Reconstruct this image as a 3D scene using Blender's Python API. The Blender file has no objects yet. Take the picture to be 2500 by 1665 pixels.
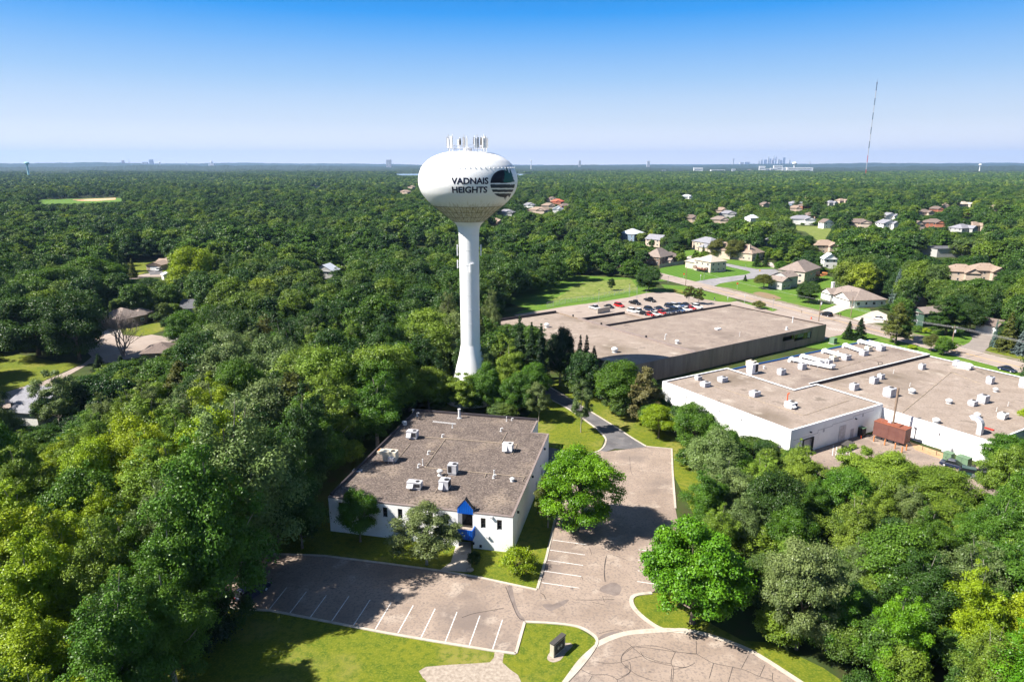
import bpy, bmesh, math, random
import numpy as np
from mathutils import Vector
from mathutils.geometry import tessellate_polygon
R = math.radians
random.seed(7)
rng = np.random.default_rng(7)
S = bpy.context.scene
# ------------------------------------------------------------------ camera
CAMZ = 56.0
PW, PHh = 2500, 1665                       # size of the photograph the survey below was read from
FPX = 24 / 36 * PW
HY = 401.0
PITCH = math.atan((832.5 - HY) / FPX)
cam_d = bpy.data.cameras.new('camera'); cam = bpy.data.objects.new('camera', cam_d)
S.collection.objects.link(cam); S.camera = cam
cam_d.lens = 24; cam_d.sensor_width = 36; cam_d.clip_start = 0.5; cam_d.clip_end = 90000
cam.location = (0, 0, CAMZ); cam.rotation_euler = (R(90) - PITCH, 0, 0)
# ------------------------------------------------------------------ light
SUN_EL = 46.5
SUN_AZ_TRAVEL = 15.0                       # light travels towards +x, turned this much towards +y
S.view_settings.view_transform = 'Standard'; S.view_settings.look = 'None'
S.view_settings.exposure = 1.2; S.view_settings.gamma = 1.0; S.view_settings.use_curve_mapping = False
el, az = R(SUN_EL), R(SUN_AZ_TRAVEL)
trav = Vector((math.cos(az) * math.cos(el), math.sin(az) * math.cos(el), -math.sin(el)))
sd = bpy.data.lights.new('sun', 'SUN'); sd.energy = 5.0; sd.angle = R(0.53); sd.color = (1.0, 0.94, 0.85)
so = bpy.data.objects.new('sun', sd); S.collection.objects.link(so)
so.rotation_euler = trav.to_track_quat('-Z', 'Y').to_euler(); so.location = (-60, 0, 120)
W = bpy.data.worlds.new('World'); S.world = W; W.use_nodes = True
nt = W.node_tree; nt.nodes.clear()
n_out = nt.nodes.new('ShaderNodeOutputWorld'); n_bg = nt.nodes.new('ShaderNodeBackground')
n_sky = nt.nodes.new('ShaderNodeTexSky'); n_sky.sky_type = 'NISHITA'; n_sky.sun_disc = False
n_sky.sun_elevation = el
to_sun = -trav
n_sky.sun_rotation = math.atan2(to_sun.x, to_sun.y)
n_sky.air_density = 1.0; n_sky.dust_density = 0.6; n_sky.ozone_density = 3.0; n_sky.altitude = 300
n_sky.air_density = 1.0; n_sky.dust_density = .3
n_tc = nt.nodes.new('ShaderNodeTexCoord'); n_sx = nt.nodes.new('ShaderNodeSeparateXYZ'); nt.links.new(n_tc.outputs['Generated'], n_sx.inputs[0])
n_mz = nt.nodes.new('ShaderNodeMapRange'); n_mz.inputs['From Min'].default_value = 0; n_mz.inputs['From Max'].default_value = .4; nt.links.new(n_sx.outputs['Z'], n_mz.inputs[0])
n_rp = nt.nodes.new('ShaderNodeValToRGB'); nt.links.new(n_mz.outputs[0], n_rp.inputs[0]); SKYB = 1.0
for k, (p_, c_) in enumerate(((0, (1.0, .93, .86)), (.05, (.82, .80, .80)), (.14, (.54, .62, .71)), (.28, (.28, .46, .70)), (.40, (.115, .34, .70)), (.48, (.02, .255, .68)), (.56, (.006, .19, .57)), (.8, (.007, .085, .30)))):
    e = n_rp.color_ramp.elements[k] if k < 2 else n_rp.color_ramp.elements.new(p_)
    e.position = p_; e.color = (*c_, 1)
n_sc = nt.nodes.new('ShaderNodeVectorMath'); n_sc.operation = 'SCALE'; n_sc.inputs['Scale'].default_value = 12.0; nt.links.new(n_rp.outputs['Color'], n_sc.inputs[0])
n_mf = nt.nodes.new('ShaderNodeMapRange'); n_mf.inputs['From Min'].default_value = .26; n_mf.inputs['From Max'].default_value = .42; n_mf.inputs['To Min'].default_value = 1; n_mf.inputs['To Max'].default_value = 0; nt.links.new(n_sx.outputs['Z'], n_mf.inputs[0])
n_mx = nt.nodes.new('ShaderNodeMix'); n_mx.data_type = 'RGBA'; nt.links.new(n_mf.outputs[0], n_mx.inputs['Factor']); nt.links.new(n_sky.outputs[0], n_mx.inputs['A']); nt.links.new(n_sc.outputs[0], n_mx.inputs['B'])
nt.links.new(n_mx.outputs['Result'], n_bg.inputs['Color'])
nt.links.new(n_bg.outputs[0], n_out.inputs['Surface'])
n_bg.inputs['Strength'].default_value = 0.05
S.cycles.max_bounces = 6; S.cycles.diffuse_bounces = 3; S.cycles.glossy_bounces = 2
S.cycles.transmission_bounces = 4; S.cycles.transparent_max_bounces = 6; S.cycles.volume_bounces = 0
S.cycles.sample_clamp_indirect = 4.0; S.cycles.use_adaptive_sampling = True; S.cycles.adaptive_threshold = 0.02

# ------------------------------------------------------------------ survey helpers (read a spot of the photo as a place on the ground)
def ray(x, y):
    a = (x - PW / 2) / FPX; b = -(y - PHh / 2) / FPX
    return np.array([a, math.cos(PITCH) + b * math.sin(PITCH), -math.sin(PITCH) + b * math.cos(PITCH)])
def P(x, y, z=0.0):
    r = ray(x, y); t = (z - CAMZ) / r[2]; return Vector((r[0] * t, r[1] * t, z))
def PY(x, y, Y):
    r = ray(x, y); t = Y / r[1]; return Vector((r[0] * t, Y, CAMZ + r[2] * t))
def PR(X, Y, Z):
    Zc = Z - CAMZ
    d = Y * math.cos(PITCH) - Zc * math.sin(PITCH); u = Y * math.sin(PITCH) + Zc * math.cos(PITCH)
    return PW / 2 + FPX * X / d, PHh / 2 - FPX * u / d
def ZM(ox, oy, s): return lambda x, y: (ox + x / s, oy + y / s)
R3 = ZM(780, 980, 3.733); R4 = ZM(1200, 700, 2.738); R5 = ZM(1600, 800, 2.6167); R6 = ZM(1400, 540, 2.141)
R7 = ZM(600, 1300, 2.617); R8 = ZM(1300, 950, 2.1925); S1 = ZM(1580, 540, 5.607); S2 = ZM(1900, 600, 7.84)
S3 = ZM(2140, 720, 6.533); S4 = ZM(1380, 680, 5.607); S5 = ZM(1850, 800, 6.729); S6 = ZM(2000, 960, 4.71)
S8 = ZM(200, 600, 5.228); L1 = ZM(0, 380, 2.141); L2 = ZM(0, 600, 2.944); L3 = ZM(0, 960, 2.2244)
B4 = ZM(1500, 1150, 2.355); T1 = ZM(980, 300, 6.031); T2 = ZM(1000, 540, 3.563); F5 = ZM(1200, 380, 3.364)
F6 = ZM(1800, 180, 3.364); F7 = ZM(1900, 640, 3.925); F8 = ZM(0, 370, 4.71); F9 = ZM(1780, 370, 7.85)

# ------------------------------------------------------------------ materials
def mat(name, col, rough=0.85, col2=None, scale=1.0, detail=4.0, spots=None, spec=0.25, metal=0.0, bump=0.0, stretch=None, pos=(0.35, 0.65)):
    m = bpy.data.materials.new(name); m.use_nodes = True
    N = m.node_tree.nodes; L = m.node_tree.links; b = N['Principled BSDF']
    b.inputs['Base Color'].default_value = (*col, 1); b.inputs['Roughness'].default_value = rough
    b.inputs['Specular IOR Level'].default_value = spec; b.inputs['Metallic'].default_value = metal
    tc = N.new('ShaderNodeTexCoord'); vec = tc.outputs['Object']
    if stretch:
        mp = N.new('ShaderNodeMapping'); mp.inputs['Scale'].default_value = stretch; L.new(vec, mp.inputs['Vector']); vec = mp.outputs[0]
    cur = None
    if col2:
        n = N.new('ShaderNodeTexNoise'); n.inputs['Scale'].default_value = scale; n.inputs['Detail'].default_value = detail; n.inputs['Roughness'].default_value = 0.6
        L.new(vec, n.inputs['Vector'])
        r = N.new('ShaderNodeValToRGB'); r.color_ramp.elements[0].position = pos[0]; r.color_ramp.elements[1].position = pos[1]
        r.color_ramp.elements[0].color = (*col, 1); r.color_ramp.elements[1].color = (*col2, 1)
        L.new(n.outputs['Fac'], r.inputs['Fac']); cur = r.outputs['Color']
    for sp in (spots or []):               # (colour, scale, threshold lo, hi, strength)
        c3, sc, lo, hi, st = sp
        n = N.new('ShaderNodeTexNoise'); n.inputs['Scale'].default_value = sc; n.inputs['Detail'].default_value = 5
        L.new(vec, n.inputs['Vector'])
        mr = N.new('ShaderNodeMapRange'); mr.inputs['From Min'].default_value = lo; mr.inputs['From Max'].default_value = hi
        mr.inputs['To Max'].default_value = st; L.new(n.outputs['Fac'], mr.inputs['Value'])
        mx = N.new('ShaderNodeMix'); mx.data_type = 'RGBA'; mx.inputs['B'].default_value = (*c3, 1)
        L.new(mr.outputs[0], mx.inputs['Factor'])
        if cur is None: mx.inputs['A'].default_value = (*col, 1)
        else: L.new(cur, mx.inputs['A'])
        cur = mx.outputs['Result']
    if cur is not None: L.new(cur, b.inputs['Base Color'])
    if bump:
        n = N.new('ShaderNodeTexNoise'); n.inputs['Scale'].default_value = scale * 4; L.new(vec, n.inputs['Vector'])
        bm_ = N.new('ShaderNodeBump'); bm_.inputs['Strength'].default_value = bump; L.new(n.outputs['Fac'], bm_.inputs['Height']); L.new(bm_.outputs[0], b.inputs['Normal'])
    return m
M = {}
M['ground'] = mat('ground_cover', (.028, .045, .010), .95, (.05, .075, .014), .08, 8, [((.06, .045, .022), .3, .5, .65, .6), ((.075, .10, .02), .05, .55, .7, .4)])
M['lawn'] = mat('mown_grass', (.085, .125, .006), .95, (.15, .165, .010), .14, 8, [((.26, .22, .07), .10, .53, .72, .75), ((.055, .10, .006), 1.1, .46, .62, .75), ((.19, .2, .02), 4.0, .5, .6, .6)])
M['mown'] = mat('mown_striped_grass', (.07, .16, .012), .95, (.09, .185, .016), .3, 4)
def mow(m):
    N = m.node_tree.nodes; L = m.node_tree.links; b = N['Principled BSDF']; src = b.inputs['Base Color'].links[0].from_socket; tc = N.new('ShaderNodeTexCoord'); cur = src
    for a in (R(33), R(105)):
        mp = N.new('ShaderNodeMapping'); mp.inputs['Rotation'].default_value = (0, 0, a); L.new(tc.outputs['Object'], mp.inputs[0]); w = N.new('ShaderNodeTexWave'); w.inputs['Scale'].default_value = .16; w.inputs['Distortion'].default_value = .3; L.new(mp.outputs[0], w.inputs[0])
        mr = N.new('ShaderNodeMapRange'); mr.inputs['From Min'].default_value = .35; mr.inputs['From Max'].default_value = .65; mr.inputs['To Min'].default_value = .78; mr.inputs['To Max'].default_value = 1.15; L.new(w.outputs['Fac'], mr.inputs[0])
        v = N.new('ShaderNodeVectorMath'); v.operation = 'SCALE'; L.new(cur, v.inputs[0]); L.new(mr.outputs[0], v.inputs['Scale']); cur = v.outputs[0]
    L.new(cur, b.inputs['Base Color'])
mow(M['mown'])
M['lawn2'] = mat('watered_grass', (.075, .165, .014), .95, (.12, .21, .02), .15, 6, [((.06, .12, .012), 2.0, .45, .6, .7), ((.17, .2, .04), .2, .55, .7, .5)])
M['meadow'] = mat('rough_meadow', (.12, .17, .02), .95, (.22, .24, .07), .25, 8, [((.06, .10, .015), .8, .5, .62, .7)])
M['asphalt'] = mat('pale_asphalt', (.245, .188, .150), .95, (.335, .265, .215), .14, 9, [((.155, .125, .112), .09, .52, .66, .7), ((.42, .35, .29), .3, .57, .68, .65), ((.17, .14, .125), 3.0, .5, .62, .6), ((.10, .085, .08), .8, .66, .74, .7)])
M['dark_asphalt'] = mat('dark_asphalt', (.10, .095, .10), .9, (.15, .145, .15), .3, 8, [((.2, .18, .17), .8, .55, .7, .6)])
M['road'] = mat('road_asphalt', (.29, .235, .20), .95, (.35, .29, .25), .1, 8, [((.2, .16, .145), .25, .58, .66, .6)])
M['side_road'] = mat('grey_asphalt', (.22, .21, .22), .95, (.29, .28, .285), .15, 8, [((.15, .15, .16), .5, .55, .65, .6)])
M['crack'] = mat('crack_sealant', (.06, .05, .048), .9)
M['patch'] = mat('asphalt_patch', (.16, .128, .115), .95, (.22, .18, .16), .8, 6)
M['concrete'] = mat('concrete', (.42, .37, .31), .9, (.5, .45, .38), .6, 6, [((.3, .26, .2), .9, .55, .7, .6)])
M['driveway'] = mat('concrete_driveway', (.44, .385, .33), .9, (.52, .46, .40), .3, 6)
M['drive2'] = mat('asphalt_driveway', (.22, .19, .175), .95, (.28, .245, .22), .3, 6)
M['gravel'] = mat('gravel', (.25, .205, .165), .95, (.40, .34, .28), 2.5, 8)
M['verge'] = mat('gravel_verge', (.19, .155, .12), .95, (.26, .22, .17), .5, 8, [((.12, .15, .03), .3, .5, .62, .7)])
M['mulch'] = mat('wood_chip_bed', (.36, .21, .11), .95, (.46, .30, .17), 1.5, 6)
M['soil'] = mat('bare_soil', (.26, .17, .12), .95, (.2, .16, .08), .8, 6)
M['paint'] = mat('white_road_paint', (.75, .75, .74), .8, (.55, .52, .5), 1.5, 6)
M['ypaint'] = mat('yellow_road_paint', (.70, .42, .08), .8)
M['roof_a'] = mat('brown_gravel_roof', (.10, .078, .068), .97, (.175, .138, .118), .75, 10, [((.30, .235, .18), .13, .57, .70, .75), ((.06, .048, .042), 2.4, .47, .6, .75), ((.26, .215, .185), 4.0, .56, .64, .8)])
M['roof_b'] = mat('tan_gravel_roof', (.235, .185, .155), .97, (.30, .245, .205), .25, 9, [((.13, .10, .085), .07, .54, .70, .7), ((.40, .34, .285), .11, .58, .70, .6), ((.16, .13, .11), 2.2, .5, .62, .55), ((.12, .095, .08), .35, .62, .72, .6)])
M['roof_c'] = mat('pale_gravel_roof', (.26, .208, .17), .97, (.33, .27, .228), .3, 9, [((.13, .10, .07), .06, .55, .70, .7), ((.18, .145, .12), 2.5, .5, .62, .55), ((.45, .39, .33), .2, .6, .72, .6), ((.10, .08, .06), .3, .63, .72, .6)])
M['white_wall'] = mat('painted_white_block', (.82, .82, .82), .8, (.87, .87, .87), .5, 4, [((.66, .64, .60), .4, .62, .78, .5)])
M['trim_white'] = mat('white_cap', (.8, .8, .8), .6)
M['cap_and_step_shade'] = mat('dark_cap_and_step_shade', (.05, .043, .048), .7)  # dark parapet caps, and the shade painted on the step between two roofs
M['grey_cap'] = mat('weathered_cap', (.20, .16, .15), .85, (.26, .21, .19), .5)
M['ribbed'] = mat('brown_ribbed_concrete', (.23, .17, .13), .95, (.29, .225, .175), .8, 6, [((.12, .092, .07), .3, .5, .7, .6)], stretch=(1, 1, .15))
M['glass'] = mat('dark_window_glass', (.015, .018, .02), .08, spec=.6)
M['glass2'] = mat('sky_window_glass', (.03, .05, .09), .05, spec=.8)
M['door'] = mat('dark_door', (.04, .035, .035), .5)
M['blue'] = mat('blue_metal', (.005, .10, .50), .45, (.008, .14, .62), .6)
M['blue_dark'] = mat('blue_seam', (.003, .05, .30), .5)
M['blue_cap'] = mat('blue_edge_cap', (.02, .10, .32), .5)
M['galv'] = mat('galvanised_metal', (.40, .41, .45), .45, (.62, .63, .68), 1.2, 5, [((.4, .38, .38), 2, .6, .7, .6)], metal=.15)
M['unit'] = mat('grey_unit_paint', (.40, .40, .43), .6, (.52, .52, .54), .8, 4)
M['unit_beige'] = mat('beige_unit_paint', (.62, .56, .44), .65, (.7, .64, .52), .8, 4)
M['grille'] = mat('dark_grille', (.03, .03, .035), .7)
M['rust'] = mat('rust', (.5, .17, .05), .9)
M['pipe'] = mat('vent_pipe', (.6, .6, .6), .6)
M['conduit'] = mat('gas_line', (.42, .34, .25), .8)
M['tank'] = mat('white_tank_paint', (.80, .80, .80), .42, (.84, .84, .84), .3, 4, spec=.4)
M['letters'] = mat('navy_letters', (.008, .008, .03), .5)
M['green_p'] = mat('teal_green_paint', (.008, .09, .075), .5)
M['black_p'] = mat('black_paint', (.006, .006, .015), .5)
M['slate_p'] = mat('slate_paint', (.025, .035, .05), .5)
M['bark'] = mat('bark', (.13, .10, .075), .95, (.20, .165, .13), 2, 6)
M['bark_pale'] = mat('pale_bark', (.34, .31, .26), .95, (.22, .19, .16), 2, 6)
M['twig'] = mat('dead_twigs', (.20, .16, .145), .95, (.27, .22, .20), .5, 4)
M['pole'] = mat('wooden_pole', (.2, .14, .10), .9, (.27, .2, .15), 1, 5)
M['wire'] = mat('wire', (.35, .35, .36), .6)
M['tyre'] = mat('tyre', (.015, .015, .015), .9)
M['lamp'] = mat('headlight', (.8, .8, .8), .1, spec=.8)
M['tail'] = mat('taillight', (.35, .01, .01), .2)
M['brown_box'] = mat('brown_enclosure', (.13, .055, .045), .7, (.165, .075, .06), .6, 4)
M['brown_top'] = mat('rusty_enclosure_top', (.30, .10, .055), .8, (.22, .08, .05), .9, 5)
M['green_box'] = mat('green_cabinet', (.12, .20, .12), .6, (.16, .25, .15), .8, 3)
M['red'] = mat('red_paint', (.5, .04, .025), .6)
M['orange'] = mat('orange_plastic', (.8, .10, .03), .6)
M['yellow'] = mat('yellow_sign', (.85, .5, .02), .6)
M['haze_white'] = mat('white_cladding', (.8, .8, .8), .7)
M['sign_stone'] = mat('sign_stone', (.42, .38, .30), .9, (.5, .46, .38), 1.5, 5)
M['sign_dark'] = mat('sign_face', (.07, .065, .06), .8)
M['timber'] = mat('red_brown_timber', (.16, .055, .035), .8)
M['timber2'] = mat('orange_timber', (.50, .20, .07), .8)
M['fence'] = mat('grey_timber', (.30, .28, .25), .9, (.4, .37, .33), 1.5, 4)
M['mesh'] = mat('fence_steel', (.30, .31, .32), .6)
M['clay'] = mat('clay_infield', (.55, .33, .18), .95, (.62, .40, .24), .05, 4)
M['water'] = mat('lake_water', (.10, .20, .30), .12, spec=.6)
def paint(name, c): return mat(name, c, .3, spec=.5)
# leaf material: colour comes from each crown's own object colour, varied leaf clump by leaf clump
def leaf_mat(name, far=False):
    m = bpy.data.materials.new(name); m.use_nodes = True
    N = m.node_tree.nodes; L = m.node_tree.links; N.clear()
    out = N.new('ShaderNodeOutputMaterial'); oi = N.new('ShaderNodeObjectInfo')
    at = N.new('ShaderNodeAttribute'); at.attribute_name = 'tint'
    hs = N.new('ShaderNodeHueSaturation')
    if far:
        rp = N.new('ShaderNodeValToRGB'); e = rp.color_ramp.elements
        cols = [(0, (.018, .048, .011)), (.22, (.036, .082, .014)), (.40, (.070, .135, .016)), (.55, (.030, .070, .018)), (.70, (.125, .190, .018)), (.86, (.065, .110, .03)), (1, (.22, .275, .018))]
        e[0].position = 0; e[0].color = (*cols[0][1], 1); e[1].position = 1; e[1].color = (*cols[-1][1], 1)
        for p_, c in cols[1:-1]: x = e.new(p_); x.color = (*c, 1)
        gp_ = N.new('ShaderNodeNewGeometry'); nz = N.new('ShaderNodeTexNoise'); nz.inputs['Scale'].default_value = .011; nz.inputs['Detail'].default_value = 3; L.new(gp_.outputs['Position'], nz.inputs['Vector'])
        ma = N.new('ShaderNodeMath'); ma.operation = 'MULTIPLY_ADD'; ma.inputs[1].default_value = .5; ma.use_clamp = True; L.new(oi.outputs['Random'], ma.inputs[0]); mr0 = N.new('ShaderNodeMapRange'); mr0.inputs['From Min'].default_value = .3; mr0.inputs['From Max'].default_value = .7; mr0.inputs['To Min'].default_value = -.1; mr0.inputs['To Max'].default_value = .6; L.new(nz.outputs['Fac'], mr0.inputs[0]); L.new(mr0.outputs[0], ma.inputs[2])
        L.new(ma.outputs[0], rp.inputs['Fac']); base = rp.outputs['Color']
    else: base = oi.outputs['Color']
    mr = N.new('ShaderNodeMapRange'); mr.inputs['To Min'].default_value = .62; mr.inputs['To Max'].default_value = 1.45
    L.new(at.outputs['Fac'], mr.inputs['Value']); L.new(mr.outputs[0], hs.inputs['Value'])
    m2 = N.new('ShaderNodeMapRange'); m2.inputs['To Min'].default_value = .515; m2.inputs['To Max'].default_value = .492
    L.new(at.outputs['Fac'], m2.inputs['Value']); L.new(m2.outputs[0], hs.inputs['Hue'])
    L.new(base, hs.inputs['Color'])
    d = N.new('ShaderNodeBsdfDiffuse'); t = N.new('ShaderNodeBsdfTranslucent'); g = N.new('ShaderNodeBsdfGlossy'); g.inputs['Roughness'].default_value = .42
    h2 = N.new('ShaderNodeHueSaturation'); h2.inputs['Hue'].default_value = .492; h2.inputs['Value'].default_value = 1.15
    L.new(hs.outputs[0], d.inputs[0]); L.new(hs.outputs[0], h2.inputs['Color']); L.new(h2.outputs[0], t.inputs[0])
    a = N.new('ShaderNodeMixShader'); a.inputs[0].default_value = .14; L.new(d.outputs[0], a.inputs[1]); L.new(t.outputs[0], a.inputs[2])
    b = N.new('ShaderNodeMixShader'); b.inputs[0].default_value = .022; L.new(a.outputs[0], b.inputs[1]); L.new(g.outputs[0], b.inputs[2])
    L.new(b.outputs[0], out.inputs['Surface'])
    return m
M['leaf'] = leaf_mat('foliage'); M['leaf_far'] = leaf_mat('distant_foliage', True)

# ------------------------------------------------------------------ object helpers
C = S.collection
def tag(o, label=None, cat=None, group=None, kind=None):
    if label: o['label'] = label
    if cat: o['category'] = cat
    if group: o['group'] = group
    if kind: o['kind'] = kind
    return o
def thing(name, label, cat, loc=(0, 0, 0), rz=0.0, group=None):
    o = bpy.data.objects.new(name, None); o.empty_display_size = .5; C.objects.link(o)
    o.location = loc; o.rotation_euler = (0, 0, rz)
    return tag(o, label, cat, group)
class MB:
    def __init__(s): s.v = []; s.f = []; s.m = []
    def add(s, vs, fs, mi=0):
        k = len(s.v); s.v += [tuple(v) for v in vs]; s.f += [tuple(i + k for i in f) for f in fs]; s.m += [mi] * len(fs); return s
    def box(s, x0, x1, y0, y1, z0, z1, mi=0, taper=0.0):
        t = taper
        return s.add([(x0, y0, z0), (x1, y0, z0), (x1, y1, z0), (x0, y1, z0), (x0 + t, y0 + t, z1), (x1 - t, y0 + t, z1), (x1 - t, y1 - t, z1), (x0 + t, y1 - t, z1)],
                     [(3, 2, 1, 0), (4, 5, 6, 7), (0, 1, 5, 4), (1, 2, 6, 5), (2, 3, 7, 6), (3, 0, 4, 7)], mi)
    def cbox(s, c, d, z0, z1, mi=0, rot=0.0):     # centre (x,y), size (sx,sy)
        co, si = math.cos(rot), math.sin(rot); hx, hy = d[0] / 2, d[1] / 2
        pts = [(c[0] + a * co - b * si, c[1] + a * si + b * co) for a, b in ((-hx, -hy), (hx, -hy), (hx, hy), (-hx, hy))]
        return s.prism(pts, z0, z1, mi)
    def prism(s, pts, z0, z1, mi=0):
        n = len(pts); vs = [(p[0], p[1], z0) for p in pts] + [(p[0], p[1], z1) for p in pts]
        return s.add(vs, [tuple(range(n))[::-1], tuple(range(n, 2 * n))] + [(i, (i + 1) % n, (i + 1) % n + n, i + n) for i in range(n)], mi)
    def side(s, prof, y0, y1, mi=0, y0t=None):    # side profile in x,z extruded along y
        n = len(prof); vs = [(p[0], y0, p[1]) for p in prof] + [(p[0], y1, p[1]) for p in prof]
        return s.add(vs, [tuple(range(n)), tuple(range(n, 2 * n))[::-1]] + [(i + n, (i + 1) % n + n, (i + 1) % n, i) for i in range(n)], mi)
    def tube(s, p0, p1, r0, r1=None, n=8, mi=0, caps=True):
        r1 = r0 if r1 is None else r1; p0 = Vector(p0); p1 = Vector(p1); d = (p1 - p0)
        if d.length < 1e-6: return s
        d.normalize(); a = d.orthogonal().normalized(); b = d.cross(a); vs = []
        for p, r in ((p0, r0), (p1, r1)):
            for i in range(n):
                t = 2 * math.pi * i / n; vs.append(p + a * (r * math.cos(t)) + b * (r * math.sin(t)))
        fs = [(i, (i + 1) % n, (i + 1) % n + n, i + n) for i in range(n)]
        if caps: fs += [tuple(range(n))[::-1], tuple(range(n, 2 * n))]
        return s.add(vs, fs, mi)
    def lathe(s, prof, n=24, c=(0, 0), mi=0):
        vs = []; fs = []; k = len(prof)
        for r, z in prof:
            for i in range(n):
                t = 2 * math.pi * i / n; vs.append((c[0] + r * math.cos(t), c[1] + r * math.sin(t), z))
        for j in range(k - 1):
            for i in range(n): fs.append((j * n + i, j * n + (i + 1) % n, (j + 1) * n + (i + 1) % n, (j + 1) * n + i))
        fs.append(tuple(range(n))[::-1]); fs.append(tuple(range((k - 1) * n, k * n)))
        return s.add(vs, fs, mi)
    def quad(s, a, b, c, d, mi=0): return s.add([a, b, c, d], [(0, 1, 2, 3)], mi)
    def poly(s, pts, mi=0): return s.add(pts, [tuple(range(len(pts)))], mi)
    def wall(s, p0, p1, z0, z1, holes=(), depth=.25, mi=0):
        # wall face from p0 to p1 (outward normal on the right of p0->p1), with real openings and reveals
        d = Vector((p1[0] - p0[0], p1[1] - p0[1])); Ln = d.length; d.normalize(); inn = Vector((-d.y, d.x)) * depth
        at = lambda q, z, k=0: (p0[0] + d.x * q + inn.x * k, p0[1] + d.y * q + inn.y * k, z)
        us = sorted({0, Ln, *[h[0] for h in holes], *[h[1] for h in holes]}); zs = sorted({z0, z1, *[h[2] for h in holes], *[h[3] for h in holes]})
        us = [u for u in us if 0 <= u <= Ln]; zs = [z for z in zs if z0 <= z <= z1]
        for i in range(len(us) - 1):
            for j in range(len(zs) - 1):
                um, zm = (us[i] + us[i + 1]) / 2, (zs[j] + zs[j + 1]) / 2
                if any(h[0] < um < h[1] and h[2] < zm < h[3] for h in holes): continue
                s.quad(at(us[i], zs[j]), at(us[i + 1], zs[j]), at(us[i + 1], zs[j + 1]), at(us[i], zs[j + 1]), mi)
        for h in holes:
            a, b, c, e = h[:4]
            s.quad(at(a, c), at(b, c), at(b, c, 1), at(a, c, 1), mi); s.quad(at(a, e, 1), at(b, e, 1), at(b, e), at(a, e), mi)
            s.quad(at(a, c, 1), at(a, e, 1), at(a, e), at(a, c), mi); s.quad(at(b, c), at(b, e), at(b, e, 1), at(b, c, 1), mi)
        return s
    def build(s, name, mt, parent=None, smooth=False, loc=None):
        me = bpy.data.meshes.new(name); me.from_pydata(s.v, [], s.f)
        for x in (mt if isinstance(mt, (list, tuple)) else [mt]): me.materials.append(M[x] if isinstance(x, str) else x)
        if any(s.m): me.polygons.foreach_set('material_index', s.m)
        if smooth: me.polygons.foreach_set('use_smooth', [True] * len(me.polygons))
        me.validate(); me.update()
        o = bpy.data.objects.new(name, me); C.objects.link(o)
        if parent: o.parent = parent
        if loc: o.location = loc
        return o
def frame_pt(o, ang, u, v): return Vector((o[0] + u * math.cos(ang) - v * math.sin(ang), o[1] + u * math.sin(ang) + v * math.cos(ang), 0))
def to_local(o, ang, p):
    dx, dy = p[0] - o[0], p[1] - o[1]
    return (dx * math.cos(ang) + dy * math.sin(ang), -dx * math.sin(ang) + dy * math.cos(ang))
def hit(pxy, p0, p1):
    # where the sight line through a spot of the photo meets the vertical wall p0->p1: (distance along, height)
    r = ray(*pxy); d = Vector((p1[0] - p0[0], p1[1] - p0[1])).normalized(); n = Vector((-d.y, d.x))
    t = (n.x * p0[0] + n.y * p0[1]) / (n.x * r[0] + n.y * r[1])
    q = Vector((r[0] * t, r[1] * t)); return ((q.x - p0[0]) * d.x + (q.y - p0[1]) * d.y, CAMZ + r[2] * t)
def smooth_closed(pts, k=4):
    out = []; n = len(pts)
    for i in range(n):
        p0, p1, p2, p3 = (Vector(pts[(i + j) % n][:2]) for j in (-1, 0, 1, 2))
        for q in range(k):
            t = q / k; out.append(.5 * ((2 * p1) + (-p0 + p2) * t + (2 * p0 - 5 * p1 + 4 * p2 - p3) * t * t + (-p0 + 3 * p1 - 3 * p2 + p3) * t ** 3))
    return out
def smooth_open(pts, k=4):
    out = []; n = len(pts)
    for i in range(n - 1):
        g = lambda j: Vector(pts[max(0, min(n - 1, j))][:2])
        p0, p1, p2, p3 = g(i - 1), g(i), g(i + 1), g(i + 2)
        for q in range(k):
            t = q / k; out.append(.5 * ((2 * p1) + (-p0 + p2) * t + (2 * p0 - 5 * p1 + 4 * p2 - p3) * t * t + (-p0 + 3 * p1 - 3 * p2 + p3) * t ** 3))
    out.append(Vector(pts[-1][:2])); return out
GEXCL = []                                  # ground outlines no tree stands in (world)
def sheet(name, pts, z, mt, excl=1.0, sm=0):
    if sm: pts = smooth_closed(pts, sm)
    area = sum(pts[i - 1][0] * pts[i][1] - pts[i][0] * pts[i - 1][1] for i in range(len(pts)))
    if area < 0: pts = pts[::-1]
    tris = tessellate_polygon([[Vector((p[0], p[1], 0)) for p in pts]]); fs = []; sa = 0
    for t in tris:
        a, b_, c_ = (pts[i] for i in t); cr = (b_[0] - a[0]) * (c_[1] - a[1]) - (b_[1] - a[1]) * (c_[0] - a[0]); sa += abs(cr)
        fs.append(t if cr > 0 else t[::-1])
    if abs(sa - abs(area)) > .01 * sa: print('SHEET CROSSES ITSELF', name, sa, area, [tuple(round(v) for v in PR(p[0], p[1], 0)) for p in pts[:3]])
    me = bpy.data.meshes.new(name); me.from_pydata([(p[0], p[1], z) for p in pts], [], fs); me.materials.append(M[mt])
    o = bpy.data.objects.new(name, me); C.objects.link(o); tag(o, kind='structure')
    if excl is not None: GEXCL.append(([(p[0], p[1]) for p in pts], excl))
    return o
def ribbon_pts(pts, w0, w1):
    res = []
    for i, p in enumerate(pts):
        a = Vector(pts[max(0, i - 1)][:2]); b = Vector(pts[min(len(pts) - 1, i + 1)][:2]); d = (b - a).normalized(); n = Vector((-d.y, d.x))
        q = Vector(p[:2]); res.append((q + n * w0, q + n * w1))
    return res
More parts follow.
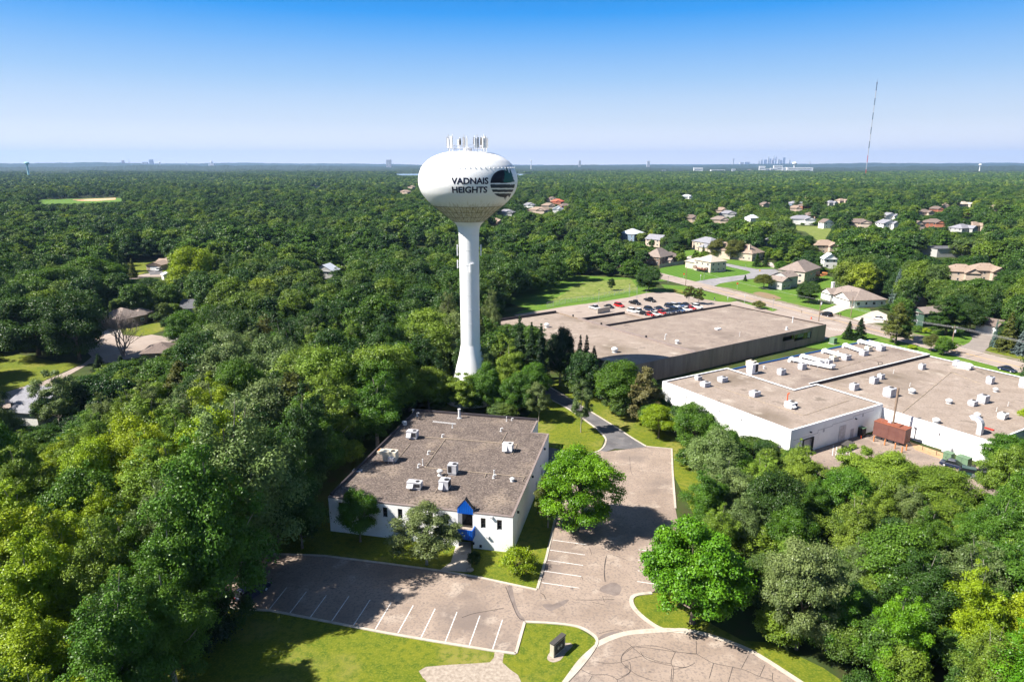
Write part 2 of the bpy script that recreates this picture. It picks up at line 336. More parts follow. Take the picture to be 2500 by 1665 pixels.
def curb(pts, w=.35, h=.14, k=4, z0=0.0):
    pts = smooth_open(pts, k) if k else [Vector(p[:2]) for p in pts]
    rb = ribbon_pts(pts, -w / 2, w / 2); mb = MB()
    for (a, b), (c, d) in zip(rb[:-1], rb[1:]):
        mb.add([(a.x, a.y, z0), (b.x, b.y, z0), (b.x, b.y, h), (a.x, a.y, h), (c.x, c.y, z0), (d.x, d.y, z0), (d.x, d.y, h), (c.x, c.y, h)],
               [(3, 2, 6, 7), (0, 3, 7, 4), (2, 1, 5, 6)])
    return tag(mb.build('curb', 'concrete'), kind='structure')
def strip(mb, pts, w, z, k=0):
    pts = smooth_open(pts, k) if k else [Vector(p[:2]) for p in pts]
    rb = ribbon_pts(pts, -w / 2, w / 2)
    for (a, b), (c, d) in zip(rb[:-1], rb[1:]): mb.quad((b.x, b.y, z), (a.x, a.y, z), (c.x, c.y, z), (d.x, d.y, z))
def px(f, *pts, z=0.0): return [P(*f(*p), z) for p in pts]

# ------------------------------------------------------------------ the ground
def ground():
    v = []; f = []; rr = [0, 40, 80, 120, 170, 230, 300, 400, 550, 800, 1200, 1800, 2800, 4500, 7500, 12000, 18000, 26000]; n = 72
    for r in rr:
        for i in range(n):
            t = 2 * math.pi * i / n; v.append((r * math.cos(t), r * math.sin(t), 0))
    for j in range(len(rr) - 1):
        for i in range(n):
            q = (j * n + i, j * n + (i + 1) % n, (j + 1) * n + (i + 1) % n, (j + 1) * n + i); f.append(q[::-1])
    me = bpy.data.meshes.new('ground'); me.from_pydata(v, [], f); me.materials.append(M['ground'])
    o = bpy.data.objects.new('ground', me); C.objects.link(o); tag(o, kind='structure')
ground()
# ------------------------------------------------------------------ lawns, lots and roads
TWR = P(1151, 975)                          # centre of the water tower
sheet('lawn', px(R7, (-150, 120), (500, 150), (900, 200), (1240, 245), (1500, 290), (1858, 364)) + px(R8, (28, 1060), (75, 900), (105, 770), (120, 700), (165, 480), (60, 330)) + px(R3, (1762, 1250), (105, 1000), (-300, 1000)), .03, 'lawn', None)
sheet('lawn', px(R7, (-900, 400), (-100, 470), (160, 500), (880, 640), (1600, 760), (1725, 775), (1790, 570), (2110, 600), (2245, 690), (2130, 870), (2050, 955)) + [P(1200, 1900), P(0, 1900)], .035, 'lawn', None)
sheet('lawn', px(R8, (60, 40), (180, 100), (320, 200), (387, 262), (362, 330), (215, 372), (60, 332)) + px(R8, (-30, 150)), .05, 'lawn', .5)
sheet('lawn', px(R8, (100, -30), (230, 72), (420, 188), (610, 308), (745, 320), (760, 470), (877, 700), (1200, 500), (900, 250), (600, 150), (300, 0), (140, -60)), .028, 'lawn', None)
sheet('lawn', px(B4, (95, 750), (110, 718), (215, 700), (420, 700), (560, 880), (740, 975), (900, 985), (1000, 1035), (1200, 1130), (1420, 1280), (1330, 1400), (1200, 1300), (1000, 1170), (860, 1080), (740, 1015), (560, 950), (400, 915), (300, 920), (215, 880), (130, 810)), .03, 'lawn', None)
# the lots in front: one asphalt surface with its outline from the kerbs
lot = px(R7, (-150, 480), (160, 500), (880, 640), (1600, 760), (1725, 775), (1782, 572), (1800, 566), (2110, 600), (2200, 640), (2245, 690), (2238, 730), (2130, 870), (2050, 955)) + \
      [P(1380, 1700), P(1380, 1900), P(2300, 1900)] + px(B4, (1200, 1300), (1070, 1213), (1000, 1170), (860, 1080), (740, 1015), (560, 950), (400, 915), (300, 920), (215, 880), (130, 810), (97, 755), (110, 718), (215, 700)) + \
      px(B4, (420, 560)) + px(R8, (765, 640), (750, 445), (745, 322), (610, 310), (395, 335), (362, 330), (215, 370), (215, 400), (165, 480), (120, 700), (105, 770), (75, 900), (26, 1070)) + \
      px(R7, (1860, 368), (1500, 290), (1240, 245), (900, 200), (500, 150), (-100, 130))
sheet('parking_lot', lot, .06, 'asphalt', .6)
sheet('driveway', px(R8, (-30, 290), (180, 330), (215, 370), (215, 400), (165, 480), (120, 560), (-60, 560)), .066, 'dark_asphalt', .3)
sheet('road', px(R8, (395, 335), (362, 330), (390, 290), (385, 255), (320, 195), (180, 100), (60, 40), (20, -40), (-20, -90), (10, -110), (60, -70), (100, 0), (230, 75), (420, 190), (610, 310), (500, 322), (440, 320)), .07, 'dark_asphalt', .8)
sheet('patio', px(T2, (750, 1300), (820, 1275), (920, 1290), (900, 1330), (800, 1340)), .05, 'concrete')
# kerbs
curb(px(R7, (-150, 480), (160, 500), (520, 570), (880, 640), (1240, 702), (1600, 760), (1725, 775)), k=0)
curb(px(R7, (1725, 775), (1782, 572)), k=0)
curb(px(R7, (1782, 572), (1950, 580), (2110, 600), (2200, 640), (2245, 690), (2215, 760), (2130, 870), (2050, 955)))
curb(px(R7, (-150, 125), (500, 150), (900, 200), (1240, 245), (1500, 290), (1860, 368)), k=0)
curb(px(R8, (26, 1070), (75, 900), (105, 770), (120, 700)), k=0)
curb(px(R8, (215, 366), (300, 350), (362, 328), (390, 290), (385, 255), (320, 195), (180, 100), (60, 40)))
curb(px(R8, (60, -30), (230, 72), (420, 188), (530, 260), (610, 308)))
curb(px(R8, (610, 308), (745, 320), (750, 445), (765, 640)), k=0)
curb(px(B4, (215, 702), (120, 715), (97, 752), (130, 810), (215, 880), (300, 918), (400, 915), (560, 950), (740, 1015), (860, 1080), (1000, 1170), (1100, 1235)), w=.55)
mb = MB(); strip(mb, px(R8, (345, 1368), (400, 1340), (480, 1312), (560, 1300), (720, 1290), (830, 1300)), .8, .07, 4)
strip(mb, px(R8, (150, 1600), (200, 1530), (260, 1450), (330, 1385), (350, 1366)), .55, .072, 4)
tag(mb.build('concrete_gutter', 'concrete'), kind='structure')
# painted bays
mb = MB()
for a, b in (((1120, 672), (1210, 487)), ((1275, 697), (1350, 508)), ((1428, 722), (1496, 532)), ((1578, 745), (1640, 558)), ((972, 643), (1070, 466)), ((828, 618), (928, 448)), ((685, 598), (795, 430)), ((545, 573), (660, 407)), ((410, 546), (515, 402)), ((278, 520), (388, 378)), ((150, 492), (262, 352))):
    strip(mb, px(R7, a, b), .12, .068)
for a, b in (((108, 808), (290, 833)), ((95, 862), (282, 888)), ((82, 916), (271, 944)), ((62, 974), (262, 1003)), ((50, 1036), (250, 1065)), ((568, 860), (690, 875)), ((565, 915), (690, 932)), ((563, 972), (690, 990)), ((561, 1030), (690, 1048))):
    strip(mb, px(R8, a, b), .12, .068)
for k in range(6): strip(mb, px(S6, (165 + k * 38, 600 + k * 12), (150 + k * 36, 720 + k * 14)), .12, .068)
tag(mb.build('painted_bay_lines', 'paint'), kind='structure')
mb = MB()
for pl in (((510, 1360), (550, 1395), (590, 1425), (680, 1460), (742, 1470)), ((355, 1310), (400, 1297), (455, 1288), (495, 1303)), ((475, 1455), (482, 1425), (520, 1395), (560, 1378), (650, 1375), (740, 1395), (765, 1405), (877, 1420)),
           ((340, 1460), (400, 1468), (470, 1462), (540, 1440), (590, 1428)), ((520, 1460), (525, 1510), (490, 1540), (450, 1555)), ((742, 1470), (755, 1500), (750, 1568)), ((765, 1407), (745, 1450), (742, 1470)), ((755, 1500), (820, 1490), (870, 1466)),
           ((260, 1500), (320, 1528), (400, 1530), (450, 1552), (455, 1568)), ((395, 893), (385, 950), (390, 1030)), ((430, 888), (500, 912)), ((520, 360), (525, 430), (535, 460)), ((318, 1140), (388, 1156)), ((305, 850), (318, 888)), ((375, 1110), (430, 1112)), ((375, 1110), (385, 1140)),
           ((262, 1000), (268, 1020)), ((370, 850), (412, 874)), ((320, 1535), (300, 1568)), ((525, 1505), (560, 1530), (640, 1560))):
    strip(mb, px(R8, *pl), .065, .0635, 4)
for pl in (((470, 975), (472, 1050)), ((350, 1040), (330, 1085)), ((370, 1130), (420, 1125), (460, 1105)), ((770, 1060), (730, 1135)), ((680, 1128), (655, 1213)), ((470, 1050), (520, 1080), (570, 1105), (680, 1128), (750, 1145), (835, 1182), (900, 1200), (920, 1213)), ((865, 1115), (835, 1182)), ((570, 1105), (545, 1192)), ((330, 1135), (325, 1213)), ((910, 1160), (908, 1200)), ((100, 1010), (200, 1018), (350, 1040), (470, 1050)), ((100, 1010), (50, 1050), (40, 1100), (90, 1150), (40, 1185)), ((150, 1040), (190, 1085), (330, 1120), (400, 1130))):
    strip(mb, px(B4, *pl), .07, .064, 4)
for pl in (((1380, 545), (1450, 520), (1560, 500), (1650, 483)), ((1880, 385), (1905, 400), (1915, 425)), ((2305, 150), (2290, 250), (2296, 315)), ((2110, 430), (2200, 432), (2355, 428)), ((1660, 345), (1670, 370), (1700, 450), (1740, 540), (1780, 560))):
    strip(mb, px(R7, *pl), .1, .065, 3)
tag(mb.build('sealed_cracks', 'crack'), kind='structure')
for q, pl in enumerate((((1895, 465), (1920, 455), (1960, 460), (2000, 445), (2050, 428), (2065, 435), (2030, 465), (1975, 490), (1950, 503), (1920, 490)), ((2270, 350), (2310, 330), (2355, 320), (2400, 350), (2380, 400), (2320, 395), (2265, 375)))):
    sheet('asphalt_patch', px(R7, *pl), .0625, 'patch', None, 3)
sheet('asphalt_patch', px(R7, (1672, 345), (1700, 342), (1712, 400), (1740, 500), (1785, 560), (1760, 566), (1722, 510), (1690, 430)), .0626, 'patch', None, 2)
sheet('asphalt_patch', px(R8, (368, 1352), (360, 1325), (420, 1300), (490, 1298), (500, 1308), (440, 1325)), .0627, 'patch', None, 2)
sheet('gravel_path', px(R7, (1590, 765), (1650, 772), (1640, 830), (1690, 875), (1740, 910), (1760, 955), (1700, 1150), (1250, 1050), (1130, 925), (1105, 885), (1150, 858), (1290, 845), (1480, 835), (1560, 828), (1585, 800)), .045, 'gravel', None)
sheet('sign_bed', px(R8, (80, 1430), (100, 1400), (150, 1365), (200, 1358), (215, 1375), (180, 1410), (150, 1450), (110, 1462), (82, 1450)), .05, 'gravel', None, 2)
sheet('walkway', px(R7, (1350, 60), (1440, 60), (1440, 180), (1440, 255), (1240, 240), (1310, 190)), .05, 'concrete', None)
# brown building: lot behind it, verge and the roads beyond
ctr = [P(*S1(750, 895)), P(*S3(2000, 1085))]
rd = (ctr[1] - ctr[0]).normalized(); rn = Vector((-rd.y, rd.x, 0))
RW = 5.6
rp = lambda s, o: ctr[0] + rd * s + rn * o
road_poly = [rp(-160, -RW), rp(360, -RW), rp(360, RW), rp(-160, RW)]
sheet('lawn', [rp(-20, 0), rp(-20, -22), rp(8, -22), rp(30, -14), rp(42, -5), rp(200, -5), rp(400, -5), rp(400, -22), rp(120, -28), rp(95, -45), rp(90, -80), rp(0, -100), rp(-40, -105), rp(-60, -50)], .03, 'lawn2', None)
sheet('parking_lot', px(S4, (-700, 500), (0, 385), (460, 325), (880, 258), (1110, 200), (1300, 185), (1500, 197), (1620, 230), (1800, 260), (1940, 292), (2100, 318), (2240, 328), (2355, 312)) + px(F7, (-50, 475), (0, 455), (400, 560), (640, 620), (660, 640), (600, 700), (500, 720), (450, 745)) + px(S4, (1500, 700), (0, 900), (-500, 600)), .06, 'road', None)
sheet('lawn', px(S1, (190, 870), (520, 890), (640, 925), (800, 965), (1060, 1020), (1200, 1070), (1232, 1093), (1020, 1100), (820, 1078), (650, 1000), (480, 985), (270, 950)), .075, 'lawn2', .3)
sheet('road', road_poly, .09, 'road', 2.0)
mb = MB(); strip(mb, [rp(-160, -RW + .5), rp(15, -RW + .5)], .12, .095); strip(mb, [rp(50, -RW + .5), rp(360, -RW + .5)], .12, .095)
strip(mb, [rp(-160, RW - .5), rp(-16, RW - .5)], .12, .095); strip(mb, [rp(2, RW - .5), rp(360, RW - .5)], .12, .095)
for k in range(6): strip(mb, px(F7, (470 + k * 28, 628 + k * 4), (500 + k * 28, 650 + k * 4)), .12, .07)
tag(mb.build('road_edge_lines', 'paint'), kind='structure')
mb = MB(); strip(mb, [rp(0, -.15), rp(360, -.15)], .13, .096); strip(mb, [rp(0, .15), rp(360, .15)], .13, .096)
tag(mb.build('road_centre_lines', 'ypaint'), kind='structure')
mb = MB()
for a, b, o0, o1 in ((20, 24, -3, -2), (60, 64, 2, -2), (90, 90, -5, 5), (112, 122, -2.4, -1.8), (130, 131, 5, -5), (150, 165, -2.2, -2.6), (40, 41, -5, 0), (170, 220, -2.5, -2.0), (75, 100, -1.6, -2.1)): strip(mb, [rp(a, o0), rp(b, o1)], .22, .092)
tag(mb.build('road_cracks', 'crack'), kind='structure')
sheet('verge', [rp(2, RW), rp(360, RW), rp(360, RW + 3.2), rp(8, RW + 3.2)], .055, 'verge', .5)
side = px(S1, (600, 840), (860, 795), (1100, 765), (1340, 735), (1415, 712), (1400, 690), (1200, 645), (1030, 605), (960, 590), (1000, 565), (1250, 615), (1500, 660), (1750, 660), (1850, 700), (1600, 770), (1440, 790), (1300, 805), (1000, 855), (900, 900))
sheet('side_road', side, .085, 'side_road', 1.5)
sheet('lawn', px(S1, (190, 745), (100, 700), (200, 640), (490, 600), (1030, 610), (1200, 645), (1400, 690), (1410, 712), (1340, 735), (1100, 765), (860, 795), (640, 828)), .05, 'mown', .5)
sheet('lawn', px(S1, (920, 885), (1000, 855), (1300, 805), (1440, 795), (1700, 820)) + px(S2, (0, 780), (400, 700), (850, 560), (1150, 640), (800, 1000), (1090, 1130), (1000, 1170), (800, 1240)) + px(S1, (2355, 1220), (1600, 1060), (1200, 950)), .05, 'lawn2', .5)
sheet('lawn', px(S1, (400, 400), (630, 390), (1050, 520), (1500, 560), (1745, 600), (1740, 655), (1500, 655), (1250, 612), (1040, 560), (700, 490), (480, 480)), .04, 'lawn2', .5)
sheet('lawn', px(S2, (1100, 1290), (1440, 1190), (1750, 1210), (1780, 1260), (1600, 1340), (1420, 1385), (1250, 1395)), .05, 'lawn2', .5)
sheet('lawn', px(S3, (560, 600), (1100, 560), (1500, 610), (1530, 700), (1480, 760), (1380, 810), (1200, 790), (740, 660)), .05, 'lawn2', .5)
sheet('lawn', px(S3, (1730, 880), (1830, 830), (2355, 960), (2355, 1090), (2000, 990)), .05, 'lawn', .5)
sheet('lawn', px(S4, (-700, 480), (-250, 330), (0, 290), (460, 240), (900, 170), (1110, 195), (880, 262), (460, 325), (0, 385), (-400, 470)), .05, 'lawn2', .5)
sheet('meadow', px(S4, (-250, 330), (0, 200), (150, 70), (500, 30), (900, 10), (1000, 150), (900, 172), (460, 240), (0, 292)), .045, 'meadow', .5)
sheet('meadow', px(F6, (380, 1250), (800, 1255), (760, 1300), (700, 1400), (560, 1300), (450, 1280)), .05, 'meadow', 2)
sheet('bare_patch', px(S1, (1450, 985), (1550, 970), (1700, 1000), (1830, 1050), (1800, 1070), (1650, 1060), (1500, 1010)), .056, 'soil', None, 3)
sheet('driveway', px(S2, (820, 1250), (1130, 1130), (1460, 1190), (1300, 1220), (1060, 1310), (1040, 1290)), .062, 'driveway', .5)
sheet('driveway', px(S2, (1420, 1400), (1600, 1340), (1780, 1260), (1900, 1240), (2100, 1330), (2100, 1480), (1850, 1480), (1650, 1500), (1550, 1440)), .062, 'driveway', .5)
sheet('driveway', px(S3, (1490, 620), (1620, 590), (1900, 640), (1800, 760), (1790, 830), (1720, 900), (1650, 950), (1320, 880), (1340, 830), (1480, 760), (1530, 700)), .062, 'drive2', .5)
sheet('driveway', px(S1, (490, 500), (620, 470), (640, 500), (560, 540), (480, 535)), .058, 'driveway', .5)
sheet('driveway', px(S1, (1580, 590), (1700, 565), (1745, 610), (1735, 640), (1640, 625)), .058, 'driveway', .5)
# yard between the brown building and the white one, and the service yard in front of the white one
sheet('service_yard', px(S6, (-120, 600), (400, 470), (640, 480), (1000, 560), (1500, 760), (1800, 830), (1900, 860), (2400, 1000), (2400, 1250), (1500, 1250), (-100, 1100)), .06, 'asphalt', 1.0)
sheet('mulch_bed', px(S6, (1040, 560), (1450, 700), (1560, 760), (1560, 800), (1400, 760), (1100, 650)), .066, 'mulch', None)
# roads and clearings on the left
sheet('road', px(L2, (-60, 1200), (-60, 1090), (150, 1020), (290, 985), (470, 910), (600, 850), (660, 800), (600, 740), (640, 650), (740, 640), (870, 640), (1010, 655), (1090, 640), (1190, 655), (1240, 690), (1160, 730), (1050, 745), (1000, 805), (920, 815), (820, 840), (640, 850), (480, 940), (300, 1050), (60, 1170)), .08, 'road', 1.0)
sheet('lawn', px(L2, (-200, 800), (0, 770), (200, 790), (420, 840), (590, 850), (460, 905), (290, 980), (150, 1015), (-60, 1085), (-200, 1100)), .05, 'lawn', .5)
sheet('lawn', px(L2, (870, 605), (1010, 565), (1150, 555), (1200, 600), (1100, 636), (1010, 650), (880, 640)), .05, 'lawn', .5)
sheet('driveway', px(L2, (730, 630), (780, 600), (870, 605), (880, 640), (740, 640)), .085, 'driveway', .5)
sheet('lawn', px(L2, (1170, 730), (1240, 700), (1430, 680), (1420, 720), (1280, 750), (1180, 745)), .05, 'lawn', .5)
sheet('driveway', px(L2, (1190, 655), (1380, 630), (1420, 655), (1240, 690)), .085, 'drive2', .5)
sheet('lawn', px(L2, (810, 290), (900, 250), (1000, 250), (900, 300)), .05, 'lawn', .5)
sheet('lawn', px(L2, (900, 130), (1000, 110), (1260, 120), (1280, 200), (1160, 210), (1080, 180), (930, 240)), .05, 'lawn', .5)
sheet('road', px(L2, (700, 300), (900, 320), (890, 345), (740, 345)), .08, 'road', .5)
sheet('road', px(L2, (760, 240), (920, 222), (1080, 200), (1300, 205), (1300, 225), (1080, 225), (930, 245), (780, 262)), .08, 'road', .5)
sheet('driveway', px(L2, (1060, 175), (1160, 175), (1180, 205), (1080, 212)), .085, 'dark_asphalt', .3)
sheet('lawn', px(L2, (170, 150), (330, 120), (380, 150), (330, 170)), .05, 'lawn', .5)
sheet('lawn', px(F8, (420, 590), (440, 555), (900, 545), (1330, 535), (1400, 540), (1400, 575), (1000, 600), (600, 620)), .05, 'lawn2', 8)
sheet('infield', px(F8, (830, 556), (1100, 545), (1330, 535), (1330, 555), (1130, 570), (900, 570)), .12, 'clay', None)
sheet('lake', [Vector((x, y, 0)) for x, y in ((-690, 3500), (-300, 3450), (110, 3550), (140, 4000), (-300, 4250), (-760, 4150))], .3, 'water', 5)

# ------------------------------------------------------------------ the water tower
TO_CAM = math.atan2(-TWR.y, -TWR.x)          # azimuth from the tower to the camera
def prof_pt(y, hw): a = PY(1142, y, TWR.y); b = PY(1142 + hw, y, TWR.y); return (b.x - a.x, a.z)
t1 = lambda y, hw: prof_pt(300 + y / 6.031, hw / 6.031)
t2 = lambda y, hw: prof_pt(540 + y / 3.563, hw / 3.563)
bowl = [t1(*q) for q in ((1215, 523), (1180, 560), (1150, 590), (1080, 648), (1020, 688), (950, 716), (900, 727), (850, 730), (800, 727), (750, 717), (700, 700), (640, 670), (590, 628), (550, 585), (500, 508), (470, 435), (450, 375), (436, 310), (422, 215))]
bowl.append((.01, bowl[-1][1] + .12))
def resample(pf, n):
    pts = [Vector(p) for p in pf]; out = []
    sm = smooth_open(pts, 4); return [(p.x, p.y) for p in sm]
bowl_s = resample(bowl, 0)
cone = [t1(*q) for q in ((1447, 237), (1376, 325), (1300, 412), (1215, 523))]
stem = [t2(*q) for q in ((1065, 83.5), (800, 83.5), (500, 85), (140, 88), (110, 89.5), (70, 93.5), (40, 103), (20, 118), (0, 140))] + [cone[0]]
bell = [(stem[0][0] * k, z) for k, z in ((2.75, 0), (2.6, .6), (2.4, 1.6), (2.12, 3.4), (1.8, 5.6), (1.45, 8.2), (1.22, 10.1), (1.08, 11.6))] 
zb = stem[0][1]; bell = [(r, z * (zb / 12.6)) for r, z in bell] + [stem[0]]
tw = thing('water_tower', 'tall white town water tower with rounded tank and rust streaked cone', 'water tower', TWR)
M['cone_stain'] = None
def stain_mat():
    m = mat('grimy_tank_cone', (.70, .68, .62), .6); N = m.node_tree.nodes; L = m.node_tree.links; b = N['Principled BSDF']
    at = N.new('ShaderNodeAttribute'); at.attribute_name = 'wrap'     # x = angle round the tower, y = height
    mp = N.new('ShaderNodeMapping'); mp.inputs['Scale'].default_value = (1.0, .05, 1); L.new(at.outputs['Vector'], mp.inputs[0])
    n = N.new('ShaderNodeTexNoise'); n.inputs['Scale'].default_value = 26; n.inputs['Detail'].default_value = 7; n.inputs['Roughness'].default_value = .75; L.new(mp.outputs[0], n.inputs['Vector'])
    r = N.new('ShaderNodeValToRGB'); e = r.color_ramp.elements; e[0].position = .33; e[0].color = (.14, .11, .06, 1); e[1].position = .60; e[1].color = (.74, .72, .66, 1)
    q = e.new(.46); q.color = (.46, .41, .28, 1); L.new(n.outputs['Fac'], r.inputs[0])
    n2 = N.new('ShaderNodeTexNoise'); n2.inputs['Scale'].default_value = 5; n2.inputs['Detail'].default_value = 4; L.new(at.outputs['Vector'], n2.inputs['Vector'])
    mx = N.new('ShaderNodeMix'); mx.data_type = 'RGBA'; mx.inputs['B'].default_value = (.30, .24, .10, 1)
    mr = N.new('ShaderNodeMapRange'); mr.inputs['From Min'].default_value = .4; mr.inputs['From Max'].default_value = .7; mr.inputs['To Max'].default_value = .35; L.new(n2.outputs[0], mr.inputs[0])
    L.new(mr.outputs[0], mx.inputs['Factor']); L.new(r.outputs[0], mx.inputs['A']); L.new(mx.outputs['Result'], b.inputs['Base Color'])
    return m
def bowl_mat():
    m = mat('tank_bowl_paint', (.80, .80, .80), .42, spec=.4); N = m.node_tree.nodes; L = m.node_tree.links; b = N['Principled BSDF']
    at = N.new('ShaderNodeAttribute'); at.attribute_name = 'wrap'
    mp = N.new('ShaderNodeMapping'); mp.inputs['Scale'].default_value = (1.0, .04, 1); L.new(at.outputs['Vector'], mp.inputs[0])
    n = N.new('ShaderNodeTexNoise'); n.inputs['Scale'].default_value = 22; n.inputs['Detail'].default_value = 6; n.inputs['Roughness'].default_value = .7; L.new(mp.outputs[0], n.inputs['Vector'])
    sx = N.new('ShaderNodeSeparateXYZ'); L.new(at.outputs['Vector'], sx.inputs[0])
    z0 = bowl[0][1]; mr = N.new('ShaderNodeMapRange'); mr.inputs['From Min'].default_value = z0; mr.inputs['From Max'].default_value = z0 + 2.6; mr.inputs['To Min'].default_value = .62; mr.inputs['To Max'].default_value = .18
    L.new(sx.outputs['Y'], mr.inputs[0])
    lt = N.new('ShaderNodeMath'); lt.operation = 'SUBTRACT'; L.new(mr.outputs[0], lt.inputs[0]); L.new(n.outputs['Fac'], lt.inputs[1])
    m2 = N.new('ShaderNodeMapRange'); m2.inputs['From Min'].default_value = -.05; m2.inputs['From Max'].default_value = .22; m2.inputs['To Max'].default_value = .75; L.new(lt.outputs[0], m2.inputs[0])
    mx = N.new('ShaderNodeMix'); mx.data_type = 'RGBA'; mx.inputs['A'].default_value = (.80, .80, .80, 1); mx.inputs['B'].default_value = (.33, .29, .18, 1)
    L.new(m2.outputs[0], mx.inputs['Factor']); L.new(mx.outputs['Result'], b.inputs['Base Color'])
    return m
M['cone_stain'] = stain_mat(); M['bowl'] = bowl_mat()
def lathe_part(name, prof, mt, n=96, parent=tw):
    mb = MB(); mb.lathe(prof, n); mb.f = mb.f[:-2]; mb.m = mb.m[:-2]; o = mb.build(name, mt, parent, True)
    me = o.data; at = me.attributes.new('wrap', 'FLOAT_VECTOR', 'CORNER'); vals = []
    for l in me.loops:
        v = me.vertices[l.vertex_index].co; a = math.atan2(v.y, v.x)
        vals.append((a, v.z))
    arr = []
    for p in me.polygons:
        idx = list(p.loop_indices); aa = [vals[i][0] for i in idx]
        if max(aa) - min(aa) > 3: aa = [x + 2 * math.pi if x < 0 else x for x in aa]
        for i, x in zip(idx, aa): arr += [x, vals[i][1], 0]
    at.data.foreach_set('vector', arr)
    return o
lathe_part('tank', bowl_s, 'bowl'); lathe_part('tank_cone', resample(cone, 0), 'cone_stain')
lathe_part('stem', resample(stem, 0), 'tank'); lathe_part('base', resample(bell, 0), 'tank')
def tank_r(z):
    for (r0, z0), (r1, z1) in zip(bowl_s[:-1], bowl_s[1:]):
        if z0 <= z <= z1: return r0 + (r1 - r0) * (z - z0) / (z1 - z0 + 1e-9)
    return bowl_s[0][0]
def on_tank(th, z, off=.035):
    r = tank_r(z) + off; a = TO_CAM + th; return Vector((r * math.cos(a), r * math.sin(a), z))
# weld seams: thin rings and ribs
mb = MB()
def ring(mb, r, z, t=.05, n=64):
    ps = [(r * math.cos(2 * math.pi * i / n), r * math.sin(2 * math.pi * i / n), z) for i in range(n)]
    for i in range(n): mb.tube(ps[i], ps[(i + 1) % n], t, n=4, caps=False)
for r, z in cone: ring(mb, r, z, .05)
for k in range(36):
    a = 2 * math.pi * k / 36
    for (r0, z0), (r1, z1) in zip(cone[:-1], cone[1:]): mb.tube((r0 * math.cos(a), r0 * math.sin(a), z0), (r1 * math.cos(a), r1 * math.sin(a), z1), .035, n=4, caps=False)
mb.build('cone_seams', 'sign_dark', tw)
mb = MB()
for y, hw in ((700, 0),): pass
for z in (stem[4][1] - .3, stem[5][1]): ring(mb, .02 + [s[0] for s in stem if s[1] <= z + .4][-1], z, .03)
for k in range(7): zz = zb + (stem[3][1] - zb) * (k + .5) / 7.3; ring(mb, stem[1][0] + (.02 if k < 5 else .06), zz, .025)
mb.build('stem_seams', 'tank', tw)
mb = MB(); zr = t1(660, 0)[1]
for k in range(60):
    a = 2 * math.pi * k / 60; r = tank_r(zr) + .1; mb.cbox((r * math.cos(a), r * math.sin(a)), (.22, .12), zr - .07, zr + .09, rot=a)
mb.build('tank_studs', 'tank', tw)
# lettering wrapped round the tank
def word(txt, x0, x1, y0, y1):
    cu = bpy.data.curves.new('t', 'FONT'); cu.body = txt; cu.size = 1; cu.offset = .032; cu.resolution_u = 4
    ob = bpy.data.objects.new('t', cu); C.objects.link(ob); dg = bpy.context.evaluated_depsgraph_get()
    me = bpy.data.meshes.new_from_object(ob.evaluated_get(dg)); bpy.data.objects.remove(ob)
    bm = bmesh.new(); bm.from_mesh(me); bmesh.ops.triangulate(bm, faces=bm.faces); 
    for _ in range(2): bmesh.ops.subdivide_edges(bm, edges=[e for e in bm.edges if e.calc_length() > .25], cuts=1)
    bmesh.ops.triangulate(bm, faces=bm.faces)
    xs = [v.co.x for v in bm.verts]; ys = [v.co.y for v in bm.verts]; a0, a1, b0, b1 = min(xs), max(xs), min(ys), max(ys)
    zz_ = t1((y0 + y1) / 2, 0)[1]
    def th_at(x):
        lo_, hi_ = -1.2, 1.2
        for _ in range(40):
            md_ = (lo_ + hi_) / 2; q_ = on_tank(md_, zz_) + TWR; xx_ = (PR(q_.x, q_.y, q_.z)[0] - 980) * 6.031
            if xx_ < x: lo_ = md_
            else: hi_ = md_
        return lo_
    th0 = th_at(x0); th1 = th_at(x1); z0 = t1(y1, 0)[1]; z1 = t1(y0, 0)[1]
    for v in bm.verts:
        v.co = on_tank(th0 + (th1 - th0) * (v.co.x - a0) / (a1 - a0), z0 + (z1 - z0) * (v.co.y - b0) / (b1 - b0))
    bm.to_mesh(me); bm.free(); me.materials.clear(); me.materials.append(M['letters']); me.name = 'lettering'
    o = bpy.data.objects.new('lettering', me); C.objects.link(o); o.parent = tw
word('VADNAIS', 735, 1282, 795, 887); word('HEIGHTS', 745, 1266, 918, 1008)
# the round emblem with its trees, painted on the curved side
def inpoly(x, y, pl):
    c = False; n = len(pl)
    for i in range(n):
        (x1, y1), (x2, y2) = pl[i], pl[i - 1]
        if (y1 > y) != (y2 > y) and x < (x2 - x1) * (y - y1) / (y2 - y1) + x1: c = not c
    return c
TREE = [(1498, 888), (1508, 862), (1500, 850), (1522, 812), (1512, 800), (1526, 765), (1518, 725), (1512, 680), (1530, 706), (1548, 742), (1556, 736), (1545, 690), (1538, 640), (1556, 672), (1572, 704), (1584, 742), (1596, 736), (1592, 700), (1600, 678), (1616, 720), (1640, 778), (1634, 784), (1652, 815), (1648, 824), (1668, 862), (1664, 870), (1630, 874), (1600, 884)]
REFL = [[(1500, 1050), (1514, 1132), (1526, 1098), (1534, 1108), (1524, 1152), (1540, 1118), (1562, 1050)], [(1560, 1040), (1586, 1104), (1606, 1070), (1624, 1030)]]
mb = MB(); nu, nv = 150, 130; tha, thb = R(25), R(84); za, zb2 = t1(1160, 0)[1], t1(630, 0)[1]
cols = {}
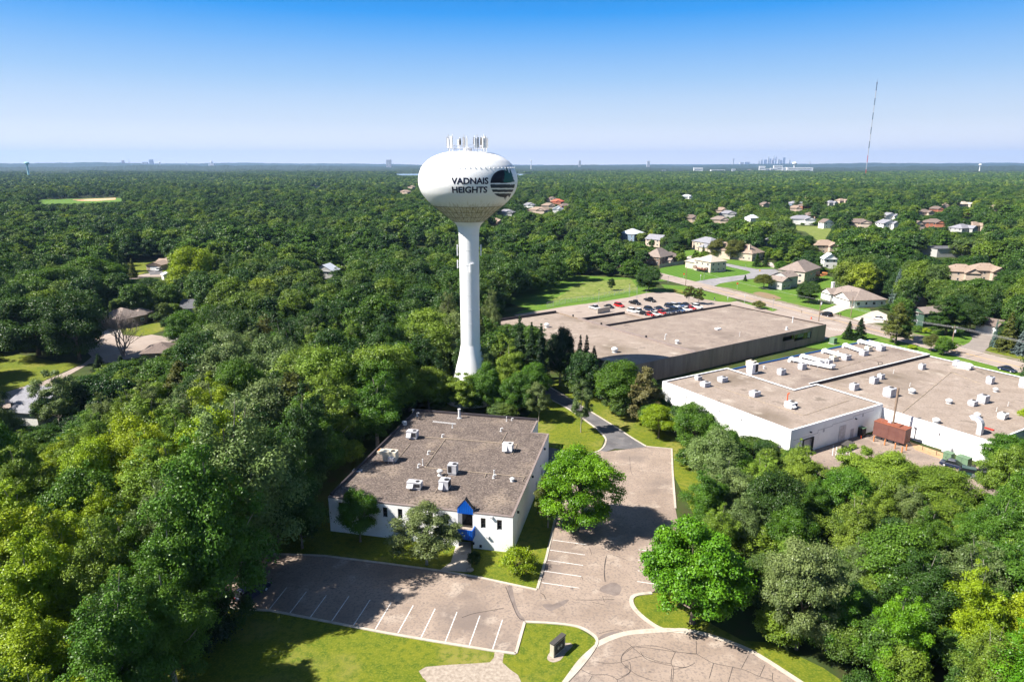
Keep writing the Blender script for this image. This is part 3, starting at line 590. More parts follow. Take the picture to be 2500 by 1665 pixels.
def emblem_at(x, y):
    if inpoly(x, y, TREE): return 1
    if abs(x - 1612) < 6 and 868 < y < 918: return 4
    if abs(x - 1636) < 6 and 868 < y < 914: return 4
    e = ((x - 1490) / 180) ** 2 + ((y - 897) / 200) ** 2 < 1
    if e:
        if y < 889: return 0 if x < 1560 else None
        if 908 < y < 962: return 3
        if 984 < y < 1022: return 2
        if 1042 < y: return 2
        return None
    if any(inpoly(x, y, q) for q in REFL) and y > 1042: return 2
    return None
def t1xy(th, z):
    p = on_tank(th, z) + TWR; x, y = PR(p.x, p.y, p.z); return (x - 980) * 6.031, (y - 300) * 6.031
ctr_th = [math.degrees(t) for t in (tha, thb)]
for i in range(nu):
    for j in range(nv):
        a0 = tha + (thb - tha) * i / nu; a1 = tha + (thb - tha) * (i + 1) / nu; q0 = za + (zb2 - za) * j / nv; q1 = za + (zb2 - za) * (j + 1) / nv
        x, y = t1xy((a0 + a1) / 2, (q0 + q1) / 2); e = emblem_at(x, y)
        if e is None or e == 4: continue
        mb.quad(on_tank(a0, q0), on_tank(a1, q0), on_tank(a1, q1), on_tank(a0, q1), e)
mb.build('emblem', ['black_p', 'green_p', 'slate_p', 'slate_p'], tw)
# roof railing and aerials
rt = bowl_s[-2][1]; mb = MB(); rr_ = 3.9
for zz in (.5, 1.15): ring(mb, rr_, rt + zz, .04, 32)
for k in range(16):
    a = 2 * math.pi * k / 16; mb.tube((rr_ * math.cos(a), rr_ * math.sin(a), rt - .4), (rr_ * math.cos(a), rr_ * math.sin(a), rt + 1.2), .04, n=5)
mb.build('roof_railing', 'galv', tw); mb = MB(); mb.lathe([(1.0, rt - .1), (1.0, rt + .5), (.2, rt + .8)], 14); mb.build('roof_hatch', 'galv', tw)
for k, adeg in enumerate((-84, -68, -50, -10, -2, 22, 30, 50, 58, 68, 82, 128, 136, 205, 232)):
    a = TO_CAM + R(adeg); r = rr_ + .35; x, y = r * math.cos(a), r * math.sin(a); h = random.choice((2.6, 3.0, 2.8)); mb = MB()
    mb.tube((x, y, rt - .5), (x, y, rt + h + .5), .07, n=6)
    x2, y2 = (r + .3) * math.cos(a), (r + .3) * math.sin(a)
    mb.cbox((x2, y2), (.22, .48), rt + .6, rt + h, rot=a)
    for zz in (.9, h - .5): mb.tube((x, y, rt + zz), (x2, y2, rt + zz), .04, n=4)
    b = mb.build('aerial', 'trim_white' if k % 3 else 'unit', tw)
    if k % 2:
        m2 = MB(); m2.cbox(((r - .32) * math.cos(a), (r - .32) * math.sin(a)), (.25, .35), rt + 1.3, rt + 2.4, rot=a); m2.cbox(((r - .3) * math.cos(a), (r - .3) * math.sin(a)), (.2, .3), rt + 2.45, rt + 2.75, rot=a); m2.build('radio_unit', 'sign_dark', tw)
for y0, y1, off in ((205, 300, 90), (205, 300, -88), (205, 300, 84), (340, 410, -95)):
    za_, zb_ = t2(y1, 0)[1], t2(y0, 0)[1]; a = TO_CAM + R(off); r = stem[2][0] + .45; mb = MB()
    mb.cbox((r * math.cos(a), r * math.sin(a)), (.25, .5), za_, zb_, rot=a)
    for zz in (za_ + .3, zb_ - .3): mb.tube(((r - .5) * math.cos(a), (r - .5) * math.sin(a), zz), (r * math.cos(a), r * math.sin(a), zz), .05, n=4)
    mb.build('stem_aerial', 'trim_white', tw)
za_, zb_ = t2(435, 0)[1], t2(358, 0)[1]; mb = MB(); a = TO_CAM + R(8); r = stem[2][0] + .15
mb.cbox((r * math.cos(a), r * math.sin(a)), (.5, .42), za_, zb_, rot=a); mb.cbox(((r) * math.cos(a + .2), (r) * math.sin(a + .2)), (.5, .5), zb_ - .25, zb_ + .05, rot=a)
mb.build('cable_box', 'tank', tw)

# ------------------------------------------------------------------ blue-trimmed white building
BA = R(-12.3); BO = P(*R3(1762, 1380)); BW = 29.4; BH = 5.9
BO = BO - Vector((math.cos(BA), math.sin(BA), 0)) * BW
b = thing('office_building', 'low white office block with brown gravel roof and blue entrance canopy', 'office building', BO, BA)
A_ = frame_pt(BO, BA, 0, 0); B_ = frame_pt(BO, BA, BW, 0)
def rr3(x0, y0, x1, y1):
    s0, z1_ = hit(R3(x0, y0), A_, B_); s1, z0_ = hit(R3(x1, y1), A_, B_); return [s0, s1, z0_, z1_]
wins = [rr3(172, 915, 212, 1000), rr3(577, 963, 618, 1050), rr3(715, 980, 755, 1066), rr3(852, 995, 890, 1082), rr3(993, 1012, 1032, 1098), rr3(1135, 1030, 1173, 1113), rr3(1472, 1070, 1512, 1154), rr3(1620, 1086, 1660, 1170), rr3(320, 935, 358, 1018)]
zt = sum(w[3] for w in wins) / len(wins); zbm = sum(w[2] for w in wins) / len(wins); ww = .74; zt += .08; zbm -= .12
wins = [[(w[0] + w[1]) / 2 - ww / 2, (w[0] + w[1]) / 2 + ww / 2, zbm, zt] for w in wins]
e0 = hit(R3(1262, 1100), A_, B_)[0]; e1 = hit(R3(1396, 1100), A_, B_)[0]
dz = hit(R3(1330, 1265), A_, B_)[1]; bt = hit(R3(1330, 1180), A_, B_)[1]
mb = MB(); ps = [(0, 0), (BW, 0), (BW, 32.6), (26.1, 32.6), (26.1, 39.4), (0, 39.4)]
rec = (e0, e1, 2.35, BH); mb.wall((0, 0), (BW, 0), 0, BH, [tuple(w) for w in wins] + [(e0, e1, 0, 2.1), rec], .3)
for i in range(1, 6): mb.wall(ps[i], ps[(i + 1) % 6], 0, BH)
mb.build('wall', 'white_wall', b)
# recessed balcony bay over the entrance, and the doorway under it
mb = MB(); D = 2.2
mb.quad((e0, .3, 2.35), (e0, D, 2.35), (e0, D, BH), (e0, .3, BH)); mb.quad((e1, D, 2.35), (e1, .3, 2.35), (e1, .3, BH), (e1, D, BH))
mb.quad((e0, .3, 0), (e0, D, 0), (e0, D, 2.1), (e0, .3, 2.1)); mb.quad((e1, D, 0), (e1, .3, 0), (e1, .3, 2.1), (e1, D, 2.1))
mb.box(e0, e1, .302, D, 2.1, 2.35)
mb.build('entrance_bay', 'white_wall', b)
mb = MB(); mb.box(e0, e1, D, D + .1, 0, 2.1); mb.build('door', 'door', b)
mb = MB(); mb.box(e0, e1, D, D + .1, 2.35, 4.6); mb.box(e0 + (e1 - e0) * .48, e0 + (e1 - e0) * .52, D - .05, D, 2.35, 4.6); mb.build('bay_window', 'glass', b)
for w in wins:
    mb = MB(); o = MB(); mb.box(w[0], w[1], .2, .26, w[2], w[3]); wo = mb.build('window', 'glass', b)
    for x in (w[0], w[1] - .06): o.box(x, x + .06, .12, .2, w[2], w[3])
    o.box(w[0] + .06, w[1] - .06, .12, .2, w[3] - .06, w[3]); o.box(w[0] + .06, w[1] - .06, .12, .2, w[2] + .7, w[2] + .76); o.build('frame', 'door', wo)
mb = MB(); mb.prism([(.3, .3), (e0 - .15, .3), (e0 - .15, 2.4), (e1 + .15, 2.4), (e1 + .15, .3), (BW - .3, .3), (BW - .3, 32.3), (25.8, 32.3), (25.8, 39.1), (.3, 39.1)], BH - .35, BH - .08)
mb.build('roof', 'roof_a', b)
def parapet(mb, pts, w, z0, z1, close=True):
    n = len(pts); c = sum((Vector(p) for p in pts), Vector((0, 0))) / n; area = sum(pts[i][0] * pts[(i + 1) % n][1] - pts[(i + 1) % n][0] * pts[i][1] for i in range(n))
    sg = 1 if area > 0 else -1; inner = []
    for i in range(n):
        p0, p1, p2 = Vector(pts[i - 1]), Vector(pts[i]), Vector(pts[(i + 1) % n]); d1 = (p1 - p0).normalized(); d2 = (p2 - p1).normalized()
        n1 = Vector((-d1.y, d1.x)) * sg; n2 = Vector((-d2.y, d2.x)) * sg; k = 1 + n1.dot(n2)
        inner.append(p1 + (n1 + n2) * (w / k))
    outer = [Vector(p) for p in pts]
    for i in range(n if close else n - 1):
        j = (i + 1) % n; a, b_, c_, d_ = outer[i], outer[j], inner[j], inner[i]
        mb.add([(a.x, a.y, z0), (b_.x, b_.y, z0), (c_.x, c_.y, z0), (d_.x, d_.y, z0), (a.x, a.y, z1), (b_.x, b_.y, z1), (c_.x, c_.y, z1), (d_.x, d_.y, z1)],
               [(3, 2, 1, 0), (4, 5, 6, 7), (0, 1, 5, 4), (2, 3, 7, 6)])
mb = MB(); pp = [(-.04, -.04), (e0 - .1, -.04), (e0 - .1, .25), (e1 + .1, .25), (e1 + .1, -.04), (BW + .04, -.04), (BW + .04, 32.64), (26.14, 32.64), (26.14, 39.44), (-.04, 39.44)]
pp2 = [(-.04, -.04), (BW + .04, -.04), (BW + .04, 32.64), (26.14, 32.64), (26.14, 39.44), (-.04, 39.44)]
def segs(mb, pts, w, z0, z1):
    for p, q in zip(pts[:-1], pts[1:]):
        d = (Vector(q) - Vector(p)).normalized(); n_ = Vector((-d.y, d.x)) * w
        mb.prism([p, q, (q[0] + n_.x, q[1] + n_.y), (p[0] + n_.x, p[1] + n_.y)], z0, z1)
parapet(mb, pp2, .34, BH - .1, BH + .08); 
mb.build('roof_edge_cap', 'grey_cap', b)
# raise the far and left kerbs
mb = MB(); segs(mb, [(26.0, 39.3), (.1, 39.3), (.1, .5)], .3, BH + .08, BH + .42); mb.build('parapet', 'cap_and_step_shade', b)
# blue gable over the bay, blue balcony front
mb = MB(); em = (e0 + e1) / 2; ea, eb = e0 - .05, e1 + .05
gz0 = hit(R3(1330, 1022), A_, B_)[1]; gz1 = hit(R3(1268, 968), A_, B_)[1]; gp = hit(R3(1338, 893), A_, B_)[1]; print('gable', BH, gz0, gz1, gp)
mb.add([(ea, -.06, gz0), (eb, -.06, gz0), (eb, -.06, gz1), (em, -.06, gp), (ea, -.06, gz1), (ea, .25, gz0), (eb, .25, gz0), (eb, .25, gz1), (em, .25, gp), (ea, .25, gz1)],
       [(0, 1, 2, 3, 4), (9, 8, 7, 6, 5), (5, 6, 1, 0), (6, 7, 2, 1), (7, 8, 3, 2), (8, 9, 4, 3), (9, 5, 0, 4)])
g = mb.build('gable_panel', 'blue', b)
sm_ = MB()
for k in range(1, 8):
    x = ea + (eb - ea) * k / 8; top = gz1 + (gp - gz1) * (1 - abs(x - em) / (em - ea)); sm_.box(x - .03, x + .03, -.10, -.06, gz0, top - .05)
sm_.build('standing_seams', 'blue_dark', g)
mb = MB()
for sx in (ea - .15, eb + .15):
    mb.add([(sx, -.12, gz1 - .12), (em, -.12, gp), (em, .8, gp), (sx, .35, gz1 - .12), (sx, -.12, gz1 - .02), (em, -.12, gp + .1), (em, .8, gp + .1), (sx, .35, gz1 - .02)],
           [(0, 1, 2, 3), (4, 7, 6, 5), (0, 4, 5, 1), (2, 6, 7, 3), (3, 7, 4, 0)])
mb.build('gable_roof', 'roof_a', b)
be0 = hit(R3(1195, 1180), A_, B_)[0]; be1 = hit(R3(1420, 1200), A_, B_)[0]
bD = -1.5; q0_, q1_ = frame_pt(BO, BA, 0, bD), frame_pt(BO, BA, BW, bD); bz1 = hit(R3(1320, 1172), q0_, q1_)[1]; bz0 = hit(R3(1320, 1258), q0_, q1_)[1]; print('bay', gz0, bz0, bz1)
mb = MB(); mb.box(be0, be1, bD, bD + .12, bz0, bz1); mb.box(be0, be0 + .12, bD + .12, -.004, bz0, bz1); mb.box(be1 - .12, be1, bD + .12, -.004, bz0, bz1)
mb.box(be0 + .12, be1 - .12, bD + .12, -.004, bz0 + .1, bz0 + .25)
bal = mb.build('entrance_canopy', 'blue', b)
sm_ = MB()
for k in range(15): x = be0 + (be1 - be0) * (k + .5) / 15; sm_.box(x - .025, x + .025, bD - .04, bD, bz0, bz1)
for k in range(3): y = bD + (0 - bD) * (k + .5) / 3; sm_.box(be1, be1 + .04, y - .025, y + .025, bz0, bz1)
sm_.build('standing_seams', 'blue_dark', bal)
mb = MB(); mb.box(be0 + .12, be1 - .12, bD + .12, -.003, bz0 + .25, bz1 - .35); mb.box(e0 + .01, e1 - .01, .01, D - .05, 2.36, 2.5); mb.build('balcony_gravel', 'gravel', b)
for (x, y) in ((1570, 1050), (1535, 1230), (250, 895)):
    s_, z_ = hit(R3(x, y), A_, B_); mb = MB(); mb.box(s_ - .2, s_ + .2, -.35, -.002, z_ - .1, z_ + .12); mb.build('wall_lamp', 'unit', b)
for (s_, z_, w_, h_) in ((BW - 6.2, .7, .3, .35), (BW - 5.1, .35, .35, .4), (BW - 8, 1.0, .25, .3)):
    mb = MB(); mb.box(s_, s_ + w_, -.15, -.002, z_, z_ + h_); mb.build('wall_vent', 'grille', b)
for k, (yy, zz) in enumerate(((3, 4.9), (15, 5.1), (27, 5.0))):
    mb = MB(); mb.box(BW + .002, BW + .3, yy, yy + .3, zz, zz + .3); mb.build('wall_lamp', 'grille', b)
for yy in (19, 24.5): mb = MB(); mb.box(BW + .002, BW + .05, yy, yy + 1.1, 0.05, 2.2); mb.build('side_door', 'galv', b)

# ------------------------------------------------------------------ brown building
KA = R(33.4); KH = 5.5
k0 = P(*R4(975, 520), KH); k1 = P(*R4(2238, 252), KH); k2 = P(*R4(1637, 115), KH)
KO = Vector((k0.x, k0.y, 0))
kb = thing('warehouse', 'long brown ribbed concrete warehouse with tan flat roof and dark parapets', 'warehouse', KO, KA)
KL = (k1 - k0).length; KD = (k2 - k1).length
ks = to_local(KO, KA, P(*R4(1365, 437), KH))[0]                 # seam between left and right roofs
kn = to_local(KO, KA, P(*R4(490, 160), KH))                    # back corner of the left part
kl = to_local(KO, KA, P(*R4(60, 225), KH))
LB = kn[1]; LX = kl[0] - 3
k8 = to_local(KO, KA, P(*R4(800, 250), KH)); k9 = to_local(KO, KA, P(*R4(1050, 205), KH)); k10 = to_local(KO, KA, P(*R4(880, 165), KH))
midx = k9[0]; KB2 = k10[1]
w0 = hit(S5(562, 250), k0, k1)[0]; w1 = hit(S5(750, 225), k0, k1)[0]; w2 = hit(S5(1020, 190), k0, k1)[0]
mb = MB()
mb.wall((LX, 0), (KL, 0), 0, KH, [(w0, w1, 2.9, 4.3), (w1 + .001, w2, 2.1, 4.3)], .35)
mb.wall((KL, 0), (KL, KD), 0, KH); mb.wall((KL, KD), (midx, KD), 0, KH); mb.wall((midx, KD), (midx, KB2), 0, KH - .6); mb.wall((midx, KB2), (ks, KB2), 0, KH - .6)
mb.wall((ks, KB2), (ks, LB), 0, KH); mb.wall((ks, LB), (LX, LB), 0, KH); mb.wall((LX, LB), (LX, 0), 0, KH)
mb.build('wall', 'ribbed', kb)
for a, c, z0_ in ((w0, w1, 2.9), (w1, w2, 2.1)):
    n_ = 2 if a == w0 else 4
    for q in range(n_):
        x0, x1 = a + (c - a) * q / n_, a + (c - a) * (q + 1) / n_
        mb = MB(); mb.box(x0 + .05, x1 - .05, .25, .3, z0_, 4.3); mb.build('window', 'glass2' if q % 2 else 'glass', kb)
RZ = KH - .35
mb = MB(); mb.box(LX + .3, ks - .5, .3, LB - .3, RZ - .2, RZ); mb.build('left_roof', 'roof_c', kb)
mb = MB(); mb.box(ks + .5, KL - .3, .3, KD - .3, RZ - .2, RZ); mb.build('right_roof', 'roof_b', kb)
mb = MB(); mb.box(ks + .5, midx - .3, KD + .3, KB2 - .3, RZ - .85, RZ - .6); mb.build('lower_roof', 'roof_b', kb)
mb = MB(); segs(mb, [(LX, 0), (KL, 0)], .3, KH - .02, KH + .06); segs(mb, [(KL - .3, .3), (KL - .3, KD)], -.3, KH - .02, KH + .06)
mb.build('roof_edge_cap', 'grey_cap', kb)
mb = MB(); mb.box(ks - .45, ks + .45, .3, KB2, RZ - .3, KH + .12); mb.build('dividing_parapet', 'grey_cap', kb)
mb = MB(); mb.box(ks + .45, KL - .3, KD - .3, KD, RZ - .2, KH + .3); mb.box(LX, ks - .45, LB - .3, LB, RZ - .2, KH + .5); mb.box(ks + .45, midx, KB2 - .3, KB2, RZ - .9, KH - .1); mb.build('rear_parapet', 'cap_and_step_shade', kb)
for q in (.3, .62, .85): mb = MB(); mb.box(ks - .3, ks + .1, LB * q, LB * q + .4, KH + .12, KH + .7); mb.build('roof_scupper', 'grille', kb)

# ------------------------------------------------------------------ white warehouse: front, middle and right roofs
WA = R(-59.4); WH1, WH2, WH3 = 5.7, 5.2, 4.7
wA = P(*R5(45, 345), WH1)
WO = Vector((wA.x, wA.y, 0))
wb = thing('white_warehouse', 'sprawling white painted warehouse with three tan flat roofs', 'warehouse', WO, WA)
f = lambda x, y, z: to_local(WO, WA, P(*R5(x, y), z))
qB = f(870, 660, WH1); qC = f(1418, 478, WH1); qD = f(1040, 358, WH1); qE = f(898, 402, WH1); qF = f(440, 252, WH1)
x1_ = qB[0]; yC = qC[1]; xD = qD[0]; yF = qF[1]
mF = f(1305, 68, WH2); mG = f(1750, 172, WH2); mH = f(500, 262, WH2)
rH = f(2145, 735, WH3); rI = f(2600, 360, WH3)
yM = mF[1]; xM = mG[0]; xR = rH[0]; yR = f(1415, 505, WH3)[1]
print('white dims', x1_, yC, xD, yF, mF, mG, mH, rH, yR, rI)
x0m = mH[0]
# sections in local axes: x runs from the far-left corner towards the viewer, y towards the right
fp = [(0, 0), (x1_, 0), (x1_, yC), (xD, yC), (xD, yF), (0, yF)]
yE = mG[1] + 0
mb = MB()
for i in range(6):
    holes = []
    if i == 1: holes = [(4.2, 7.0, 0, 2.9)]
    mb.wall(fp[i], fp[(i + 1) % 6], 0, WH1, holes, .5)
wf = mb.build('front_wall', 'white_wall', wb)
mb = MB(); mb.prism([(.4, .4), (x1_ - .4, .4), (x1_ - .4, yC - .4), (xD + .4, yC - .4), (xD + .4, yF - .4), (.4, yF - .4)], WH1 - .5, WH1 - .18); mb.build('front_roof', 'roof_c', wb)
mb = MB(); parapet(mb, [(p[0], p[1]) for p in fp], .42, WH1, WH1 + .12); mb.build('front_parapet', 'trim_white', wb)
mpoly = [(x0m, yF + .02), (xD + .0, yF + .02), (xD, yC + .02), (xM, yC + .02), (xM, yM), (x0m, yM)]
mb = MB(); mb.wall((x0m, yM), (x0m, yF), 0, WH2); mb.wall((xM, yM), (x0m, yM), 0, WH2); mb.wall((xM, yR), (xM, yM), WH3 - .4, WH2 + .05)
mb.build('middle_wall', 'white_wall', wb)
mb = MB(); mb.prism([(x0m + .3, yF + .01), (xD - .01, yF + .01), (xD - .01, yC + .01), (xM - .3, yC + .01), (xM - .3, yM - .3), (x0m + .3, yM - .3)], WH2 - .5, WH2 - .25); mb.build('middle_roof', 'roof_b', wb)
mb = MB(); mb.box(x0m, x0m + .3, yF, yM, WH2 - .3, WH2 + .12); mb.build('blue_edge', 'blue_cap', wb)
mb = MB(); mb.box(x0m + .3, xM, yM - .3, yM, WH2 - .3, WH2 + .12); mb.box(xM - .3, xM, yC, yM - .3, WH2, WH2 + .1); mb.build('middle_parapet', 'trim_white', wb)
mb = MB(); mb.box(xM, xM + .06, yR, yM - .1, WH3 - .3, WH2 + .02); mb.build('step_shade_sheet', 'cap_and_step_shade', wb)  # thin dark sheet: the shade on the step's face put into the colour
yRR = yM + 0; 
mb = MB(); mb.wall((xM, yR), (xR, yR), 0, WH3); mb.wall((xR, yR), (xR, yRR), 0, WH3); mb.wall((xR, yRR), (xM, yRR), 0, WH3)
wr = mb.build('right_wall', 'white_wall', wb)
mb = MB(); mb.box(xM + .06, xR - .3, yR + .3, yRR - .3, WH3 - .5, WH3 - .2); mb.build('right_roof', 'roof_c', wb)
mb = MB(); mb.box(xM + .06, xR, yR, yR + .35, WH3, WH3 + .12); mb.box(xR - .35, xR, yR + .35, yRR - .35, WH3, WH3 + .12); mb.box(xM + .06, xR, yRR - .35, yRR, WH3, WH3 + .12); mb.build('right_parapet', 'trim_white', wb)
mb = MB(); mb.box(x1_ - .45, x1_ - .4, 4.2, 7.0, 0, 2.9); do = mb.build('loading_door', 'unit', wb)
mb = MB(); mb.box(x1_ - .4, x1_ + .12, 3.9, 4.2, 0, 3.1); mb.box(x1_ - .4, x1_ + .12, 7.0, 7.3, 0, 3.1); mb.box(x1_ + .002, x1_ + .12, 4.2, 7.0, 2.9, 3.1); mb.build('dock_shelter', 'grille', do)
for (x, y, w_, h_, nm, mt_) in ((15.5, 0, 2.2, 3.6, 'double_door', 'galv'), (19.5, 0, 1.1, 2.1, 'door', 'unit'), (22.3, 0, 1.1, 2.1, 'door', 'unit')):
    mb = MB(); mb.box(x1_ + .002, x1_ + .06, x, x + w_, 0, h_); mb.build(nm, mt_, wb)
for yy in (5.8, 20.5): mb = MB(); mb.box(x1_ + .002, x1_ + .35, yy, yy + .3, 4.2, 4.4); mb.build('wall_lamp', 'grille', wb)
mb = MB()
for (a, c, z0_, z1_) in ((1, 8.5, 3.5, 3.62), (8.5, 13, 4.1, 4.22), (13, 20, 4.4, 4.52), (20, 27, 4.9, 5.0), (8.4, 8.52, 3.6, 4.2), (12.95, 13.07, 4.1, 4.5), (3, 3.5, 2.8, 3.5), (19.9, 20.02, 4.4, 4.95), (10, 10.6, 3.4, 4.1), (23, 23.5, 4.2, 4.9)): mb.box(x1_ + .002, x1_ + .012, a, c, z0_, z1_)
mb.build('wall_repair_marks', 'unit', wb)
for xx, zz in ((8, 4.3), (18, 4.1), (24, 4.2)): mb = MB(); mb.box(xx, xx + .3, -.35, -.002, zz, zz + .15); mb.build('wall_lamp', 'unit', wb)
def rwall(sx, sy, w_, h_, d_, nm, mt_):
    s_, z_ = hit(S6(sx, sy), frame_pt(WO, WA, xM, yR), frame_pt(WO, WA, xR, yR)); mb = MB(); mb.box(xM + s_ - w_ / 2, xM + s_ + w_ / 2, yR - d_, yR - .002, z_ - h_ / 2, z_ + h_ / 2); mb.build(nm, mt_, wb)
rwall(1368, 612, 1.1, .8, .08, 'wall_louvre', 'unit_beige'); rwall(1380, 455, .3, .25, .4, 'wall_lamp', 'unit'); rwall(1485, 655, 1.7, 1.6, .9, 'air_intake', 'galv'); rwall(1100, 390, .2, .3, .3, 'wall_lamp', 'unit')

# ------------------------------------------------------------------ what stands on the roofs
def rooftop_unit(f, x, y, zr, size, ang, label, mt='unit', hood=None, grille='r', group='air conditioning units on the flat roofs', slats=True):
    w, d, h = (q * (.88 if f is R5 else 1) for q in size); c = P(*f(x, y), zr); rt_ = ang
    c = c + Vector((-math.sin(rt_), math.cos(rt_), 0)) * (d / 2) * .6
    t = thing('rooftop_unit', label, 'air conditioner', c, rt_, group)
    mb = MB(); mb.box(-w / 2 + .1, w / 2 - .1, -d / 2 + .1, d / 2 - .1, 0, .3); mb.build('roof_curb', 'galv', t)
    mb = MB(); mb.box(-w / 2, w / 2, -d / 2, d / 2, .3, h); mb.box(-w / 2 - .03, w / 2 + .03, -d / 2 - .03, d / 2 + .03, h, h + .05); cb = mb.build('cabinet', mt, t)
    mb = MB(); r = min(w, d) * .27; mb.lathe([(r, h + .05), (r, h + .12), (r * .3, h + .12)], 14, c=(w * .22, 0)); mb.build('fan', 'grille', t)
    mb = MB()
    if 'r' in grille: mb.box(w / 2 + .002, w / 2 + .03, -d / 2 + .15, d / 2 - .15, .5, h - .15)
    if 'f' in grille: mb.box(w * .05, w / 2 - .12, -d / 2 - .03, -d / 2 - .002, .5, h - .15)
    if 'l' in grille: mb.box(-w / 2 + .12, -w * .05, -d / 2 - .03, -d / 2 - .002, .5, h - .15)
    mb.build('grille', 'grille', t)
    if hood:
        mb = MB()
        if hood == 'f': mb.add([(-w / 2 + .1, -d / 2 - .003, .5), (0, -d / 2 - .003, .5), (0, -d / 2 - .003, h * .85), (-w / 2 + .1, -d / 2 - .003, h * .85), (-w / 2 + .1, -d / 2 - .55, .5), (0, -d / 2 - .55, .5)], [(0, 1, 2, 3), (4, 5, 1, 0), (3, 2, 5, 4), (0, 3, 4), (1, 5, 2)])
        if hood == 'l': mb.add([(-w / 2 - .003, -d / 2 + .1, .5), (-w / 2 - .003, d / 2 - .1, .5), (-w / 2 - .003, d / 2 - .1, h * .85), (-w / 2 - .003, -d / 2 + .1, h * .85), (-w / 2 - .6, -d / 2 + .1, .5), (-w / 2 - .6, d / 2 - .1, .5)], [(0, 1, 2, 3), (4, 5, 1, 0), (3, 2, 5, 4), (0, 3, 4), (1, 5, 2)])
        if hood == 'r': mb.add([(w / 2 + .003, -d / 2 + .1, .45), (w / 2 + .003, d / 2 - .1, .45), (w / 2 + .003, d / 2 - .1, h * .6), (w / 2 + .003, -d / 2 + .1, h * .6), (w / 2 + .6, -d / 2 + .1, .35), (w / 2 + .6, d / 2 - .1, .35)], [(0, 1, 2, 3), (4, 5, 1, 0), (3, 2, 5, 4), (0, 3, 4), (1, 5, 2)])
        mb.build('intake_hood', mt, t)
    mb = MB()
    for sx in (-w * .2, w * .02): mb.box(sx, sx + .025, -d / 2 - .012, -d / 2 - .001, .4, h - .1)
    mb.build('panel_seams', 'grille', cb)
    return t
AZR = BH - .08; ba = BA
rooftop_unit(R3, 842, 340, AZR, (2.0, 1.4, 1.45), ba, 'pale grey unit with left-hand hood, rearmost left on the brown gravel roof', hood='f', grille='f')
u = rooftop_unit(R3, 640, 545, AZR, (2.4, 1.5, 1.75), ba, 'long off-white unit with rust stained hood near left edge of brown gravel roof', mt='unit_beige', grille='')
mb = MB(); mb.add([(-1.2, -.7, 1.1), (-1.2, .7, 1.1), (-1.2, .7, 1.75), (-1.2, -.7, 1.75), (-2.2, -.7, 1.45), (-2.2, .7, 1.45), (-2.2, .7, 1.75), (-2.2, -.7, 1.75)], [(3, 2, 1, 0), (4, 5, 6, 7), (0, 1, 5, 4), (2, 3, 7, 6), (1, 2, 6, 5), (3, 0, 4, 7)]); mb.build('snout_hood', 'unit_beige', u)
mb = MB(); mb.box(-2.2, -1.9, -.4, .5, 1.752, 1.765); mb.build('rust_patch', 'rust', u)
mb = MB(); mb.box(.1, 1.1, -1.5, -.8, .5, 1.1); mb.lathe([(.28, 1.1), (.28, 1.2)], 12, c=(.6, -1.15)); mb.tube((.15, -1.4, 0), (.15, -1.4, .5), .03, n=4); mb.tube((1.05, -1.4, 0), (1.05, -1.4, .5), .03, n=4); mb.build('condenser', 'galv', u)
rooftop_unit(R3, 862, 800, AZR, (2.3, 1.2, 1.2), ba, 'low pale unit with sloping hood nearest front edge of brown gravel roof', hood='f', grille='f')
rooftop_unit(R3, 1210, 668, AZR, (1.5, 1.4, 1.75), ba, 'upright pale unit with dark square front grille mid brown roof', grille='l')
rooftop_unit(R3, 1135, 808, AZR, (1.55, 1.6, 1.6), ba, 'grey-green unit with pointed hood just in front of the upright one', mt='green_box' if 0 else 'galv', hood='f', grille='r')
rooftop_unit(R3, 1712, 462, AZR, (1.8, 1.3, 1.5), ba, 'white unit alone near right edge of the brown gravel roof', mt='trim_white', grille='', hood='f')
def pipe_vent(f, x, y, zr, h, r, style, label, mt='pipe', group='small vents on the flat roofs'):
    c = P(*f(x, y), zr); t = thing('roof_vent', label, 'roof vent', c, 0, group)
    mb = MB(); mb.lathe([(r * 1.8, 0), (r * 1.8, .08), (r, .1), (r, h)], 12); mb.build('pipe', mt, t)
    mb = MB()
    if style == 'mush': mb.lathe([(r * 1.05, h), (r * 2.1, h + .02), (r * 2.1, h + r * .9), (r * 1.3, h + r * 1.5), (r * .3, h + r * 1.9)], 16)
    elif style == 'goose': mb.tube((0, 0, h), (r * 1.2, 0, h + r * 1.5), r, n=8); mb.tube((r * 1.2, 0, h + r * 1.5), (r * 3.4, 0, h + r * .6), r, n=8)
    else: mb.lathe([(r * 1.25, h), (r * 1.25, h + .1), (r * .4, h + .14)], 12)
    mb.build('cap', mt, t); return t
LBV = 'on the brown gravel roof'
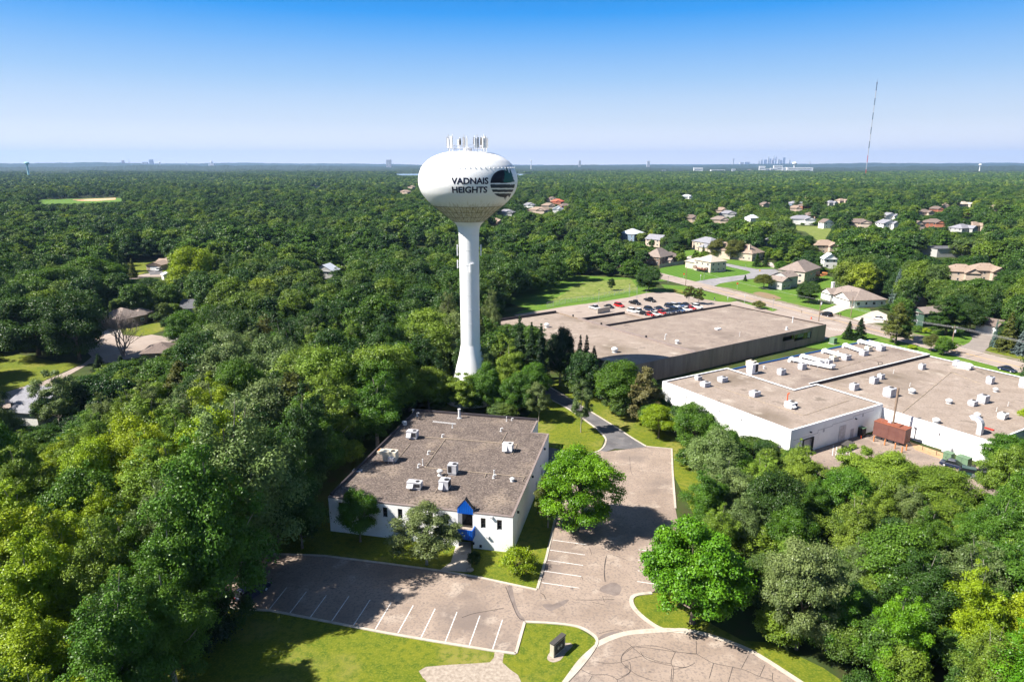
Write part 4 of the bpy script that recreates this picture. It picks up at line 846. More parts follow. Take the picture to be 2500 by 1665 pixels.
for (x, y, h, r, st, lb) in ((855, 98, .5, .13, 'mush', 'round vent at the far left corner ' + LBV), (890, 135, .6, .14, 'goose', 'double bent vent just in front of far left corner ' + LBV), (1275, 152, 1.9, .26, 'cap', 'tall fat white stack at the back edge ' + LBV),
        (1212, 240, .9, .1, 'cap', 'short pipe beside the lying ladder ' + LBV), (1118, 326, .45, .12, 'goose', 'small bent pipe at the crossing of gas lines ' + LBV), (990, 482, .5, .13, 'goose', 'small bent vent left of the slanting gas line ' + LBV),
        (942, 582, 1.1, .09, 'cap', 'thin tall pipe left of the upright unit ' + LBV), (900, 602, .5, .12, 'goose', 'squat bent vent beside the thin tall pipe ' + LBV), (1098, 674, .7, .24, 'mush', 'fat round-topped vent left of the upright unit ' + LBV),
        (1586, 700, .5, .13, 'goose', 'bent vent with pipe behind, right middle ' + LBV), (1592, 680, 1.0, .1, 'cap', 'thin pipe behind a bent vent, right middle ' + LBV), (1757, 727, .35, .2, 'mush', 'small round vent near the right edge ' + LBV),
        (1653, 272, .5, .13, 'goose', 'bent vent in the pale gravel patch at the right rear ' + LBV), (1705, 180, .9, .08, 'cap', 'thin pipe at rear edge, third from the right corner ' + LBV), (1752, 174, .4, .1, 'goose', 'low bent pipe by the rear edge near right corner ' + LBV)):
    pipe_vent(R3, x, y, AZR, h, r, st, lb)
c = P(*R3(775, 215), AZR); t = thing('louvred_vent', 'square white louvred vent by the left rear edge of brown gravel roof', 'roof vent', c, ba); mb = MB()
for k in range(4): mb.box(-.42 + k * .01, .42 - k * .01, -.35, .35, .05 + k * .2, .19 + k * .2)
mb.build('louvre_box', 'trim_white', t)
a_, b_2 = P(*R3(1030, 185), AZR + .08), P(*R3(1240, 207), AZR + .08); d_ = (b_2 - a_).normalized(); n_ = Vector((-d_.y, d_.x, 0)) * .2; mb = MB(); LL = (b_2 - a_).length
mb.tube((0, 0, 0), d_ * LL, .035, n=4); mb.tube(n_ * 2, n_ * 2 + d_ * LL, .035, n=4)
for k in range(14): mb.tube(d_ * (LL * (k + .5) / 14), n_ * 2 + d_ * (LL * (k + .5) / 14), .02, n=4)
tag(mb.build('ladder', 'trim_white', loc=a_), 'aluminium ladder lying flat on the brown gravel roof near its back', 'ladder')
c = P(*R3(345, 632), AZR); t = thing('skylight', 'small pale blue skylight in tree shade at left of brown gravel roof', 'skylight', c, ba); mb = MB(); mb.box(-.75, .75, -.4, .4, 0, .18); mb.build('frame', 'galv', t); mb = MB(); mb.box(-.65, .65, -.3, .3, .18, .24, taper=.06); mb.build('dome', 'glass2', t)
mb = MB()
for pl in (((905, 320), (1150, 335), (1400, 355), (1800, 390), (1760, 480)), ((1150, 335), (960, 600)), ((960, 600), (1300, 632), (1870, 685), (1852, 722)), ((825, 385), (730, 500)), ((1710, 280), (1660, 370)), ((1170, 650), (1050, 830)), ((985, 448), (1045, 455)), ((1520, 655), (1505, 690))):
    q = [P(*R3(*p), AZR + .12) - BO for p in pl]; q = [Vector((*to_local((0, 0), BA, p), p.z)) for p in q]
    for p, p2 in zip(q[:-1], q[1:]): mb.tube(p, p2, .045, n=5)
gl = mb.build('gas_pipework', 'conduit', b)
# brown building's roof
KZR = RZ
for (x, y, h, r, st, lb) in ((370, 272, .7, .42, 'mush', 'large round vent on the left part of tan roof, farther one'), (823, 438, .7, .45, 'mush', 'large round vent on left part of tan roof, nearer the dark shadow'), (1240, 380, .6, .32, 'mush', 'round vent right of the dividing parapet on tan roof'),
        (1160, 352, 1.4, .14, 'goose', 'bent pipe close to the dividing parapet on tan roof'), (1658, 333, 1.3, .06, 'cap', 'very thin pipe in the middle of wide tan roof'), (1972, 288, .9, .3, 'cap', 'stubby white pipe at the right end of wide tan roof'), (2012, 240, 1.9, .16, 'cap', 'tall grey pipe near the far right corner of wide tan roof')):
    pipe_vent(R4, x, y, KZR, h, r, st, lb)
c = P(*R4(1513, 286), KZR); t = thing('roof_hatch', 'flat white hatch in the middle of the wide tan roof', 'roof hatch', c, KA); mb = MB(); mb.box(-.9, .9, -.6, .6, 0, .35); mb.build('curb_frame', 'galv', t); mb = MB(); mb.box(-.95, .95, -.65, .65, .35, .42); mb.build('lid', 'trim_white', t)
# white warehouse's roofs
Z1, Z2, Z3 = WH1 - .18, WH2 - .25, WH3 - .2; wa = WA + R(90)
FR = 'on front roof of the white warehouse'
rooftop_unit(R5, 280, 336, Z1, (1.5, 1.5, 1.0), wa, 'small unit, leftmost of a close pair ' + FR, grille='rf')
rooftop_unit(R5, 328, 378, Z1, (2.2, 1.9, 1.15), wa, 'low wide unit, nearer of the left pair ' + FR, grille='r')
rooftop_unit(R5, 438, 348, Z1, (2.2, 1.9, 1.25), wa, 'low wide unit standing behind the left pair ' + FR, grille='r')
rooftop_unit(R5, 645, 440, Z1, (2.3, 1.9, 1.25), wa, 'low wide unit alone in the middle ' + FR, grille='r')
rooftop_unit(R5, 878, 515, Z1, (2.2, 2.2, 1.35), wa, 'white unit with open front hood ' + FR, mt='trim_white', hood='f', grille='f')
c = P(*R5(848, 470), Z1); t = thing('roof_flue', 'orange-red bent flue behind the hooded white rooftop unit', 'flue', c + Vector((0, .5, 0)), 0); mb = MB(); mb.tube((0, 0, 0), (0, 0, 1.5), .12, n=8); mb.build('pipe', 'orange', t); mb = MB(); mb.tube((0, 0, 1.5), (.3, -.1, 1.8), .16, n=8); mb.build('cap', 'orange', t)
MR = 'on ducted middle roof of the white warehouse'
u = rooftop_unit(R5, 628, 296, Z2, (2.6, 2.0, 3.0), wa, 'tall white chiller, highest unit ' + MR, mt='trim_white', grille='rf')
rooftop_unit(R5, 812, 302, Z2, (2.0, 1.6, 1.6), wa, 'single hooded unit left of the ducts ' + MR, hood='r', grille='r')
rooftop_unit(R5, 945, 268, Z2, (2.0, 1.6, 1.7), wa, 'hooded unit straddling the nearest duct ' + MR, hood='r', grille='r')
for k, (x0, y0, x1, y1, lb) in enumerate(((850, 215, 1105, 268, 'nearest and longest white roof duct ending in a rounded bend'), (925, 195, 1095, 240, 'second white roof duct from the front'), (1065, 160, 1205, 200, 'middle white roof duct of the five'), (1200, 125, 1325, 170, 'fourth white roof duct, beside the small row of flues'), (1293, 100, 1440, 140, 'farthest white roof duct near the road side edge'))):
    a3, b3 = P(*R5(x0, y0), Z2), P(*R5(x1, y1), Z2); d3 = (b3 - a3).normalized(); Ld = (b3 - a3).length
    t = thing('roof_duct', lb, 'duct', a3, math.atan2(d3.y, d3.x), 'white ducts lying across the middle roof')
    mb = MB(); mb.box(.9, Ld, -.42, .42, .55, 1.25); 
    if k == 0: mb.add([(Ld, -.42, .55), (Ld + .8, -.2, .55), (Ld + 1.1, .5, .55), (Ld + 1.1, 1.6, .55), (Ld, 1.6, .55), (Ld, -.42, 1.25), (Ld + .8, -.2, 1.25), (Ld + 1.1, .5, 1.25), (Ld + 1.1, 1.6, 1.25), (Ld, 1.6, 1.25)], [(4, 3, 2, 1, 0), (5, 6, 7, 8, 9), (0, 1, 6, 5), (1, 2, 7, 6), (2, 3, 8, 7), (3, 4, 9, 8)])
    mb.build('duct_run', 'trim_white', t)
    mb = MB(); prof = [(0.0, 0), (.7, 0), (.75, .5), (1.0, .55), (1.0, 1.35), (.6, 1.4), (.25, 1.1), (.05, .6)]; mb.side(prof, -.5, .5); mb.build('elbow', 'trim_white', t)
    mb = MB()
    for q in range(4): xx = 1.5 + (Ld - 2) * q / 4; mb.box(xx, xx + .08, -.35, -.27, 0, .55); mb.box(xx, xx + .08, .27, .35, 0, .55)
    mb.build('support', 'galv', t)
for (x, y, s, mt_, lb) in ((1060, 246, (1.9, 1.6, 1.4), 'unit', 'unit closest to the rounded duct bend '), (1113, 238, (1.9, 1.7, 1.5), 'unit', 'unit at the end of the second duct '), (1148, 215, (2.5, 1.6, 1.5), 'unit_beige', 'cream coloured unit with sloping shoulders '), (1228, 208, (2.4, 1.8, 1.5), 'unit', 'unit at the end of the middle duct '),
        (1340, 178, (2.4, 1.8, 1.5), 'unit', 'unit at the end of the fourth duct '), (1368, 152, (1.9, 1.6, 1.5), 'unit_beige', 'beige hooded unit between the last two ducts '), (1450, 148, (2.5, 1.9, 1.5), 'unit', 'farthest unit, by the road side edge ')):
    rooftop_unit(R5, x, y, Z2, s, wa, lb + MR, mt=mt_, grille='r', hood='r' if 'hooded' in lb else None)
RR = 'on right roof of the white warehouse'
for (x, y, s, mt_, hd, lb) in ((1278, 400, (2.1, 1.6, 1.7), 'unit', 'r', 'hooded unit nearest the step between roofs '), (1405, 358, (2.1, 1.6, 1.7), 'unit', 'r', 'front one of two close hooded units '), (1448, 330, (1.6, 1.4, 1.4), 'unit', None, 'smaller rear one of two close units '), (1510, 442, (2.8, 2.2, 2.2), 'unit', None, 'biggest boxy unit, behind the brown exhaust stack '),
        (1710, 268, (1.7, 1.3, 1.6), 'unit', 'r', 'narrow hooded unit at the rear middle '), (2147, 360, (1.7, 1.5, 1.9), 'galv', None, 'upright louvred unit at the far right '), (2107, 482, (2.3, 2.0, 1.9), 'unit', None, 'larger of a front right pair of boxes '), (2038, 500, (1.9, 1.6, 1.2), 'unit', None, 'smaller low box of the front right pair '), (2232, 584, (2.0, 1.6, 1.3), 'trim_white', 'r', 'white hooded unit nearest the right corner '), (2370, 385, (2.0, 2.0, 2.6), 'unit', None, 'unit cut by the right border of the picture ')):
    rooftop_unit(R5, x, y, Z3, s, wa, lb + RR, mt=mt_, hood=hd, grille='r')
c = P(*R5(1962, 258), Z3); t = thing('air_handler', 'white unit with rounded cover beside a grey fan box at the road side', 'air handler', c, wa + R(90)); mb = MB(); mb.side([(-2.2, .5), (1.0, .5), (1.2, .9), (1.0, 1.5), (-1.6, 1.5), (-2.2, 1.1)], -.8, .8); mb.build('cover', 'trim_white', t); mb = MB(); mb.box(1.2, 2.2, -.8, .8, .3, 1.7); mb.build('fan_box', 'galv', t); mb = MB(); mb.box(-1.9, 2.0, -.6, .6, 0, .5); mb.build('base', 'galv', t)
for (x, y, r, lb) in ((1638, 418, .38, 'middle of three in line '), (1875, 483, .34, 'in the centre of the bare gravel '), (1793, 608, .36, 'closest to the front wall '), (2055, 572, .32, 'left of the bent duct hood '), (2172, 408, .28, 'in front of the louvred upright unit ')):
    pipe_vent(R5, x, y, Z3, .5, r, 'mush', 'round topped white vent ' + lb + 'of white warehouse right roof')
for (x, y, lb) in ((1520, 292, 'rear left '), (1625, 375, 'rear middle '), (2252, 500, 'right end '), (2178, 535, 'behind the red board ')): pipe_vent(R5, x, y, Z3, .8, .06, 'goose', 'thin bent pipe ' + lb + 'of white warehouse right roof')
for (x, y, lb) in ((693, 262, 'beside the tall chiller '), (1165, 165, 'between the second and third ducts ')): pipe_vent(R5, x, y, Z2, .5, .15, 'mush', 'little vent ' + lb + MR)
c = P(*R5(2028, 668), Z3); t = thing('duct_hood', 'grey curved duct hood rising from right roof of the white warehouse', 'duct', c, WA); mb = MB()
arc = [(math.cos(R(a)) * .75, 1.9 + math.sin(R(a)) * .75) for a in range(0, 121, 20)]; arc2 = [(math.cos(R(a)) * 1.75 - .1, 1.9 + math.sin(R(a)) * 1.6) for a in range(120, -1, -20)]
mb.side([(.75, 0), (1.65, 0)][::1] + [(1.65, 1.9)] + arc2[::-1] + arc[::-1] + [(.75, 1.9)], -.5, .5); mb.build('bent_duct', 'galv', t)
c = P(*R5(2120, 646), Z3); t = thing('red_board', 'flat red board lying on white warehouse roof near its right corner', 'board', c, WA + R(90)); mb = MB(); mb.box(-.3, .3, -1.2, 1.2, .1, .2); mb.build('board', 'red', t); mb = MB(); mb.box(-.25, .25, -1, -.8, 0, .1); mb.box(-.25, .25, .8, 1, 0, .1); mb.build('bearer', 'timber', t)
c = P(*S5(2010, 610), Z2); t = thing('pipe_support', 'bent black pipe frame standing alone on the ducted roof', 'pipe frame', c, 0); mb = MB(); mb.tube((-.5, 0, 0), (-.5, 0, .7), .07, n=6); mb.tube((.5, 0, 0), (.5, 0, .7), .07, n=6); mb.tube((-.9, 0, .7), (.5, 0, .7), .07, n=6); mb.tube((-.6, 0, .05), (.6, 0, .05), .07, n=6); mb.build('frame', 'grille', t)
mb = MB()
for zz, f_, pl in ((Z1, R5, ((380, 372), (650, 462), (945, 560), (1240, 462))), (Z2, S5, ((950, 690), (1260, 685), (1700, 550), (2140, 435))), (Z3, R5, ((1090, 370), (1240, 395))), (Z3, R5, ((1580, 540), (1890, 282), (2080, 360)))):
    q = [P(*f_(*p), zz + .1) - WO for p in pl]; q = [Vector((*to_local((0, 0), WA, p), p.z)) for p in q]
    for p, p2 in zip(q[:-1], q[1:]):
        mb.tube(p, p2, .04, n=4); n__ = int((p2 - p).length / 3)
        for k in range(n__): cc = p + (p2 - p) * ((k + .5) / n__); mb.cbox((cc.x, cc.y), (.3, .3), cc.z - .1, cc.z - .04)
mb.build('gas_pipework', 'conduit', wb)
# beside the buildings
c = P(*R5(622, 232), 0); rooftop_unit(R5, 622, 240, 0.8, (2.6, 2.2, 2.2), KA, 'beige condenser standing on the grass against brown ribbed wall', mt='unit_beige', grille='rf', group='ground standing units').location.z = 0
c = P(*S5(1235, 262)); t = thing('utility_cabinet', 'small green cabinet on grass strip behind the ducted roof', 'utility cabinet', c, KA); mb = MB(); mb.box(-.9, .9, -.8, .8, 0, 1.9); mb.build('cabinet', 'green_box', t); mb = MB(); mb.box(-1.2, 1.2, -1.1, 1.1, -.02, .1); mb.build('pad', 'concrete', t)
# service yard
ya = WA
g0 = P(*S6(640, 520)); g1 = P(*S6(945, 615)); gd = (g1 - g0).normalized(); GL = (g1 - g0).length
t = thing('generator_enclosure', 'long brown metal generator enclosure with rusty top beside the white wall', 'generator', g0, math.atan2(gd.y, gd.x))
LG = GL + .4; mb = MB(); mb.box(-.6, LG, 0, 2.6, .7, 3.7); en = mb.build('housing', 'brown_box', t); mb = MB(); mb.box(-.65, LG + .05, -.05, 2.65, 3.7, 3.8); mb.box(0, LG - 1.5, .4, 2.2, 3.8, 4.0); mb.build('top', 'brown_top', t)
mb = MB()
for q in range(4): x0 = .2 + (LG - 1) * q / 4; mb.box(x0, x0 + LG * .17, .1, 2.4, .08, .7)
mb.build('base_frame', 'grille', t)
for q in range(4): x0 = -.2 + (LG) * q / 4; mb = MB(); mb.box(x0, x0 + LG / 4 - .25, -.03, -.002, .9, 3.5); mb.build('side_panel', 'brown_box', en)
mb = MB(); mb.tube((LG * .45, 1.3, 3.8), (LG * .45, 1.3, 11.6), .2, n=10); mb.tube((LG * .45, 1.3, 8.2), (LG * .45, 1.3, 11.7), .25, n=10); mb.build('exhaust_stack', 'pole', t)
mb = MB(); mb.box(LG * .3, LG * .42, .8, 1.6, 4.0, 4.3); mb.build('roof_vent', 'galv', t)
for k, (x, y) in enumerate(((625, 555), (750, 598), (868, 640), (948, 682), (998, 658))):
    t = thing('bollard', ('leftmost', 'second from left', 'third from left', 'frontmost', 'rightmost')[k] + ' rust coloured bollard guarding the brown generator enclosure', 'bollard', P(*S6(x, y)), 0, 'bollards round the generator'); mb = MB(); mb.lathe([(.13, 0), (.13, 1.25), (.05, 1.33)], 10); mb.build('post', 'timber2' if k != 9 else 'rust', t)
t = thing('dumpster', 'black lidded rubbish skip by the double doors of the white warehouse', 'dumpster', P(*S6(325, 640)), ya + R(95)); mb = MB(); mb.side([(-1.0, 0.15), (1.0, 0.15), (1.1, 1.35), (-1.1, 1.0)], -.8, .8); mb.build('bin', 'tyre', t); mb = MB(); mb.side([(-1.12, 1.02), (1.12, 1.37), (1.12, 1.42), (-1.12, 1.07)], -.82, .82); mb.build('lid', 'sign_dark', t)
mb = MB(); mb.box(-.9, -.7, -.7, .7, 0, .14); mb.box(.7, .9, -.7, .7, 0, .14); mb.build('skid', 'tyre', t)
t = thing('waste_compactor', 'dark green cabinet against shaded white wall left of brown enclosure', 'waste bin', P(*S6(470, 492)), ya); mb = MB(); mb.box(-.8, .8, -.6, .6, 0, 2.0); mb.build('body', 'door', t); mb = MB(); mb.box(-.85, .85, -.65, .65, 2.0, 2.1); mb.build('lid', 'green_box', t)
for (x, y, s, lb) in ((1480, 775, (1.5, 1.3, 1.7), 'smaller green transformer cabinet below the wall intake'), (1650, 835, (2.2, 1.6, 1.9), 'larger green transformer cabinet, farther right along white wall')):
    t = thing('transformer', lb, 'transformer', P(*S6(x, y)), ya, 'green transformers along the white wall'); mb = MB(); w, d, h = s; mb.box(-w / 2, w / 2, -d / 2, d / 2, .12, h); mb.side([(-w / 2, h), (w / 2, h), (w / 2, h + .05), (-w / 2, h + .05)], -d / 2 - .05, d / 2 + .05); mb.build('cabinet', 'green_box', t)
    mb = MB(); mb.box(-w / 2 - .3, w / 2 + .3, -d / 2 - .3, d / 2 + .3, -.02, .12); mb.build('pad', 'concrete', t); mb = MB(); mb.box(-.02, .02, -d / 2 - .02, -d / 2 - .002, .2, h - .1); mb.box(-.3, -.1, -d / 2 - .03, -d / 2 - .002, h * .4, h * .5); mb.build('door_seam', 'sign_dark', t)
t = thing('wall_flue', 'grey standing pipe rising beside the brown generator enclosure', 'flue', P(*S6(1035, 570))); mb = MB(); mb.tube((0, .8, 0), (0, .8, 4.4), .14, n=8); mb.build('pipe', 'galv', t); mb = MB(); mb.lathe([(.22, 4.4), (.22, 4.6), (.08, 4.8)], 10, c=(0, .8)); mb.build('cap', 'galv', t)
for k, (x, y) in enumerate(((1185, 655), (1345, 715))):
    t = thing('gas_post', ('left', 'right')[k] + ' thin dark post in the wood chip bed by the white wall', 'post', P(*S6(x, y)), 0, 'posts in the wood chip bed'); mb = MB(); mb.tube((0, 0, 0), (0, 0, 1.1), .05, n=6); mb.build('post', 'grille', t)
t = thing('traffic_cone', 'red cone on the shaded pavement near the doors', 'cone', P(*S6(478, 525))); mb = MB(); mb.box(-.2, .2, -.2, .2, 0, .04); mb.build('base', 'red', t); mb = MB(); mb.lathe([(.15, .04), (.03, .75)], 10); mb.build('body', 'orange', t)
# the low sign on the lawn by the turning circle
s0 = P(*R8(113, 1440)); s1_ = P(*R8(175, 1385)); sg = s1_ - s0
t = thing('entrance_sign', 'low stone monument sign with dark face on lawn by turning circle', 'sign', s0, math.atan2(sg.y, sg.x)); Lg = sg.length
mb = MB(); mb.box(0, Lg, 0, .55, 0, 1.75); mb.build('stone_wall', 'sign_stone', t); mb = MB(); mb.box(.0 - .05, Lg + .05, -.05, .6, 1.75, 1.9); mb.build('coping', 'sign_dark', t)
mb = MB(); mb.box(.25, Lg - .2, -.035, -.003, .25, 1.6); fc = mb.build('panel', 'sign_dark', t)
for q in (.38, .62): mb = MB(); mb.lathe([(.19, -.02), (.19, .02)], 14); o = mb.build('emblem', 'sign_stone', fc); o.rotation_euler = (R(90), 0, 0); o.location = (Lg * q, -.06, .95)
t = thing('landscape_boulder', 'rounded grey boulder beside the entrance walk at the kerb', 'boulder', P(*R7(1432, 245))); mb = MB(); mb.lathe([(.35, 0), (.5, .15), (.45, .4), (.25, .58), (.02, .62)], 9); mb.build('rock', 'gravel', t, True); t.scale = (1.2, .8, .9)
t = thing('fire_hydrant', 'red hydrant on the grass beside the road near the dark utility pole', 'fire hydrant', P(*S2(630, 1410))); mb = MB(); mb.lathe([(.22, 0), (.22, .08), (.14, .1), (.14, .65), (.17, .68), (.12, .85), (.03, .92)], 12); mb.build('barrel', 'orange', t); mb = MB(); mb.tube((-.28, 0, .5), (.28, 0, .5), .07, n=8); mb.tube((0, -.26, .5), (0, 0, .5), .08, n=8); mb.build('outlet', 'orange', t)
for (f_, x, y, h, nm, lb) in ((S1, 1535, 760, 3.2, 'yellow', 'yellow diamond warning sign at the side street corner'), (S1, 1230, 930, 2.6, 'orange', 'small orange diamond sign on the lawn beside the main road'), (S1, 500, 790, 2.4, 'orange', 'small orange sign on the striped lawn near a wooden pole')):
    t = thing('road_sign', lb, 'road sign', P(*f_(x, y)), 0, 'warning signs'); mb = MB(); mb.tube((0, 0, 0), (0, 0, h), .045, n=6); mb.build('post', 'galv', t)
    mb = MB(); q = .55; mb.add([(0, -.06, h - q), (q, -.06, h), (0, -.06, h + q), (-q, -.06, h), (0, -.03, h - q), (q, -.03, h), (0, -.03, h + q), (-q, -.03, h)], [(0, 1, 2, 3), (7, 6, 5, 4), (0, 4, 5, 1), (1, 5, 6, 2), (2, 6, 7, 3), (3, 7, 4, 0)]); mb.build('plate', nm, t)
for (f_, x, y, h, lb) in ((S1, 728, 815, 3.0, 'slim white marker post at the corner of the striped lawn'), (S1, 1330, 1145, 4.2, 'tall slim purple-white banner post by the lot entrance'), (S1, 920, 1095, 1.6, 'short dark marker post on the triangular verge'), (S1, 1100, 1090, 1.8, 'short white marker post on the triangular verge')):
    t = thing('marker_post', lb, 'post', P(*f_(x, y))); mb = MB(); mb.tube((0, 0, 0), (0, 0, h), .05, n=6); mb.build('post', 'galv', t); mb = MB(); mb.box(-.22, .22, -.04, .04, h - .7, h); mb.build('plate', 'trim_white' if 'white' in lb else 'sign_dark', t)
def mailbox(f_, x, y, lb):
    t = thing('mailbox', lb, 'mailbox', P(*f_(x, y))); mb = MB(); mb.box(-.06, .06, -.06, .06, 0, 1.05); mb.build('post', 'timber', t); mb = MB(); mb.side([(-.15, 1.05), (.15, 1.05), (.15, 1.25), (.07, 1.35), (-.07, 1.35), (-.15, 1.25)], -.3, .3); mb.build('box', 'grille', t)
mailbox(S2, 1145, 1355, 'left black mailbox at the foot of white house driveway'); mailbox(S2, 1190, 1360, 'right black mailbox at the foot of white house driveway')
# utility poles and their lines
def pole(base, top, lb, arms=True, can=True):
    b0 = P(*base); h = PY(top[0], top[1], b0.y).z; t = thing('utility_pole', lb, 'utility pole', b0, math.atan2(rd.y, rd.x), 'utility poles along the road')
    mb = MB(); mb.tube((0, 0, 0), (0, 0, h), .17, .11, n=8); mb.build('pole', 'pole', t)
    if arms: mb = MB(); mb.box(-.07, .07, -1.2, 1.2, h - .8, h - .66); mb.build('crossarm', 'pole', t)
    if can: mb = MB(); mb.lathe([(.26, h - 2.3), (.26, h - 1.4), (.1, h - 1.3)], 10, c=(.42, 0)); mb.build('transformer_can', 'galv', t)
    mb = MB()
    for q in ((-1.1, 0, 1.1) if arms else (0,)): mb.lathe([(.05, h - .66), (.07, h - .5), (.03, h - .42)], 6, c=(0, q))
    mb.build('insulator', 'trim_white', t)
    return b0, h
p1 = pole(S2(772, 1450), S2(812, 1010), 'utility pole beside the dark car on the main road, its transformer white', can=True)
p2 = pole(S3(1205, 770), S3(1248, 488), 'weathered pole on the grass left of the long asphalt driveway')
p3 = pole(S1(525, 895), S1(546, 625), 'thin wooden pole in front of the striped lawn', arms=False, can=False)
p4 = pole(S2(1385, 1360), S2(1452, 985), 'pale slim pole in the lawn right of white house driveway', arms=False, can=False)
def wires(pa, pb, offs, nm_lb):
    (a, ha), (b_, hb) = pa, pb; mb = MB()
    for o in offs:
        A1 = a + rn * o + Vector((0, 0, ha - .5)); B1 = b_ + rn * o + Vector((0, 0, hb - .5)); prev = A1
        for k in range(1, 13):
            u = k / 12; q = A1.lerp(B1, u); q.z -= 4 * .9 * u * (1 - u); mb.tube(prev - a, q - a, .028, n=4, caps=False); prev = q
    tag(mb.build('power_line', 'wire', loc=a), nm_lb, 'power line', 'overhead power lines')
wires(p3, p1, (0,), 'sagging overhead line from the striped lawn pole to the dark road pole')
wires(p1, p2, (-1.1, 0, 1.1), 'three overhead lines between the two road side utility poles')
pe = (rp(300, 6.5), 10.5); wires((p2[0], p2[1]), pe, (-1.1, 0, 1.1), 'three overhead lines leaving to the right past the asphalt driveway')
pole(PR(*rp(300, 6.5))[:2], PR(rp(300, 6.5).x, rp(300, 6.5).y, 10.7)[:2], 'last utility pole at the right, beyond the asphalt driveway')
# lamp posts of the brown building's lot
for k, (x, y, h) in enumerate(((457, 355, 6), (978, 300, 6), (875, 250, 5.5), (1105, 262, 3.5))):
    t = thing('lot_light', 'thin light pole by the fence, ' + ('leftmost', 'third from left', 'second from left', 'rightmost')[k] + ' of four', 'lamp post', P(*S4(x, y)), 0, 'light poles of the car park'); mb = MB(); mb.tube((0, 0, 0), (0, 0, h), .08, .05, n=6); mb.build('pole', 'mesh', t); mb = MB(); mb.box(-.3, .3, -.15, .15, h, h + .15); mb.build('lamp_head', 'grille', t)
for k, (x, y, h) in enumerate(((286, 850, 3), (775, 815, 3.5), (1718, 1225, 5), (1347, 660, 3))):
    t = thing('street_lamp', ('short lamp post beside the main road below the round green tree', 'lamp post on the striped lawn corner', 'lamp post by the verge right of the lot entrance', 'lamp post at the bend of the grey side street')[k], 'lamp post', P(*S1(x, y)), 0); mb = MB(); mb.tube((0, 0, 0), (0, 0, h), .06, n=6); mb.build('pole', 'mesh', t); mb = MB(); mb.box(-.25, .25, -.12, .12, h, h + .12); mb.build('lamp_head', 'grille', t)
# fences
def fence(pts, h, lb, mt_, solid=False, step=3.0, nm='fence'):
    o = pts[0]; t = thing(nm, lb, 'fence', o); L_ = MB(); acc = []
    for a, b_ in zip(pts[:-1], pts[1:]):
        n = max(1, int((b_ - a).length / step)); acc += [a.lerp(b_, k / n) for k in range(n)]
    acc.append(pts[-1]); acc = [p - o for p in acc]
    for p in acc[:90]:
        q = MB(); q.tube(p, p + Vector((0, 0, h + .05)), .05, n=5); q.build('post', mt_, t)
    for a, b_ in zip(acc[:-1], acc[1:]):
        if solid:
            d = (b_ - a); m = max(2, int(d.length / .18)); nn = Vector((-d.y, d.x, 0)).normalized() * .02
            for k in range(m):
                u0, u1 = a + d * ((k + .04) / m), a + d * ((k + .96) / m); L_.prism([(u0.x - nn.x, u0.y - nn.y), (u1.x - nn.x, u1.y - nn.y), (u1.x + nn.x, u1.y + nn.y), (u0.x + nn.x, u0.y + nn.y)], .05, h)
        else:
            for z in (.1, h): L_.tube(a + Vector((0, 0, z)), b_ + Vector((0, 0, z)), .03, n=4, caps=False)
            m = max(2, int((b_ - a).length / .45)); d = (b_ - a) / m
            for k in range(m):
                L_.tube(a + d * k + Vector((0, 0, .1)), a + d * (k + 1) + Vector((0, 0, h)), .009, n=3, caps=False); L_.tube(a + d * (k + 1) + Vector((0, 0, .1)), a + d * k + Vector((0, 0, h)), .009, n=3, caps=False)
    L_.build('boards' if solid else 'wire_mesh', mt_, t)
fence(px(S4, (-250, 400), (0, 345), (460, 275), (875, 195), (980, 185)), 2.2, 'long chain-link fence between the meadow and the car park', 'mesh')
fence(px(S1, (165, 640), (330, 612), (495, 590)), 1.9, 'grey wooden board fence behind the striped lawn', 'fence', True)
fence(px(S1, (260, 945), (370, 968), (480, 985)), 1.2, 'low brown rail fence at the corner of the car park', 'timber2')
fence(px(F8, (620, 548), (900, 540), (1330, 525)), 5.0, 'tall backstop fence at the far baseball field', 'mesh', step=12)
# two loading pit walls by the lot
a_, b_2 = P(*S4(440, 488)), P(*S4(615, 455)); dd = b_2 - a_; t = thing('pit_wall', 'grey concrete screen wall beside the silver pickup', 'wall', a_, math.atan2(dd.y, dd.x)); mb = MB(); Lp = dd.length
for k in range(6): mb.box(Lp * k / 6 + .03, Lp * (k + 1) / 6 - .03, 0, .35, 0, 2.0)
mb.build('panel', 'concrete', t); mb = MB(); mb.box(-.1, Lp + .1, -.05, .4, 2.0, 2.12); mb.build('coping', 'concrete', t)

